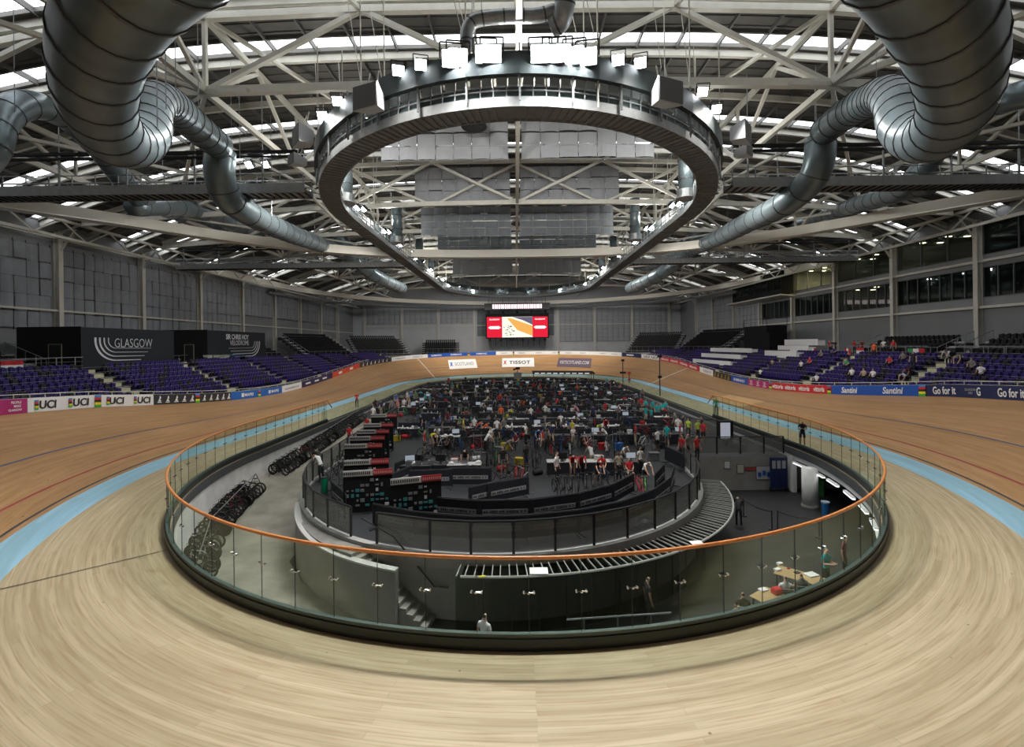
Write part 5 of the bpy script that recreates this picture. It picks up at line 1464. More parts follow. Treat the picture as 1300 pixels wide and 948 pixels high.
# right court: lip soffit lamps, back wall, column
BAT = emitmat('strip_lamp_white', (.95, .97, 1), 2.2)
lipi = [i for i in range(iv0, iv1) if 15.5 < OV[i][1] < 29.5]
m = MB(); pth = [(Vector((OV[i][0]+OV[i][2]*.02, OV[i][1]+OV[i][3]*.02, 0)), (OV[i][2], OV[i][3])) for i in range(iv0, iv1+1)]
m.sweep(pth, [(0, -.3), (.0, -.75), (.3, -.75), (.3, -.3)]); tag(m.build('fascia_beam', OFFWHITE), 'pale fascia beam under the apron edge on the right', 'beam')
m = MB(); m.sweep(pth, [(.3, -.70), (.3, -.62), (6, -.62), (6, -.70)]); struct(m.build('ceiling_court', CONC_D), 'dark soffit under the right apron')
LAMPPX = [(1000, 577), (1013, 583), (1024, 590), (1034, 598), (1044, 606), (1056, 620), (1065, 630), (1075, 641)]
step = max(1, len(lipi)//8); n = 0
for k in range(8):
    i = lipi[min(len(lipi)-2, int((k+.5)*len(lipi)/8))]; a = Vector((OV[i][0]-OV[i][2]*.05, OV[i][1]-OV[i][3]*.05, -.93)); d = Vector((-OV[i][3], OV[i][2], 0))
    t = thing('batten_lamp', 'white batten lamp under the right apron edge, %s from the far end' % nth(7-k), 'lamp', a, group='batten lamps under the right apron edge'); n += 1
    m = MB(); m.bar(a-d*.62+Vector((0, 0, .06)), a+d*.62+Vector((0, 0, .06)), .16, .05); m.build('lamp_body', WHITE, t)
    m = MB(); m.bar(a-d*.6, a+d*.6, .14, .07); m.build('lamp_diffuser', BAT, t)
m = MB(); m.bbox(10.6, 24, 29.92, 30.1, LZ, DZK-.02); struct(m.build('wall_court', mat('court_wall', (.20, .20, .185), .8, var=.15, vscale=1)), 'grey wall at the back of the sunken court')
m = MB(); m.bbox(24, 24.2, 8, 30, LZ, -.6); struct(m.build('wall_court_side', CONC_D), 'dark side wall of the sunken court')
t = thing('round_column', 'round pale concrete column standing in the sunken court', 'column', (16.9, 26.8, LZ))
m = MB(); m.cyl((16.9, 26.8, (LZ-.65)/2), .42, -.65-LZ, 24); m.build('column_shaft', CONC_L, t, smooth=True); m = MB(); m.cyl((16.9, 26.8, LZ+.05), .46, .1, 24); m.build('column_base', CONC, t)
def court_notice(px, py, w, h, col, lb, nm='notice'):
    c = at(px, py, 29.88); t = thing(nm, lb, 'notice', c); m = MB(); m.box(c, (w, .03, h)); m.build('notice_sheet', col, t)
    m = MB(); m.box(c+Vector((0, .005, 0)), (w+.06, .02, h+.06)); m.build('notice_backing', DARK_STEEL, t); return t
court_notice(923, 590, .35, .45, OFFWHITE, 'small white notice on court wall, leftmost')
court_notice(940, 595, .4, .55, mat('cream_paper', (.5, .48, .4), .7), 'yellowish notice with dark figure on court wall')
court_notice(953, 595, .7, .2, mat('red_paper', (.35, .05, .04), .7), 'thin red notice strip on the court wall')
t = court_notice(971, 600, 1.1, .85, mat('white_board_face', (.45, .47, .5), .5), 'large pale notice board with blue sheets on the court wall')
c = at(974, 602, 29.84)
m = MB()
for k in range(4): m.box((c.x-.5+.3*k, 29.84, c.z+.1*(k % 2)), (.2, .01, .28))
m.build('pinned_paper', BLUEP, t)
c = at(1012, 590, 31.0)
t = thing('information_board', 'dark navy information board standing behind the round column', 'board', (c.x, 29.5, LZ))
m = MB(); m.bbox(16.1, 17.2, 29.5, 29.6, LZ+.2, LZ+2.2); m.build('board_face', NAVY, t); m = MB(); m.bbox(16.1, 16.2, 29.4, 29.7, LZ, LZ+.25); m.bbox(17.1, 17.2, 29.4, 29.7, LZ, LZ+.25); m.build('board_foot', DARK_STEEL, t)
m = MB()
for k in range(3): m.bbox(16.2+.32*k, 16.42+.32*k, 29.47, 29.5, LZ+1.5, LZ+2.0)
m.build('printed_block', LGREY, t)
# rope barrier, bins
def rope(label, p, q):
    p = Vector(p); q = Vector(q); t = thing('rope_barrier', label, 'barrier', p)
    for e in (p, q):
        m = MB(); m.cyl(e+Vector((0, 0, .5)), .03, 1.0, 10); m.cyl(e+Vector((0, 0, .02)), .17, .04, 16); m.build('barrier_post', BLACKP, t)
    m = MB(); m.tube([p.lerp(q, k/8)+Vector((0, 0, .93-.12*math.sin(PI*k/8))) for k in range(9)], .03, 6); m.build('barrier_belt', BLACKP, t)
a = onz(980, 672, LZ); b = onz(944, 655, LZ); c = onz(1040, 682, LZ)
rope('black belt barrier across the sunken court floor, left length', b, a)
rope('black belt barrier across the sunken court floor, right length', a+Vector((.3, 0, 0)), c)
c = onz(1048, 655, LZ); t = thing('waste_bin', 'blue waste bin under the apron near the batten lamps', 'bin', c)
m = MB(); m.tube([c, c+Vector((0, 0, .75))], [.16, .2], 14); m.build('bin_body', mat('bin_blue', (.02, .13, .35), .4), t); m = MB(); m.cyl(c+Vector((0, 0, .78)), .21, .07, 14); m.build('bin_lid', mat('bin_lid_pale', (.35, .45, .55), .4), t)
c = onz(1042, 628, LZ); t = thing('wheeled_bin', 'dark green wheeled bin in shadow under the right apron', 'bin', c)
m = MB(); m.tube([c, c+Vector((0, 0, 1.0))], [.3, .36], 4); m.build('bin_body', mat('bin_green', (.02, .12, .03), .5), t); m = MB(); m.box(c+Vector((0, 0, 1.04)), (.6, .6, .08)); m.build('bin_lid', mat('bin_green', (.02, .12, .03), .5), t)
# ------------------------------------------------------------------ people
SKIN = [mat('skin_pale', (.52, .33, .24), .6), mat('skin_tan', (.36, .21, .14), .6), mat('skin_brown', (.14, .075, .05), .6)]
HAIR = [mat('hair_dark', (.015, .011, .009), .6), mat('hair_brown', (.08, .045, .025), .6), mat('hair_fair', (.32, .23, .12), .6), mat('hair_grey', (.25, .25, .25), .6)]
SHOE_M = mat('shoe_dark', (.03, .03, .03), .5)
CLOTH = {k: mat('cloth_'+k.replace(' ', '_'), c, .8) for k, c in {'white': (.72, .72, .72), 'black': (.015, .015, .017), 'red': (.48, .02, .025), 'teal': (.01, .36, .38), 'grey': (.16, .165, .17),
     'navy': (.015, .025, .09), 'orange': (.75, .12, .03), 'pink': (.6, .25, .33), 'green': (.05, .25, .08), 'yellow': (.55, .5, .04), 'blue': (.03, .12, .4), 'beige': (.4, .34, .24), 'lime': (.5, .7, .08), 'maroon': (.12, .012, .02)}.items()}
def J(pose):
    """joint positions (front is -Y) for a 1.75 m adult"""
    j = dict(pel=(0, 0, .95), sp=(0, 0, 1.15), ch=(0, 0, 1.36), nk=(0, .0, 1.50), hd=(0, -.02, 1.60), tp=(0, -.01, 1.70), nose=(0, -.115, 1.615),
             sL=(.17, 0, 1.42), eL=(.235, .02, 1.14), wL=(.25, -.04, .89), sR=(-.17, 0, 1.42), eR=(-.235, .02, 1.14), wR=(-.25, -.04, .89),
             hL=(.095, 0, .90), kL=(.105, -.02, .50), aL=(.11, .03, .09), tL=(.12, -.13, .04), hR=(-.095, 0, .90), kR=(-.105, -.02, .50), aR=(-.11, .03, .09), tR=(-.12, -.13, .04))
    if pose == 'walking': j.update(kL=(.1, -.16, .52), aL=(.1, -.26, .10), tL=(.1, -.42, .08), kR=(-.1, .06, .50), aR=(-.1, .30, .16), tR=(-.1, .18, .05), wL=(.25, .14, .92), wR=(-.24, -.22, .95), eR=(-.23, -.02, 1.14))
    if pose == 'holding something': j.update(eL=(.22, -.04, 1.14), wL=(.10, -.28, 1.20), eR=(-.22, -.04, 1.14), wR=(-.10, -.28, 1.20))
    if pose == 'hands on hips': j.update(eL=(.36, .06, 1.18), wL=(.17, -.05, 1.02), eR=(-.36, .06, 1.18), wR=(-.17, -.05, 1.02))
    if pose == 'leaning forward': j.update(sp=(0, -.10, 1.12), ch=(0, -.25, 1.26), nk=(0, -.36, 1.33), hd=(0, -.45, 1.38), tp=(0, -.50, 1.46), nose=(0, -.56, 1.36), sL=(.17, -.28, 1.30), sR=(-.17, -.28, 1.30), eL=(.21, -.42, 1.05), eR=(-.21, -.42, 1.05), wL=(.17, -.55, .86), wR=(-.17, -.55, .86))
    if pose == 'bending down': j.update(pel=(0, .08, .90), sp=(0, -.10, .98), ch=(0, -.30, 1.0), nk=(0, -.43, .98), hd=(0, -.54, .97), tp=(0, -.62, 1.0), nose=(0, -.60, .87), sL=(.17, -.33, 1.0), sR=(-.17, -.33, 1.0), eL=(.2, -.42, .74), eR=(-.2, -.42, .74), wL=(.14, -.52, .52), wR=(-.14, -.52, .52), hL=(.095, .06, .86), hR=(-.095, .06, .86), kL=(.11, -.08, .49), kR=(-.11, -.08, .49))
    if pose == 'sitting':
        for k in ('pel', 'sp', 'ch', 'nk', 'hd', 'tp', 'nose', 'sL', 'sR', 'eL', 'eR'): a = j[k]; j[k] = (a[0], a[1], a[2]-.42)
        j.update(hL=(.095, -.05, .49), hR=(-.095, -.05, .49), kL=(.13, -.46, .50), kR=(-.13, -.46, .50), aL=(.13, -.46, .09), aR=(-.13, -.46, .09), tL=(.13, -.62, .04), tR=(-.13, -.62, .04), wL=(.14, -.28, .66), wR=(-.14, -.28, .66), eL=(.23, -.04, .74), eR=(-.23, -.04, .74))
    return {k: Vector(v) for k, v in j.items()}
RAD = dict(pel=.135, sp=.125, ch=.145, nk=.055, hd=.085, tp=.07, nose=.012, sL=.065, eL=.042, wL=.03, sR=.065, eR=.042, wR=.03, hL=.09, kL=.062, aL=.042, tL=.034, hR=.09, kR=.062, aR=.042, tR=.034)
BONES = [('pel', 'sp', 0), ('sp', 'ch', 0), ('ch', 'nk', 0), ('nk', 'hd', 3), ('hd', 'tp', 3), ('hd', 'nose', 3), ('ch', 'sL', 0), ('sL', 'eL', 0), ('eL', 'wL', 3), ('ch', 'sR', 0), ('sR', 'eR', 0), ('eR', 'wR', 3),
         ('pel', 'hL', 1), ('hL', 'kL', 1), ('kL', 'aL', 1), ('aL', 'tL', 2), ('pel', 'hR', 1), ('hR', 'kR', 1), ('kR', 'aR', 1), ('aR', 'tR', 2)]
PMESH = {}
def person_mesh(pose, shorts=False):
    key = (pose, shorts)
    if key in PMESH: return PMESH[key]
    j = J(pose); names = list(j); me = bpy.data.meshes.new('person')
    me.from_pydata([j[k] for k in names], [(names.index(a), names.index(b)) for a, b, _ in BONES], [])
    o = bpy.data.objects.new('person', me); COL.objects.link(o)
    sk = o.modifiers.new('Skin', 'SKIN'); sk.branch_smoothing = .6
    for i, k in enumerate(names):
        r = RAD[k]; v = me.skin_vertices[0].data[i]; v.radius = (r, r*.72) if k in ('sp', 'ch', 'pel') else (r, r); v.use_root = (k == 'pel')
    sb = o.modifiers.new('Sub', 'SUBSURF'); sb.levels = 1; sb.render_levels = 1
    bpy.context.view_layer.update()
    em = bpy.data.meshes.new_from_object(o.evaluated_get(bpy.context.evaluated_depsgraph_get()))
    bpy.data.objects.remove(o)
    mb = MB(); mb.v = [tuple(v.co) for v in em.vertices]; mb.f = [list(p.vertices) for p in em.polygons]
    def cls(c):
        best = (9, 0, 0)
        for a, b, k in BONES:
            A, B = j[a], j[b]; t = max(0, min(1, (c-A).dot(B-A)/(B-A).length_squared)); d = (c-A.lerp(B, t)).length/(RAD[a]*(1-t)+RAD[b]*t+.02)
            if d < best[0]: best = (d, k, (a, b, t))
        k = best[1]; a, b, t = best[2]
        if k == 3 and a in ('hd', 'nk'):
            ax = (j['tp']-j['nk']).normalized(); fw = (j['nose']-j['hd']).normalized(); u = (c-j['hd']).dot(ax); w = (c-j['hd']).dot(fw)
            if u > .085 or (w < -.005 and u > -.03): return 4
            return 3
        if a[0] == 's' and len(a) == 2 and a[1] in 'LR' and t > .55 and b[0] == 'e': return 3
        if shorts and k == 1 and (a[0] == 'k' or (a[0] == 'h' and t > .75)): return 3
        return k
    mb.m = [cls(p.center) for p in em.polygons]
    # hands: palm joined to five curled fingers each
    for s in 'LR':
        w = j['w'+s]; d = (w-j['e'+s]).normalized(); side = Vector((1, 0, 0)) if abs(d.x) < .8 else Vector((0, 1, 0)); side = (side-d*side.dot(d)).normalized(); nrm = d.cross(side)
        mb.tube([w-d*.02, w+d*.03, w+d*.085], [.027, .036, .034], 6, 3)
        for q in range(4):
            o_ = w+d*.08+side*(q-1.5)*.019; L = (.062, .074, .07, .055)[q]; mb.tube([o_, o_+d*L*.55+nrm*.008, o_+d*L*.9+nrm*.03], [.0095, .0085, .007], 4, 3)
        mb.tube([w+d*.03+side*.03, w+d*.06+side*.055, w+d*.085+side*.05+nrm*.02], [.011, .01, .008], 4, 3)
    o = mb.build('person', [CLOTH['white'], CLOTH['black'], SHOE_M, SKIN[0], HAIR[0]], smooth=True); me2 = o.data; bpy.data.objects.remove(o)
    PMESH[key] = me2; return me2
prng = random.Random(11)
def person(loc, yaw, pose, shirt, legs='black', hair=None, skin=None, label=None, scale=1.0, shorts=False, group=None):
    me = person_mesh(pose, shorts); o = bpy.data.objects.new('person', me); COL.objects.link(o)
    hr = HAIR[prng.choice((0, 0, 1, 1, 2, 3))] if hair is None else HAIR[hair]; sk = SKIN[prng.choice((0, 0, 0, 1, 2))] if skin is None else SKIN[skin]
    for s_, m_ in zip(o.material_slots, (CLOTH[shirt], CLOTH[legs], SHOE_M, sk, hr)): s_.link = 'OBJECT'; s_.material = m_
    o.location = loc; o.rotation_euler = (0, 0, yaw); o.scale = (scale,)*3
    o['category'] = 'person'
    if label: o['label'] = label
    if group: o['group'] = group
    return o
# ------------------------------------------------------------------ bicycles
FRAME_C = [mat('bike_black', (.012, .012, .014), .3), mat('bike_red', (.4, .015, .02), .3), mat('bike_white', (.6, .6, .6), .3), mat('bike_blue', (.02, .1, .35), .3), mat('bike_green', (.1, .3, .08), .3)]
RIM_M = mat('carbon_rim', (.008, .008, .009), .4)
def wheel_mb(c, disc=False):
    m = MB(); c = Vector(c); n = 22
    ring = [c+Vector((math.cos(2*PI*k/n)*.335, 0, math.sin(2*PI*k/n)*.335)) for k in range(n)]
    m.tube(ring, .02, 5, 0, closed=True)
    if disc: m.tube([c-Vector((0, .012, 0)), c+Vector((0, .012, 0))], .32, n, 1)
    else:
        m.tube([c+(p-c)*.86 for p in ring], .034, 4, 1, closed=True)
        for k in range(8):
            g = 2*PI*k/8; m.tube([c, c+Vector((math.cos(g)*.3, 0, math.sin(g)*.3))], .0035, 3, 1)
        m.tube([c-Vector((0, .04, 0)), c+Vector((0, .04, 0))], .02, 6, 1)
    return m
def frame_mb(m=None):
    m = m or MB(); rh, fh, bb, st, ht, hb = Vector((-.5, 0, .335)), Vector((.5, 0, .335)), Vector((-.07, 0, .28)), Vector((-.2, 0, .78)), Vector((.36, 0, .80)), Vector((.40, 0, .66))
    for a, b, r in ((bb, st, .017), (bb, hb, .024), (st+Vector((.01, 0, -.04)), ht, .018), (ht, hb, .02), (st, Vector((-.23, 0, .95)), .014)): m.tube([a, b], r, 6)
    for s in (-1, 1):
        y = Vector((0, .035*s, 0)); m.tube([rh+y, bb+y*.6], .009, 5); m.tube([rh+y, st+y*.3-Vector((0, 0, .05))], .008, 5); m.tube([fh+y*1.2, hb+y], .012, 5)
    m.tube([bb-Vector((0, .05, 0)), bb+Vector((0, .05, 0))], .03, 8); m.tube([bb+Vector((0, .055, 0)), bb+Vector((.12, .06, -.12))], .012, 5); m.tube([bb-Vector((0, .055, 0)), bb-Vector((.12, .06, -.12))], .012, 5)
    m.tube([bb+Vector((0, .04, 0)), bb+Vector((0, .046, 0))], .095, 14)
    return m
def bar_mb(m=None):
    m = m or MB(); ht = Vector((.37, 0, .84)); m.tube([ht-Vector((0, 0, .05)), ht, ht+Vector((.09, 0, .02))], .015, 6)
    for s in (-1, 1): m.tube([ht+Vector((.09, 0, .02)), ht+Vector((.09, .17*s, .02)), ht+Vector((.17, .2*s, -.01)), ht+Vector((.17, .2*s, -.12)), ht+Vector((.10, .2*s, -.13))], .012, 5)
    return m
def saddle_mb(m=None):
    m = m or MB(); m.add([(-.36, -.07, .97), (-.36, .07, .97), (-.2, .035, .98), (-.09, .014, .965), (-.09, -.014, .965), (-.2, -.035, .98), (-.36, -.06, .93), (-.36, .06, .93), (-.2, .03, .945), (-.09, .012, .945), (-.09, -.012, .945), (-.2, -.03, .945)],
          [(0, 1, 2, 3, 4, 5), (11, 10, 9, 8, 7, 6)]+[(i, (i+1) % 6, 6+(i+1) % 6, 6+i) for i in range(6)]); return m
def make_bike(ci, disc):
    t = local_thing('bicycle', '', 'bicycle')
    frame_mb().build('frame', FRAME_C[ci], t); wheel_mb((.5, 0, .349)).build('front_wheel', [RUBBER, RIM_M], t); wheel_mb((-.5, 0, .349), disc).build('rear_wheel', [RUBBER, RIM_M], t)
    bar_mb().build('handlebar', BLACKP, t); saddle_mb().build('saddle', BLACKP, t)
    return t
BIKE = [Proto(make_bike(0, False)), Proto(make_bike(0, True)), Proto(make_bike(1, False)), Proto(make_bike(2, False))]
# one-mesh bicycles for those only a few pixels tall
SMALLBIKE = {}
def small_bike(ci):
    if ci in SMALLBIKE: return SMALLBIKE[ci]
    m = MB()
    for src, mi in ((frame_mb(), 0), (bar_mb(), 1), (saddle_mb(), 1)): m.add(src.v, src.f, mi)
    for c in (.5, -.5):
        w_ = MB(); n = 14; cc = Vector((c, 0, .335)); w_.tube([cc+Vector((math.cos(2*PI*k/n)*.32, 0, math.sin(2*PI*k/n)*.32)) for k in range(n)], .02, 4, 0, closed=True); m.add(w_.v, w_.f, 1)
    o = m.build('bicycle', [FRAME_C[ci], RUBBER]); me = o.data; bpy.data.objects.remove(o); SMALLBIKE[ci] = me; return me
# left ramp row of bikes hung on tube racks
def ramp_pt(y, off): return Vector((inner_x(y, -1)+off, y, ramp_z(y)))
segs = [(18.6, 21.2, 'nearest, seen through the glass'), (22.0, 27.6, 'second'), (30.6, 34.6, 'third'), (35.2, 38.6, 'fourth'), (39.2, 42.6, 'fifth'), (43.2, 46.6, 'farthest')]
for k, (ya, yb, lb) in enumerate(segs):
    A = ramp_pt(ya-.2, 1.05); B = ramp_pt(yb+.2, 1.05); t = thing('bike_rack', 'tubular bicycle rack along the ramp wall, %s' % lb, 'bike rack', A)
    m = MB(); m.tube([A+Vector((0, 0, 1.12)), B+Vector((0, 0, 1.12))], .022, 6); m.build('rack_bar', GREY_STEEL, t)
    for e in (A, B):
        for s in (-.55, .55): m = MB(); m.tube([e+Vector((0, 0, 1.12)), e+Vector((s, 0, .02))], .02, 6); m.build('rack_leg', DARK_STEEL, t)
n = 0
for k, (ya, yb, lb) in enumerate(segs):
    y = ya+.1; i = 0
    while y < yb:
        p = ramp_pt(y, 1.0); rz = prng.uniform(-.22, .12) + (0 if i % 2 else PI); b = BIKE[1 if (n % 5 == 3) else (2 if n in (17, 23, 36) else (3 if n == 2 else 0))]
        b.place(p, rz, '%s bicycle on the %s rack of ramp wall, %s from the camera' % ({2: 'red', 3: 'white'}.get(BIKE.index(b), 'black'), ('nearest', 'second', 'third', 'fourth', 'fifth', 'farthest')[k], nth(i)), 'bicycles racked along the ramp wall', ry=prng.uniform(-.04, .04))
        y += .33; i += 1; n += 1
# ------------------------------------------------------------------ people at single places
FL_ = DZK
def pz(px, py, z, **k): return onz(px, py, z)
person(Vector((18.0, 29.2, .02)), R(-35), 'holding something', 'black', 'navy', 0, 0, 'person in black t-shirt and shorts standing on the right apron behind glass', 1.02, True)
person(Vector((18.1, 42.0, .02)), R(-30), 'standing', 'green', 'grey', 1, 0, 'person in green top standing on the apron beyond the right glass', 1.0)
person(Vector((-18.2, 51.0, .02)), R(30), 'holding something', 'red', 'black', 0, 0, 'person in red top standing on the left apron beside the low glass')
person(Vector((-14.0, 37.2, ramp_z(37.2))), R(200), 'walking', 'red', 'navy', 0, 0, 'person in red shirt walking on the ramp beside racked bikes')
p = onz(408, 612, FL_); person(p, R(250), 'leaning forward', 'white', 'black', 1, 0, 'person in white shirt leaning over the ramp side glass fence', 1.05)
p = onz(401, 606, FL_); person(p+Vector((0, .5, 0)), R(230), 'leaning forward', 'black', 'navy', 0, 1, 'person in black shirt leaning beside the white shirted one')
p = Vector((-1.35, 13.6, LZ)); person(p, R(150), 'standing', 'white', 'navy', 0, 0, 'person in white shirt with dark hair below the near glass', 1.0)
p = onz(1049, 752, LZ); person(p, R(20), 'holding something', 'teal', 'black', 1, 0, 'person in teal shirt standing behind the lower level tables', 1.02)
p = onz(1072, 735, LZ); person(p, R(40), 'standing', 'maroon', 'black', 0, 1, 'person in dark maroon top standing beside the teal shirted one')
p = onz(828, 806, LZ); person(p+Vector((0, .5, 0)), R(100), 'standing', 'black', 'black', 0, 0, 'person in black standing in the dark below the canopy')
p = onz(938, 668, LZ); person(p, R(160), 'leaning forward', 'black', 'black', 0, 1, 'person in black leaning beside the barred canopy on court floor')
# lower level tables
WOODT = mat('birch_table_top', (.42, .29, .14), .5, var=.12, vscale=3, stretch=(1, 6, 1))
def plain_table(label, c, rz, L, W, top=WOODT, name='table', h=.74):
    t = local_thing(name, label, 'table', c, rz); m = MB(); m.box((0, 0, h-.015), (L, W, .03)); m.build('table_top', top, t)
    for sx in (-1, 1):
        for sy in (-1, 1): m = MB(); m.bar((sx*(L/2-.1), sy*(W/2-.08), 0), (sx*(L/2-.1), sy*(W/2-.08), h-.03), .04); m.build('leg', DARK_STEEL, t)
    return t
tz = LZ+.74
for k, (pa, pb, W, lb) in enumerate((((985, 722), (1040, 737), .85, 'birch topped table with papers, farthest of the lower level tables'), ((1042, 738), (1080, 748), .8, 'birch topped table beside the glass edge on lower level'),
      ((962, 750), (1002, 768), 1.1, 'birch topped table with a red bag on lower level'), ((938, 768), (968, 782), .8, 'birch topped table nearest the near glass on lower level'))):
    a, b = onz(*pa, tz), onz(*pb, tz); d = b-a; plain_table(lb, Vector(((a.x+b.x)/2, (a.y+b.y)/2, LZ)), math.atan2(d.y, d.x), d.length, W)
def slab(name, label, cat, c, d, rz, m_, group=None):
    m = MB(); m.box((0, 0, d[2]/2), d); o = m.build(name, m_); o.location = c; o.rotation_euler = (0, 0, rz); tag(o, label, cat, group)
    bv = o.modifiers.new('Bevel', 'BEVEL'); bv.width = min(d)*.2; bv.segments = 2; return o
for k, (px, py, w_, h_, c_, lb) in enumerate(((990, 717, .22, .1, WHITE, 'white carton on far end of the farthest birch table'), (987, 724, .25, .08, WHITE, 'second white carton on the farthest birch table'), (1001, 722, .1, .05, CLOTH['red'], 'small red item on the farthest birch table'),
      (1030, 730, .45, .05, WHITE, 'white paper pile on the middle of farthest birch table'), (1012, 727, .22, .03, CLOTH['black'], 'black folder on the farthest birch table'), (969, 749, .3, .05, WHITE, 'white papers on corner of the red bag table'))):
    c = onz(px, py, tz); slab('carton', lb, 'carton', Vector((c.x, c.y, tz)), (w_, w_*.7, h_), .3, c_)
c = onz(986, 753, tz); slab('bag', 'red bag lying on the lower level table', 'bag', Vector((c.x, c.y, tz)), (.35, .25, .2), .4, CLOTH['red'])
CHAIR_P = None
def make_chair(m_):
    t = local_thing('folding_chair', '', 'chair'); m = MB(); m.box((0, 0, .45), (.42, .42, .04)); m.build('seat', m_, t); m = MB(); m.box((0, .2, .75), (.42, .03, .3)); m.build('backrest', m_, t)
    for sx in (-1, 1):
        m = MB(); m.bar((sx*.2, -.19, 0), (sx*.2, .2, .62), .025); m.bar((sx*.2, .22, 0), (sx*.2, -.1, .45), .025); m.bar((sx*.2, .2, .45), (sx*.2, .21, .9), .025); m.build('leg', GREY_STEEL, t)
    return t
CHB = Proto(make_chair(BLACKP)); CHR = Proto(make_chair(mat('chair_grey', (.2, .2, .21), .6)))
for k, (px, py, pose, sh, lb) in enumerate(((1018, 772, 'sitting', 'grey', 'person in grey shirt sitting at the lower level tables'), (998, 776, 'sitting', 'white', 'person in white shirt sitting by the red bag table'), (944, 800, 'sitting', 'black', 'person in black sitting at the nearest birch table'))):
    c = onz(px, py, LZ); person(c, R(170), pose, sh, 'black', None, 0, lb); CHR.place(c+Vector((0, .0, 0)), R(170), 'grey chair under the %s' % lb.replace('sitting ', ''), 'chairs on the lower level')
# ------------------------------------------------------------------ barriers, boards
BAR_D = mat('barrier_black_fabric', (.012, .014, .022), .65); BAR_T = mat('barrier_grey_print', (.30, .30, .31), .6); BAR_K = mat('barrier_dark_print', (.05, .05, .055), .6)
def make_barrier():
    t = local_thing('crowd_barrier', '', 'barrier'); m = MB()
    m.box((0, 0, .58), (2.2, .05, .8)); m.build('fabric_cover', BAR_D, t)
    m = MB()
    for z in (.16, 1.02): m.tube([(-1.1, 0, z), (1.1, 0, z)], .022, 6)
    for x in (-1.12, 1.12): m.tube([(x, 0, .1), (x, 0, .95), (x*.95, 0, 1.02)], .022, 6); m.box((x*.9, 0, .02), (.06, .6, .03))
    m.build('barrier_frame', DARK_STEEL, t)
    m = MB(); m.box((0, -.03, .52), (1.9, .01, .2)); b = m.build('printed_band', BAR_T, t)
    m = MB(); rnd = random.Random(5); x = -.9
    while x < .88:
        w_ = rnd.choice((.05, .06, .08)); 
        if rnd.random() > .16: m.box((x+w_/2, -.038, .52+rnd.uniform(-.01, .01)), (w_, .006, rnd.choice((.09, .11))))
        x += w_+.022
    m.build('printed_letters', BAR_K, b)
    return t
BARR = Proto(make_barrier())
def barrier_arc(r, a0, a1, n, tagname, c=DC, skip=()):
    for k in range(n):
        if k in skip: continue
        a = a0+(a1-a0)*(k+.5)/n; p = Vector((c.x+r*math.cos(a), c.y+r*math.sin(a), DZK))
        BARR.place(p, a+PI/2, 'black covered barrier with grey print, %s, %s from the left' % (tagname, nth(k)), 'black barriers on the infield deck')
barrier_arc(9.35, PI+.30, 2*PI-.30, 11, 'outer curved row at deck front', skip=(2,))
barrier_arc(7.6, PI+.62, 2*PI-.55, 7, 'inner curved row at deck front')
for k, (px, py, rz) in enumerate(((547, 621, 6), (597, 618, -2), (516, 604, 70), (507, 622, 68), (622, 640, 35), (646, 636, 30), (838, 620, 60), (856, 592, 100), (440, 622, -62), (452, 642, -40))):
    BARR.place(onz(px, py, DZK), R(rz), 'black covered barrier standing on the near deck, %s in this loose set' % nth(k), 'black barriers on the infield deck')
# results and parts boards
BRED = mat('board_red', (.30, .015, .025), .5); BWH = mat('board_white', (.5, .5, .5), .5)
def make_board():
    t = local_thing('pit_board', '', 'display board'); m = MB(); m.box((0, 0, .95), (2.1, .08, 1.7)); m.build('back_panel', BLACK, t)
    m = MB(); m.box((-.4, -.05, 1.85), (1.3, .04, .26)); m.build('white_header', BWH, t); m = MB(); m.box((.63, -.05, 1.85), (.86, .04, .26)); m.build('red_header', BRED, t)
    m = MB(); rnd = random.Random(2)
    for hx, hw, mm in ((-1.0, 1.15, 0), (.28, .75, 1)):
        x = hx
        while x < hx+hw: m.box((x, -.075, 1.85), (.06, .01, .12), mm); x += .09
    m.build('header_letters', [BAR_K, mat('pink_print', (.6, .2, .2), .6)], t)
    m = MB()
    for a in range(9):
        for b in range(6):
            if rnd.random() < .62: m.box((-.88+.21*a, -.05, .42+.22*b), (rnd.uniform(.08, .18), .02, rnd.uniform(.06, .16)), rnd.choice((0, 1, 1, 1, 2)))
    m.build('pinned_label', [BWH, mat('label_grey', (.16, .17, .18), .6), mat('label_teal', (.03, .2, .22), .6)], t)
    m = MB(); m.box((-.95, 0, .04), (.08, .6, .08)); m.box((.95, 0, .04), (.08, .6, .08)); m.build('board_foot', DARK_STEEL, t)
    return t
PB = Proto(make_board())
for k, (px, py, rz) in enumerate(((468, 652, 10), (466, 634, 8), (462, 607, 4), (467, 594, 3), (474, 583, 2), (481, 572, 2), (488, 556, 0), (529, 664, 18))):
    PB.place(onz(px, py, DZK), R(rz), 'black pit board with white and red header, %s' % (nth(k)+' back in the left stack' if k < 7 else 'alone near deck front'), 'pit boards on the infield deck')
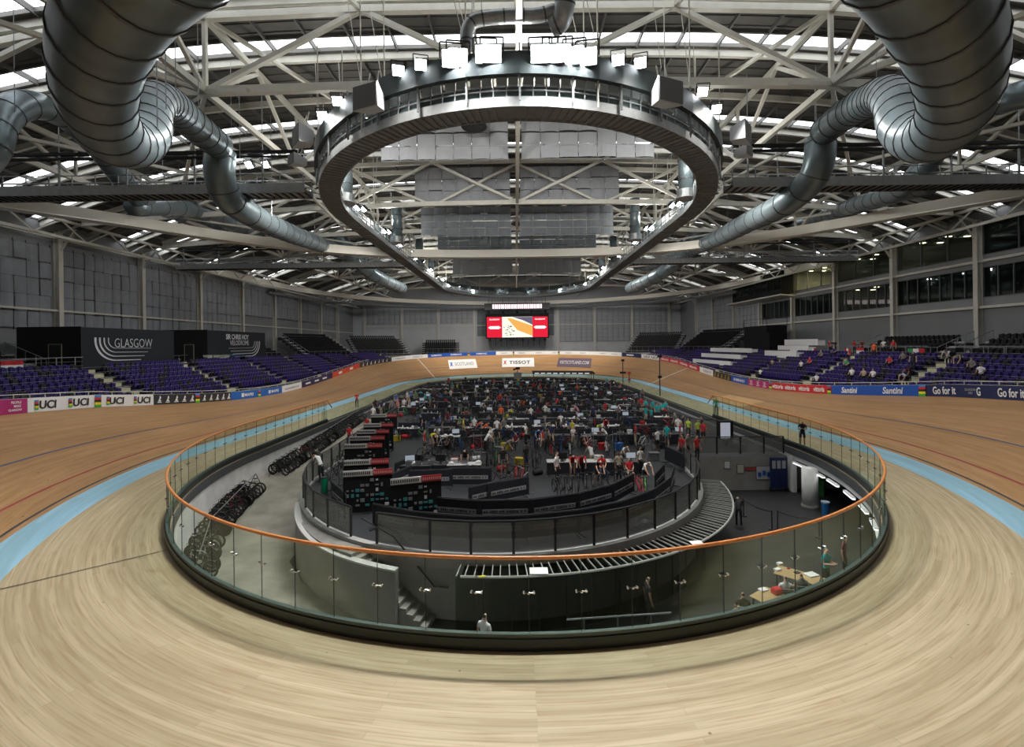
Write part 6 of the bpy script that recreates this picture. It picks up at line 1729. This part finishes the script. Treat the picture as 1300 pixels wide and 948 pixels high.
# ------------------------------------------------------------------ near deck scene
INF = []                       # (row, x, kind, object, description)
def reg(row, o, kind, desc, cat): INF.append((row, o.location.x, kind, o, desc)); o['category'] = cat; return o
def make_pit_table(col):
    t = local_thing('pit_table', '', 'table'); m = MB(); m.box((0, 0, .74), (1.9, .72, .03)); m.build('table_top', mat('table_white', (.55, .55, .55), .5) if col else mat('table_grey', (.07, .07, .075), .5), t)
    m = MB(); m.box((0, -.35, .38), (1.88, .02, .7)); m.box((-.93, 0, .38), (.02, .7, .7)); m.box((.93, 0, .38), (.02, .7, .7)); m.build('table_cloth', BAR_D, t); return t
TBW, TBG = Proto(make_pit_table(1)), Proto(make_pit_table(0))
def single(name, build, mats):
    m = MB(); build(m); o = m.build(name, mats); me = o.data; bpy.data.objects.remove(o); return me
BOXM = {}
for nm, cc in (('black', (.015, .015, .017)), ('grey', (.14, .145, .15)), ('white', (.6, .6, .6)), ('red', (.4, .02, .02)), ('blue', (.03, .12, .35)), ('yellow', (.5, .38, .03))):
    mm_ = mat('crate_'+nm, cc, .5)
    BOXM[nm] = single('storage_box', lambda m: (m.box((0, 0, .2), (.6, .4, .38), 0), m.box((0, 0, .42), (.64, .44, .05), 0), m.box((0, -.21, .3), (.18, .03, .04), 1), m.box((0, .21, .3), (.18, .03, .04), 1)), [mm_, GREY_STEEL])
MONI = single('monitor', lambda m: (m.box((0, 0, .32), (.58, .04, .36), 0), m.box((0, -.025, .32), (.53, .01, .31), 1), m.box((0, .02, .08), (.05, .04, .16), 0), m.box((0, .02, .01), (.24, .16, .02), 0)), [BLACKP, emitmat('monitor_glow', (.55, .62, .7), .5)])
LAPT = single('laptop', lambda m: (m.box((0, 0, .01), (.34, .24, .02), 0), m.box((0, .14, .12), (.34, .02, .22), 0), m.box((0, .127, .125), (.31, .005, .19), 1)), [GREY_STEEL, emitmat('laptop_glow', (.6, .65, .7), .5)])
BOTT = single('bottle', lambda m: (m.tube([(0, 0, 0), (0, 0, .15), (0, 0, .17), (0, 0, .2)], [.036, .036, .02, .02], 8, 0), m.tube([(0, 0, .2), (0, 0, .225)], .018, 8, 1)), [WHITE, CLOTH['red']])
HELM = single('cycle_helmet', lambda m: m.tube([(-.14, 0, .02), (-.1, 0, .06), (0, 0, .07), (.12, 0, .055), (.2, 0, .02)], [.05, .085, .1, .08, .02], 10, 0), [WHITE])
BAGM = {}
for nm in ('black', 'red', 'teal', 'grey', 'white'): BAGM[nm] = single('kit_bag', lambda m: (m.tube([(-.32, 0, .17), (-.28, 0, .17), (.28, 0, .17), (.32, 0, .17)], [.1, .16, .16, .1], 10, 0), m.tube([(-.15, -.05, .3), (-.1, -.02, .42), (.1, -.02, .42), (.15, -.05, .3)], .012, 4, 1)), [CLOTH[nm], BLACK])
STANDM = single('repair_stand', lambda m: (m.tube([(0, 0, .02), (0, 0, 1.3)], .02, 6), m.tube([(-.4, -.3, .02), (0, 0, .15), (.4, -.3, .02)], .018, 5), m.tube([(0, 0, .15), (0, .4, .02)], .018, 5), m.tube([(-.35, 0, 1.05), (.35, 0, 1.05)], .022, 5)), [GREY_STEEL])
def put(me, name, loc, rz, scale=1):
    o = bpy.data.objects.new(name, me); COL.objects.link(o); o.location = loc; o.rotation_euler = (0, 0, rz); o.scale = (scale,)*3; return o
rng = random.Random(23)
DZ_ = DZK
def bike_small(row, x, y, rz, ci=None):
    ci = rng.choice((0, 0, 0, 0, 0, 0, 0, 1, 2, 3, 4)) if ci is None else ci
    o = put(small_bike(ci), 'bicycle', (x, y, DZ_), rz); reg(row, o, 'bicycle', ('black', 'red', 'white', 'blue', 'green')[ci]+' bicycle', 'bicycle')
SHIRTS = ['black']*7+['grey']*4+['white']*6+['navy']*3+['red']*4+['teal']*2+['maroon', 'blue', 'pink', 'orange', 'beige', 'green', 'yellow']
POSES = ['standing']*4+['walking', 'holding something', 'hands on hips', 'leaning forward', 'leaning forward', 'bending down', 'sitting', 'sitting']
def someone(row, x, y, shirt=None, pose=None, yaw=None, legs=None):
    shirt = shirt or rng.choice(SHIRTS); pose = pose or rng.choice(POSES); legs = legs or rng.choice(('black', 'black', 'navy', 'grey', 'beige'))
    yaw = rng.uniform(-PI, PI) if yaw is None else yaw
    z = DZ_
    o = person((x, y, z), yaw, pose, shirt, legs, scale=rng.uniform(.94, 1.05), shorts=rng.random() < .4)
    reg(row, o, 'person', 'person in %s top, %s' % (shirt, pose), 'person')
    if pose == 'sitting':
        c = (CHB if rng.random() < .7 else CHR).place((x, y+.0, z), yaw); reg(row, c, 'chair', 'folding chair in use', 'chair')
def table(row, x, y, rz=0, white=None, items=3):
    white = rng.random() < .25 if white is None else white
    o = (TBW if white else TBG).place((x, y, DZ_), rz); reg(row, o, 'table', '%s topped pit table with black cloth' % ('white' if white else 'grey'), 'table')
    for k in range(items):
        xx = x+rng.uniform(-.8, .8); yy = y+rng.uniform(-.2, .2); r = rng.random()
        if r < .25: b = put(MONI, 'monitor', (xx, yy, DZ_+.755), rz+rng.uniform(-.3, .3)+(PI if rng.random() < .5 else 0)); reg(row, b, 'monitor', 'black monitor on a pit table', 'monitor')
        elif r < .45: b = put(LAPT, 'laptop', (xx, yy, DZ_+.755), rz+PI); reg(row, b, 'laptop', 'open laptop on a pit table', 'laptop')
        elif r < .65: b = put(BOTT, 'bottle', (xx, yy, DZ_+.755), 0); reg(row, b, 'bottle', 'white drinks bottle on a table', 'bottle')
        elif r < .8: b = put(HELM, 'cycle_helmet', (xx, yy, DZ_+.755), rng.uniform(0, 6)); reg(row, b, 'helmet', 'white helmet on a table', 'helmet')
        else: c_ = rng.choice(('white', 'grey', 'white', 'red', 'blue')); b = put(BOXM[c_], 'storage_box', (xx, yy, DZ_+.755), rz, .6); reg(row, b, 'box', 'small %s box on a table' % c_, 'box')
def floorbits(row, x, y):
    r = rng.random()
    if r < .5: c_ = rng.choice(('black', 'black', 'grey', 'white', 'red', 'blue', 'yellow')); b = put(BOXM[c_], 'storage_box', (x, y, DZ_), rng.uniform(-.6, .6)); reg(row, b, 'box', '%s storage box on the floor' % c_, 'box')
    elif r < .8: c_ = rng.choice(list(BAGM)); b = put(BAGM[c_], 'kit_bag', (x, y, DZ_), rng.uniform(0, 6)); reg(row, b, 'bag', '%s kit bag on the floor' % c_, 'bag')
    else: b = put(STANDM, 'repair_stand', (x, y, DZ_), rng.uniform(0, 6)); reg(row, b, 'stand', 'steel repair stand', 'repair stand')
# row 0: near deck, placed from the photograph
def d(px, py): return onz(px, py, DZK)
for k in range(11):
    p = d(706+k*9.5, 628-k*.8); bike_small(0, p.x, p.y, R(90+rng.uniform(-12, 12)), 0)
table(0, d(715, 601).x, d(715, 601).y, 0, True, 2); table(0, d(757, 601).x, d(757, 601).y, 0, True, 3); table(0, d(795, 601).x, d(795, 601).y, 0, False, 2)
for px, py, sh, ps, yw in ((707, 615, 'white', 'standing', 60), (727, 607, 'red', 'leaning forward', 0), (738, 608, 'red', 'leaning forward', 0), (752, 597, 'white', 'leaning forward', 200), (757, 616, 'black', 'leaning forward', 20), (764, 606, 'red', 'sitting', 0),
      (786, 611, 'beige', 'standing', 10), (790, 594, 'white', 'leaning forward', 30), (799, 609, 'red', 'sitting', 0), (813, 603, 'white', 'standing', 30), (818, 617, 'white', 'leaning forward', 20), (866, 588, 'red', 'standing', 300), (873, 584, 'grey', 'standing', 40), (885, 586, 'red', 'standing', 20),
      (639, 604, 'black', 'standing', 10), (539, 577, 'red', 'standing', 90), (548, 568, 'yellow', 'bending down', 40), (556, 566, 'white', 'leaning forward', 0), (591, 600, 'black', 'leaning forward', 0), (616, 576, 'white', 'leaning forward', 120), (623, 573, 'white', 'standing', 60), (631, 559, 'white', 'standing', 190),
      (605, 556, 'orange', 'leaning forward', 80), (613, 560, 'orange', 'leaning forward', 90), (681, 570, 'blue', 'leaning forward', 20), (689, 566, 'red', 'sitting', 0), (693, 574, 'grey', 'standing', 60), (712, 549, 'white', 'standing', 0), (758, 560, 'lime', 'leaning forward', 30), (738, 570, 'grey', 'bending down', 50)):
    someone(0, d(px, py).x, d(px, py).y, sh, ps, R(yw))
for px, py, rz in ((655, 612, 80), (662, 614, 70), (669, 612, 95), (648, 606, 20), (646, 628, 40), (640, 626, 30), (552, 583, 0), (545, 580, 20), (618, 592, 90), (624, 594, 80), (630, 590, 85), (676, 590, 90), (682, 592, 70), (820, 628, 80), (812, 628, 100), (590, 590, 20), (570, 560, 100), (580, 562, 80), (592, 563, 90), (700, 580, 100), (712, 582, 80), (724, 580, 90), (770, 576, 90), (780, 578, 80)):
    bike_small(0, d(px, py).x, d(px, py).y, R(rz))
for px, py in ((527, 606), (547, 605), (566, 603), (590, 605)): table(0, d(px, py).x, d(px, py).y, 0, None, 4)
for px, py in ((580, 602), (500, 640), (604, 585), (634, 575), (668, 628), (690, 560), (742, 560), (752, 566), (766, 570), (785, 570), (820, 585), (660, 590), (610, 596), (470, 600), (600, 570), (530, 585), (642, 570)): floorbits(0, d(px, py).x, d(px, py).y)
c = d(512, 631); o = slab('paper_sheet', 'pale square sheet lying on the deck near the barriers', 'paper', c, (.8, .6, .02), 0, mat('pale_sheet', (.3, .31, .32), .7))
c = d(412, 625); t = thing('cylinder_tube', 'green upright tube bin beside the ramp side fence', 'bin', c); m = MB(); m.tube([c, c+Vector((0, 0, .75))], .16, 12); m.build('tube_body', mat('bin_bright_green', (.0, .22, .1), .4), t); m = MB(); m.tube([c+Vector((0, 0, .75)), c+Vector((0, 0, .8))], .17, 12); m.build('tube_rim', DARK_STEEL, t)
# loose clutter between the near barriers and the first pit row
for k in range(34):
    px = rng.uniform(560, 850); py = rng.uniform(560, 622); p = d(px, py)
    if math.hypot(p.x-DC.x, p.y-DC.y) > 6.8 and p.y < 26.6: continue
    if 700 < px < 812 and py > 585: continue
    if rng.random() < .6: bike_small(0, p.x, p.y, rng.uniform(0, PI), 0 if rng.random() < .8 else None)
    else: floorbits(0, p.x, p.y)
for k in range(7):
    px, py = ((575, 570), (640, 585), (668, 600), (700, 566), (790, 562), (835, 575), (655, 570))[k]; p = d(px, py); someone(0, p.x, p.y, ('black', 'grey', 'black', 'navy', 'black', 'white', 'maroon')[k], ('bending down', 'leaning forward', 'standing', 'walking', 'holding something', 'standing', 'sitting')[k])
for k, (px, py, w_, dd_, m_, lb) in enumerate(((684, 724, .62, .45, WHITE, 'white sheet lying on the barred canopy near its middle'), (884, 688, .45, .3, WHITE, 'white sheet lying on the right part of barred canopy'), (612, 731, .22, .1, CLOTH['yellow'], 'small yellow item on the left part of barred canopy'))):
    c = onz(px, py, -.80); slab('sheet', lb, 'sheet', Vector((c.x, c.y, -.83)), (w_, dd_, .03), .1*k, m_)  # the white slabs are added to paint bright reflections on the canopy glass
# exercise bikes along the ramp side fence
for k, (px, py) in enumerate(((412, 615), (421, 608), (427, 598), (434, 590), (440, 584))):
    p = d(px+6, py); o = put(small_bike(0), 'bicycle', p, R(150)); reg(0, o, 'bicycle', 'black turbo trainer bicycle', 'bicycle')
# ------------------------------------------------------------------ rows of team pits behind
ROWS = [33.8, 37.6, 41.6, 45.8, 50.2, 55, 60, 65.5, 71.5, 78, 85]
for ri, Y in enumerate(ROWS, 1):
    xl = -10.6 if Y < 47 else -(16.2 if Y < 78 else inner_x(Y+2, 1)-1.2); xr = 11.8 if Y < 40 else (13.6 if Y < 60 else (15.8 if Y < 78 else inner_x(Y+2, 1)-1.2))
    x = xl+rng.uniform(0, .8)
    if ri <= 1: xl = x = -6.5
    while x < xr-1.2:
        if rng.random() < .86:
            table(ri, x+1, Y+rng.uniform(-.2, .2), rng.uniform(-.06, .06), None, 3 if Y < 60 else 2)
            b = BARR.place((x+1.1, Y+1.0, DZ_), rng.uniform(-.05, .05)+PI*(rng.random() < .2)); reg(ri, b, 'barrier', 'black covered pit barrier', 'barrier')
        for k in range(rng.choice((3, 4, 4, 5))): bike_small(ri, x+rng.uniform(-.2, 2.3), Y-rng.uniform(.7, 1.9), rng.uniform(0, PI))
        for k in range(rng.choice((0, 1, 1, 2, 2))): someone(ri, x+rng.uniform(-.2, 2.4), Y+rng.choice((-1, -1, 1))*rng.uniform(.6, 1.6))
        for k in range(rng.choice((0, 1, 2))): floorbits(ri, x+rng.uniform(0, 2.2), Y+rng.uniform(-1.7, -.5))
        if rng.random() < .22: c = CHB.place((x+1.2, Y-.7, DZ_), rng.uniform(-1, 1)); reg(ri, c, 'chair', 'empty folding chair', 'chair')
        x += rng.choice((2.5, 2.7, 3.0))
# group in teal by the right glass
for px, py in ((820, 536), (827, 538), (834, 533), (838, 532), (842, 530), (845, 527), (829, 527), (820, 526)):
    p = d(px, py+2); someone(4, p.x, p.y, 'teal', 'standing', rng.uniform(-1, 1))
for px, py, sh in ((857, 547, 'grey'), (861, 552, 'white'), (867, 548, 'black'), (874, 553, 'lime'), (886, 556, 'lime'), (891, 552, 'black'), (893, 560, 'red'), (926, 560, 'maroon')):
    p = d(px, py+4); someone(2, min(p.x, 16.2), p.y, sh, 'standing')
for px, py, sh in ((540, 512, 'teal'), (546, 513, 'teal'), (520, 520, 'beige'), (513, 520, 'white'), (505, 522, 'pink'), (498, 524, 'grey'), (491, 524, 'black'), (484, 524, 'navy'), (474, 533, 'white'), (466, 550, 'red'), (476, 548, 'red')):
    p = d(px, py+4); someone(3, p.x, p.y, sh, 'standing')
# only the nearest bicycles stay single things; those beyond are one mass
bk = sorted([i for i in INF if i[2] == 'bicycle'], key=lambda i: (i[3].location-Vector((CX, 0, H))).length)
nrack = sum(1 for o in bpy.data.objects if o.parent is None and o.name.startswith('bicycle') and o.type == 'EMPTY')
far_b = bk[300-nrack:]
if far_b:
    mass = MB(); names = {m_.name: k for k, m_ in enumerate(FRAME_C)}
    for it in far_b:
        o = it[3]; M = Matrix.Translation(o.location) @ Matrix.Rotation(o.rotation_euler[2], 4, 'Z'); me = o.data; k0 = names[me.materials[0].name]; n0 = len(mass.v)
        mass.v += [tuple(M @ v.co) for v in me.vertices]
        for p_ in me.polygons: mass.f.append([q+n0 for q in p_.vertices]); mass.m.append(k0 if p_.material_index == 0 else 5)
    fs = set(id(it) for it in far_b); INF = [it for it in INF if id(it) not in fs]
    for it in far_b: bpy.data.objects.remove(it[3])
    o = mass.build('distant_bicycles', FRAME_C+[RUBBER], normals=False); o['kind'] = 'stuff'; tag(o, 'mass of small bicycles crowding the farther team pits', 'bicycles')
for row in sorted(set(i[0] for i in INF)):
    for kind in sorted(set(i[2] for i in INF if i[0] == row)):
        L_ = sorted([i for i in INF if i[0] == row and i[2] == kind], key=lambda i: i[1])
        for k, (_, _, _, o, desc) in enumerate(L_):
            o['label'] = '%s, %s from left, %s' % (desc, nth(k), 'near deck' if row == 0 else nth(row-1)+' pit row')
            o['group'] = 'pit %s' % {'person': 'crews', 'bicycle': 'bicycles', 'table': 'tables', 'barrier': 'barriers', 'chair': 'chairs', 'monitor': 'monitors', 'laptop': 'laptops', 'bottle': 'bottles', 'helmet': 'helmets', 'box': 'boxes', 'bag': 'bags', 'stand': 'repair stands'}[kind]
# monitor cabinet, long tent, poles, camera mast
c = d(922, 566); t = thing('screen_cabinet', 'black cabinet with a lit notice face by the right deck fence', 'screen', c)
m = MB(); m.box(c+Vector((0, .2, 1.15)), (.95, .6, 1.3)); m.build('cabinet', BLACK, t); m = MB(); m.box(c+Vector((-.1, -.11, 1.15)), (.7, .02, 1.1)); m.build('notice_face', emitmat('notice_glow', (.5, .52, .6), .6), t)
m = MB(); m.box(c+Vector((0, .2, .25)), (.1, .5, .5)); m.build('cabinet_foot', DARK_STEEL, t)
t = thing('long_canopy', 'long black canopy with white strip lights at the far end of infield', 'canopy', (9, 88, DZK))
m = MB(); m.add([(2.8, 86.6, 1.5), (14.2, 84, 1.5), (14.2, 87, 1.7), (2.8, 90, 1.7), (2.8, 86.6, 1.3), (14.2, 84, 1.3), (14.2, 87, 1.5), (2.8, 90, 1.5)], [(0, 1, 2, 3), (7, 6, 5, 4), (0, 4, 5, 1), (1, 5, 6, 2), (2, 6, 7, 3), (3, 7, 4, 0)]); m.build('canopy_top', BLACK, t)
m = MB()
for k in range(9): x = 3.6+1.15*k; y = 86.55-(x-2.8)*.228; m.box((x, y-.02, 1.42), (.8, .05, .12))
m.build('strip_light', emitmat('strip_white', (.9, .92, .95), 1.0), t)
for x, y in ((3, 86.8), (14, 84.3), (14, 86.8), (3, 89.6), (8.5, 85.6)): m = MB(); m.bar((x, y, DZK), (x, y, 1.4), .08); m.build('canopy_leg', DARK_STEEL, t)
for k, (px, py0, py1, lb) in enumerate(((791, 458, 489, 'dark camera pole by the far right infield, farther one'), (838, 453, 507, 'tall dark camera pole by the right infield glass'), (799, 474, 489, 'short pole with red flag head near the far right'))):
    p = d(px, py1+2); H_ = at(px, py0, p.y).z; t = thing('camera_pole', lb, 'pole', p); m = MB(); m.tube([p, Vector((p.x, p.y, H_))], .07, 6); m.build('pole_shaft', DARK_STEEL, t)
    m = MB(); m.box((p.x, p.y, H_+.1), (.45, .4, .35)); m.box((p.x, p.y, p.z+(H_-p.z)*.55), (1.0 if k == 0 else .4, .3, .3)); m.build('camera_head', CLOTH['red'] if k == 2 else BLACK, t)
p = Vector((0, Y1+B_-1.2, DZK)); t = thing('camera_mast', 'black camera on a scaffold mast at far infield edge', 'camera', p)
m = MB(); m.box(p+Vector((0, 0, 1.0)), (1.6, 1.2, 1.6)); m.build('scaffold_deck', mat('grey_scaffold', (.3, .32, .33), .5), t); m = MB(); m.box(p+Vector((0, 0, 2.6)), (.9, .5, .5)); m.box(p+Vector((-.7, 0, 2.4)), (.5, .3, .3)); m.build('camera_body', BLACK, t); m = MB(); m.tube([p+Vector((0, 0, 1.8)), p+Vector((0, 0, 2.4))], .06, 6); m.build('camera_column', BLACK, t)
# sunken stair glass at both sides of the deck
t = deck_fence('green glass fence round the right access stair', [Vector((11.8, 52, DZK)), Vector((14.6, 37.5, DZK)), Vector((16.4, 37.5, DZK))], 1.6, 1.1)
t = deck_fence('green glass fence round the left access stair', [Vector((-16.6, 60, DZK)), Vector((-11.5, 62, DZK)), Vector((-11.5, 70, DZK))], 1.6, 1.1)
# ------------------------------------------------------------------ people and flags in the right stand
def stand_pt(px, py):
    """point on the right terrace seen at a pixel"""
    best = None
    for r in range(NR):
        z = Z0+DZ*r; u, v = unroll(px, py)
        X = A_+D0+DD*r-.1; Y = (X-CX)*F/(u-U0); zz = H-(v-V0)/F*Y
        dd = abs(zz-(z+.5))
        if best is None or dd < best[0]: best = (dd, Vector((X, Y, z)), r)
    return best[1], best[2]
for k, (px, py, sh, ps, ds) in enumerate(((968, 476, 'white', 'sitting', 'low near the magenta boards'), (983, 461, 'beige', 'sitting', 'behind the boards near the desks'), (1020, 467, 'white', 'sitting', 'left of the red shirted one'), (1031, 463, 'red', 'sitting', 'above the vittoria boards'), (1040, 484, 'white', 'sitting', 'just above the vittoria boards'),
      (1078, 466, 'green', 'sitting', 'in the middle of right stand'), (1085, 478, 'white', 'sitting', 'directly above the Santini board'), (1100, 475, 'beige', 'sitting', 'left of a second pale shirted one'), (1112, 476, 'white', 'sitting', 'above the first Santini logo'), (1113, 452, 'orange', 'standing', 'at the top row of right stand'),
      (1133, 461, 'red', 'sitting', 'high above the second Santini logo'), (1150, 454, 'grey', 'sitting', 'below the Italian flag'), (1158, 474, 'maroon', 'bending down', 'in the aisle above the Santini board'), (1163, 462, 'black', 'standing', 'in the aisle below the Italian flag'), (1153, 480, 'white', 'bending down', 'low in the aisle above Santini'),
      (1208, 457, 'white', 'leaning forward', 'beside the grey gate in right stand'), (1223, 459, 'beige', 'bending down', 'right of the white shirted leaning one'), (1238, 470, 'grey', 'sitting', 'above the Go for it board'), (1250, 472, 'white', 'sitting', 'above the GLASGOW print at far right'), (1045, 452, 'grey', 'sitting', 'under the red flag'), (1062, 450, 'navy', 'sitting', 'left of Canadian flag'))):
    p, r = stand_pt(px, py)
    person(p+Vector((-.25, 0, 0)), R(-70), ps, sh, 'black', None, None, 'person in %s top %s %s' % (sh, ps, ds), 1.0)
def flag(label, c, w_, h_, bands, xd=(0, -1, 0), vertical=False):
    t = thing('flag', label, 'flag', c); c = Vector(c); w_ *= .55; h_ *= .8; xd = Vector(xd); n = len(bands)
    for k, cm in enumerate(bands):
        m = MB(); vs = []
        for q in range(7):
            u = q/6; off = .05*math.sin(u*9)
            if vertical: a = -w_/2+w_*(k+u)/n; za, zb = -h_/2, h_/2
            else: a = -w_/2+w_*u; za, zb = -h_/2+h_*k/n, -h_/2+h_*(k+1)/n
            P0 = c+xd*a+Vector((-.03+off, 0, 0)); vs += [P0+Vector((0, 0, za)), P0+Vector((0, 0, zb)), P0+Vector((.02, 0, zb)), P0+Vector((.02, 0, za))]
        fs = []
        for q in range(6): o_ = 4*q; fs += [(o_, o_+1, o_+5, o_+4), (o_+1, o_+2, o_+6, o_+5), (o_+2, o_+3, o_+7, o_+6), (o_+3, o_, o_+4, o_+7)]
        m.add(vs, fs); m.build('flag_band', cm, t)
    return t
def rail_at(px, py, X=35.8):
    u, v = unroll(px, py); Y = (X-CX)*F/(u-U0); return Vector((X, Y, CZ+.42))
RD, WH_, GR, BL_ = CLOTH['red'], CLOTH['white'], mat('flag_green', (.02, .25, .08), .7), mat('flag_blue', (.03, .06, .3), .7)
flag('green white and red striped flag on the right concourse rail', rail_at(1163, 447), 3.2, 1.0, [GR, WH_, RD], vertical=True)
flag('red and white flag like Canada on the right stand rail', rail_at(1076, 441), 1.6, .9, [RD, WH_, RD], vertical=True)
flag('red flag with white block on right stand rail, leftmost', rail_at(1032, 443), 2.2, .9, [RD, WH_, RD], vertical=True)
flag('red white and blue striped flag on the right stand rail', rail_at(1092, 440), 1.8, 1.1, [BL_, WH_, RD])
t = flag('red white and blue striped flag at the extreme left edge', Vector((-35.6, 31.9, 5.55)), 2.6, 1.5, [mat('flag_dark_blue', (.02, .04, .2), .7), mat('flag_pale_blue', (.06, .25, .5), .7), WH_, RD], xd=(0, -1, 0))
for k in range(9):
    p = Vector((36.6+.6*(k % 3), 44.5+1.35*k, CZ)); person(p, R(-80), ('standing', 'holding something', 'hands on hips')[k % 3], ('red', 'black', 'white', 'maroon', 'grey', 'red', 'black', 'navy', 'red')[k], 'black', None, None, 'person standing behind the right concourse rail, %s from the right' % nth(k), group='standing spectators on right concourse')
# ------------------------------------------------------------------ camera, world, look
cam = bpy.data.cameras.new('camera'); co = bpy.data.objects.new('camera', cam); COL.objects.link(co)
cam.sensor_width = 36; cam.sensor_fit = 'HORIZONTAL'; cam.lens = 36*F/1300
cam.shift_x = -(U0-650)/1300; cam.shift_y = -(474-V0)/1300
co.location = (CX, 0, H); co.rotation_euler = (R(90), R(-0.35)*0, 0)
co.rotation_euler = (Euler((R(90), 0, 0)).to_matrix() @ Matrix.Rotation(R(-.72), 3, 'Z')).to_euler()
cam.clip_end = 400; cam.clip_start = .05
SC.camera = co
w = bpy.data.worlds.new('World'); SC.world = w; w.use_nodes = True
w.node_tree.nodes['Background'].inputs[0].default_value = (.75, .85, 1, 1)
w.node_tree.nodes['Background'].inputs[1].default_value = .3
SC.view_settings.view_transform = 'Standard'; SC.view_settings.look = 'None'; SC.view_settings.gamma = 1
SC.view_settings.use_curve_mapping = False
SC.view_settings.exposure = 0
SC.cycles.max_bounces = 6; SC.cycles.diffuse_bounces = 3; SC.cycles.transparent_max_bounces = 16
SC.cycles.sample_clamp_indirect = 6
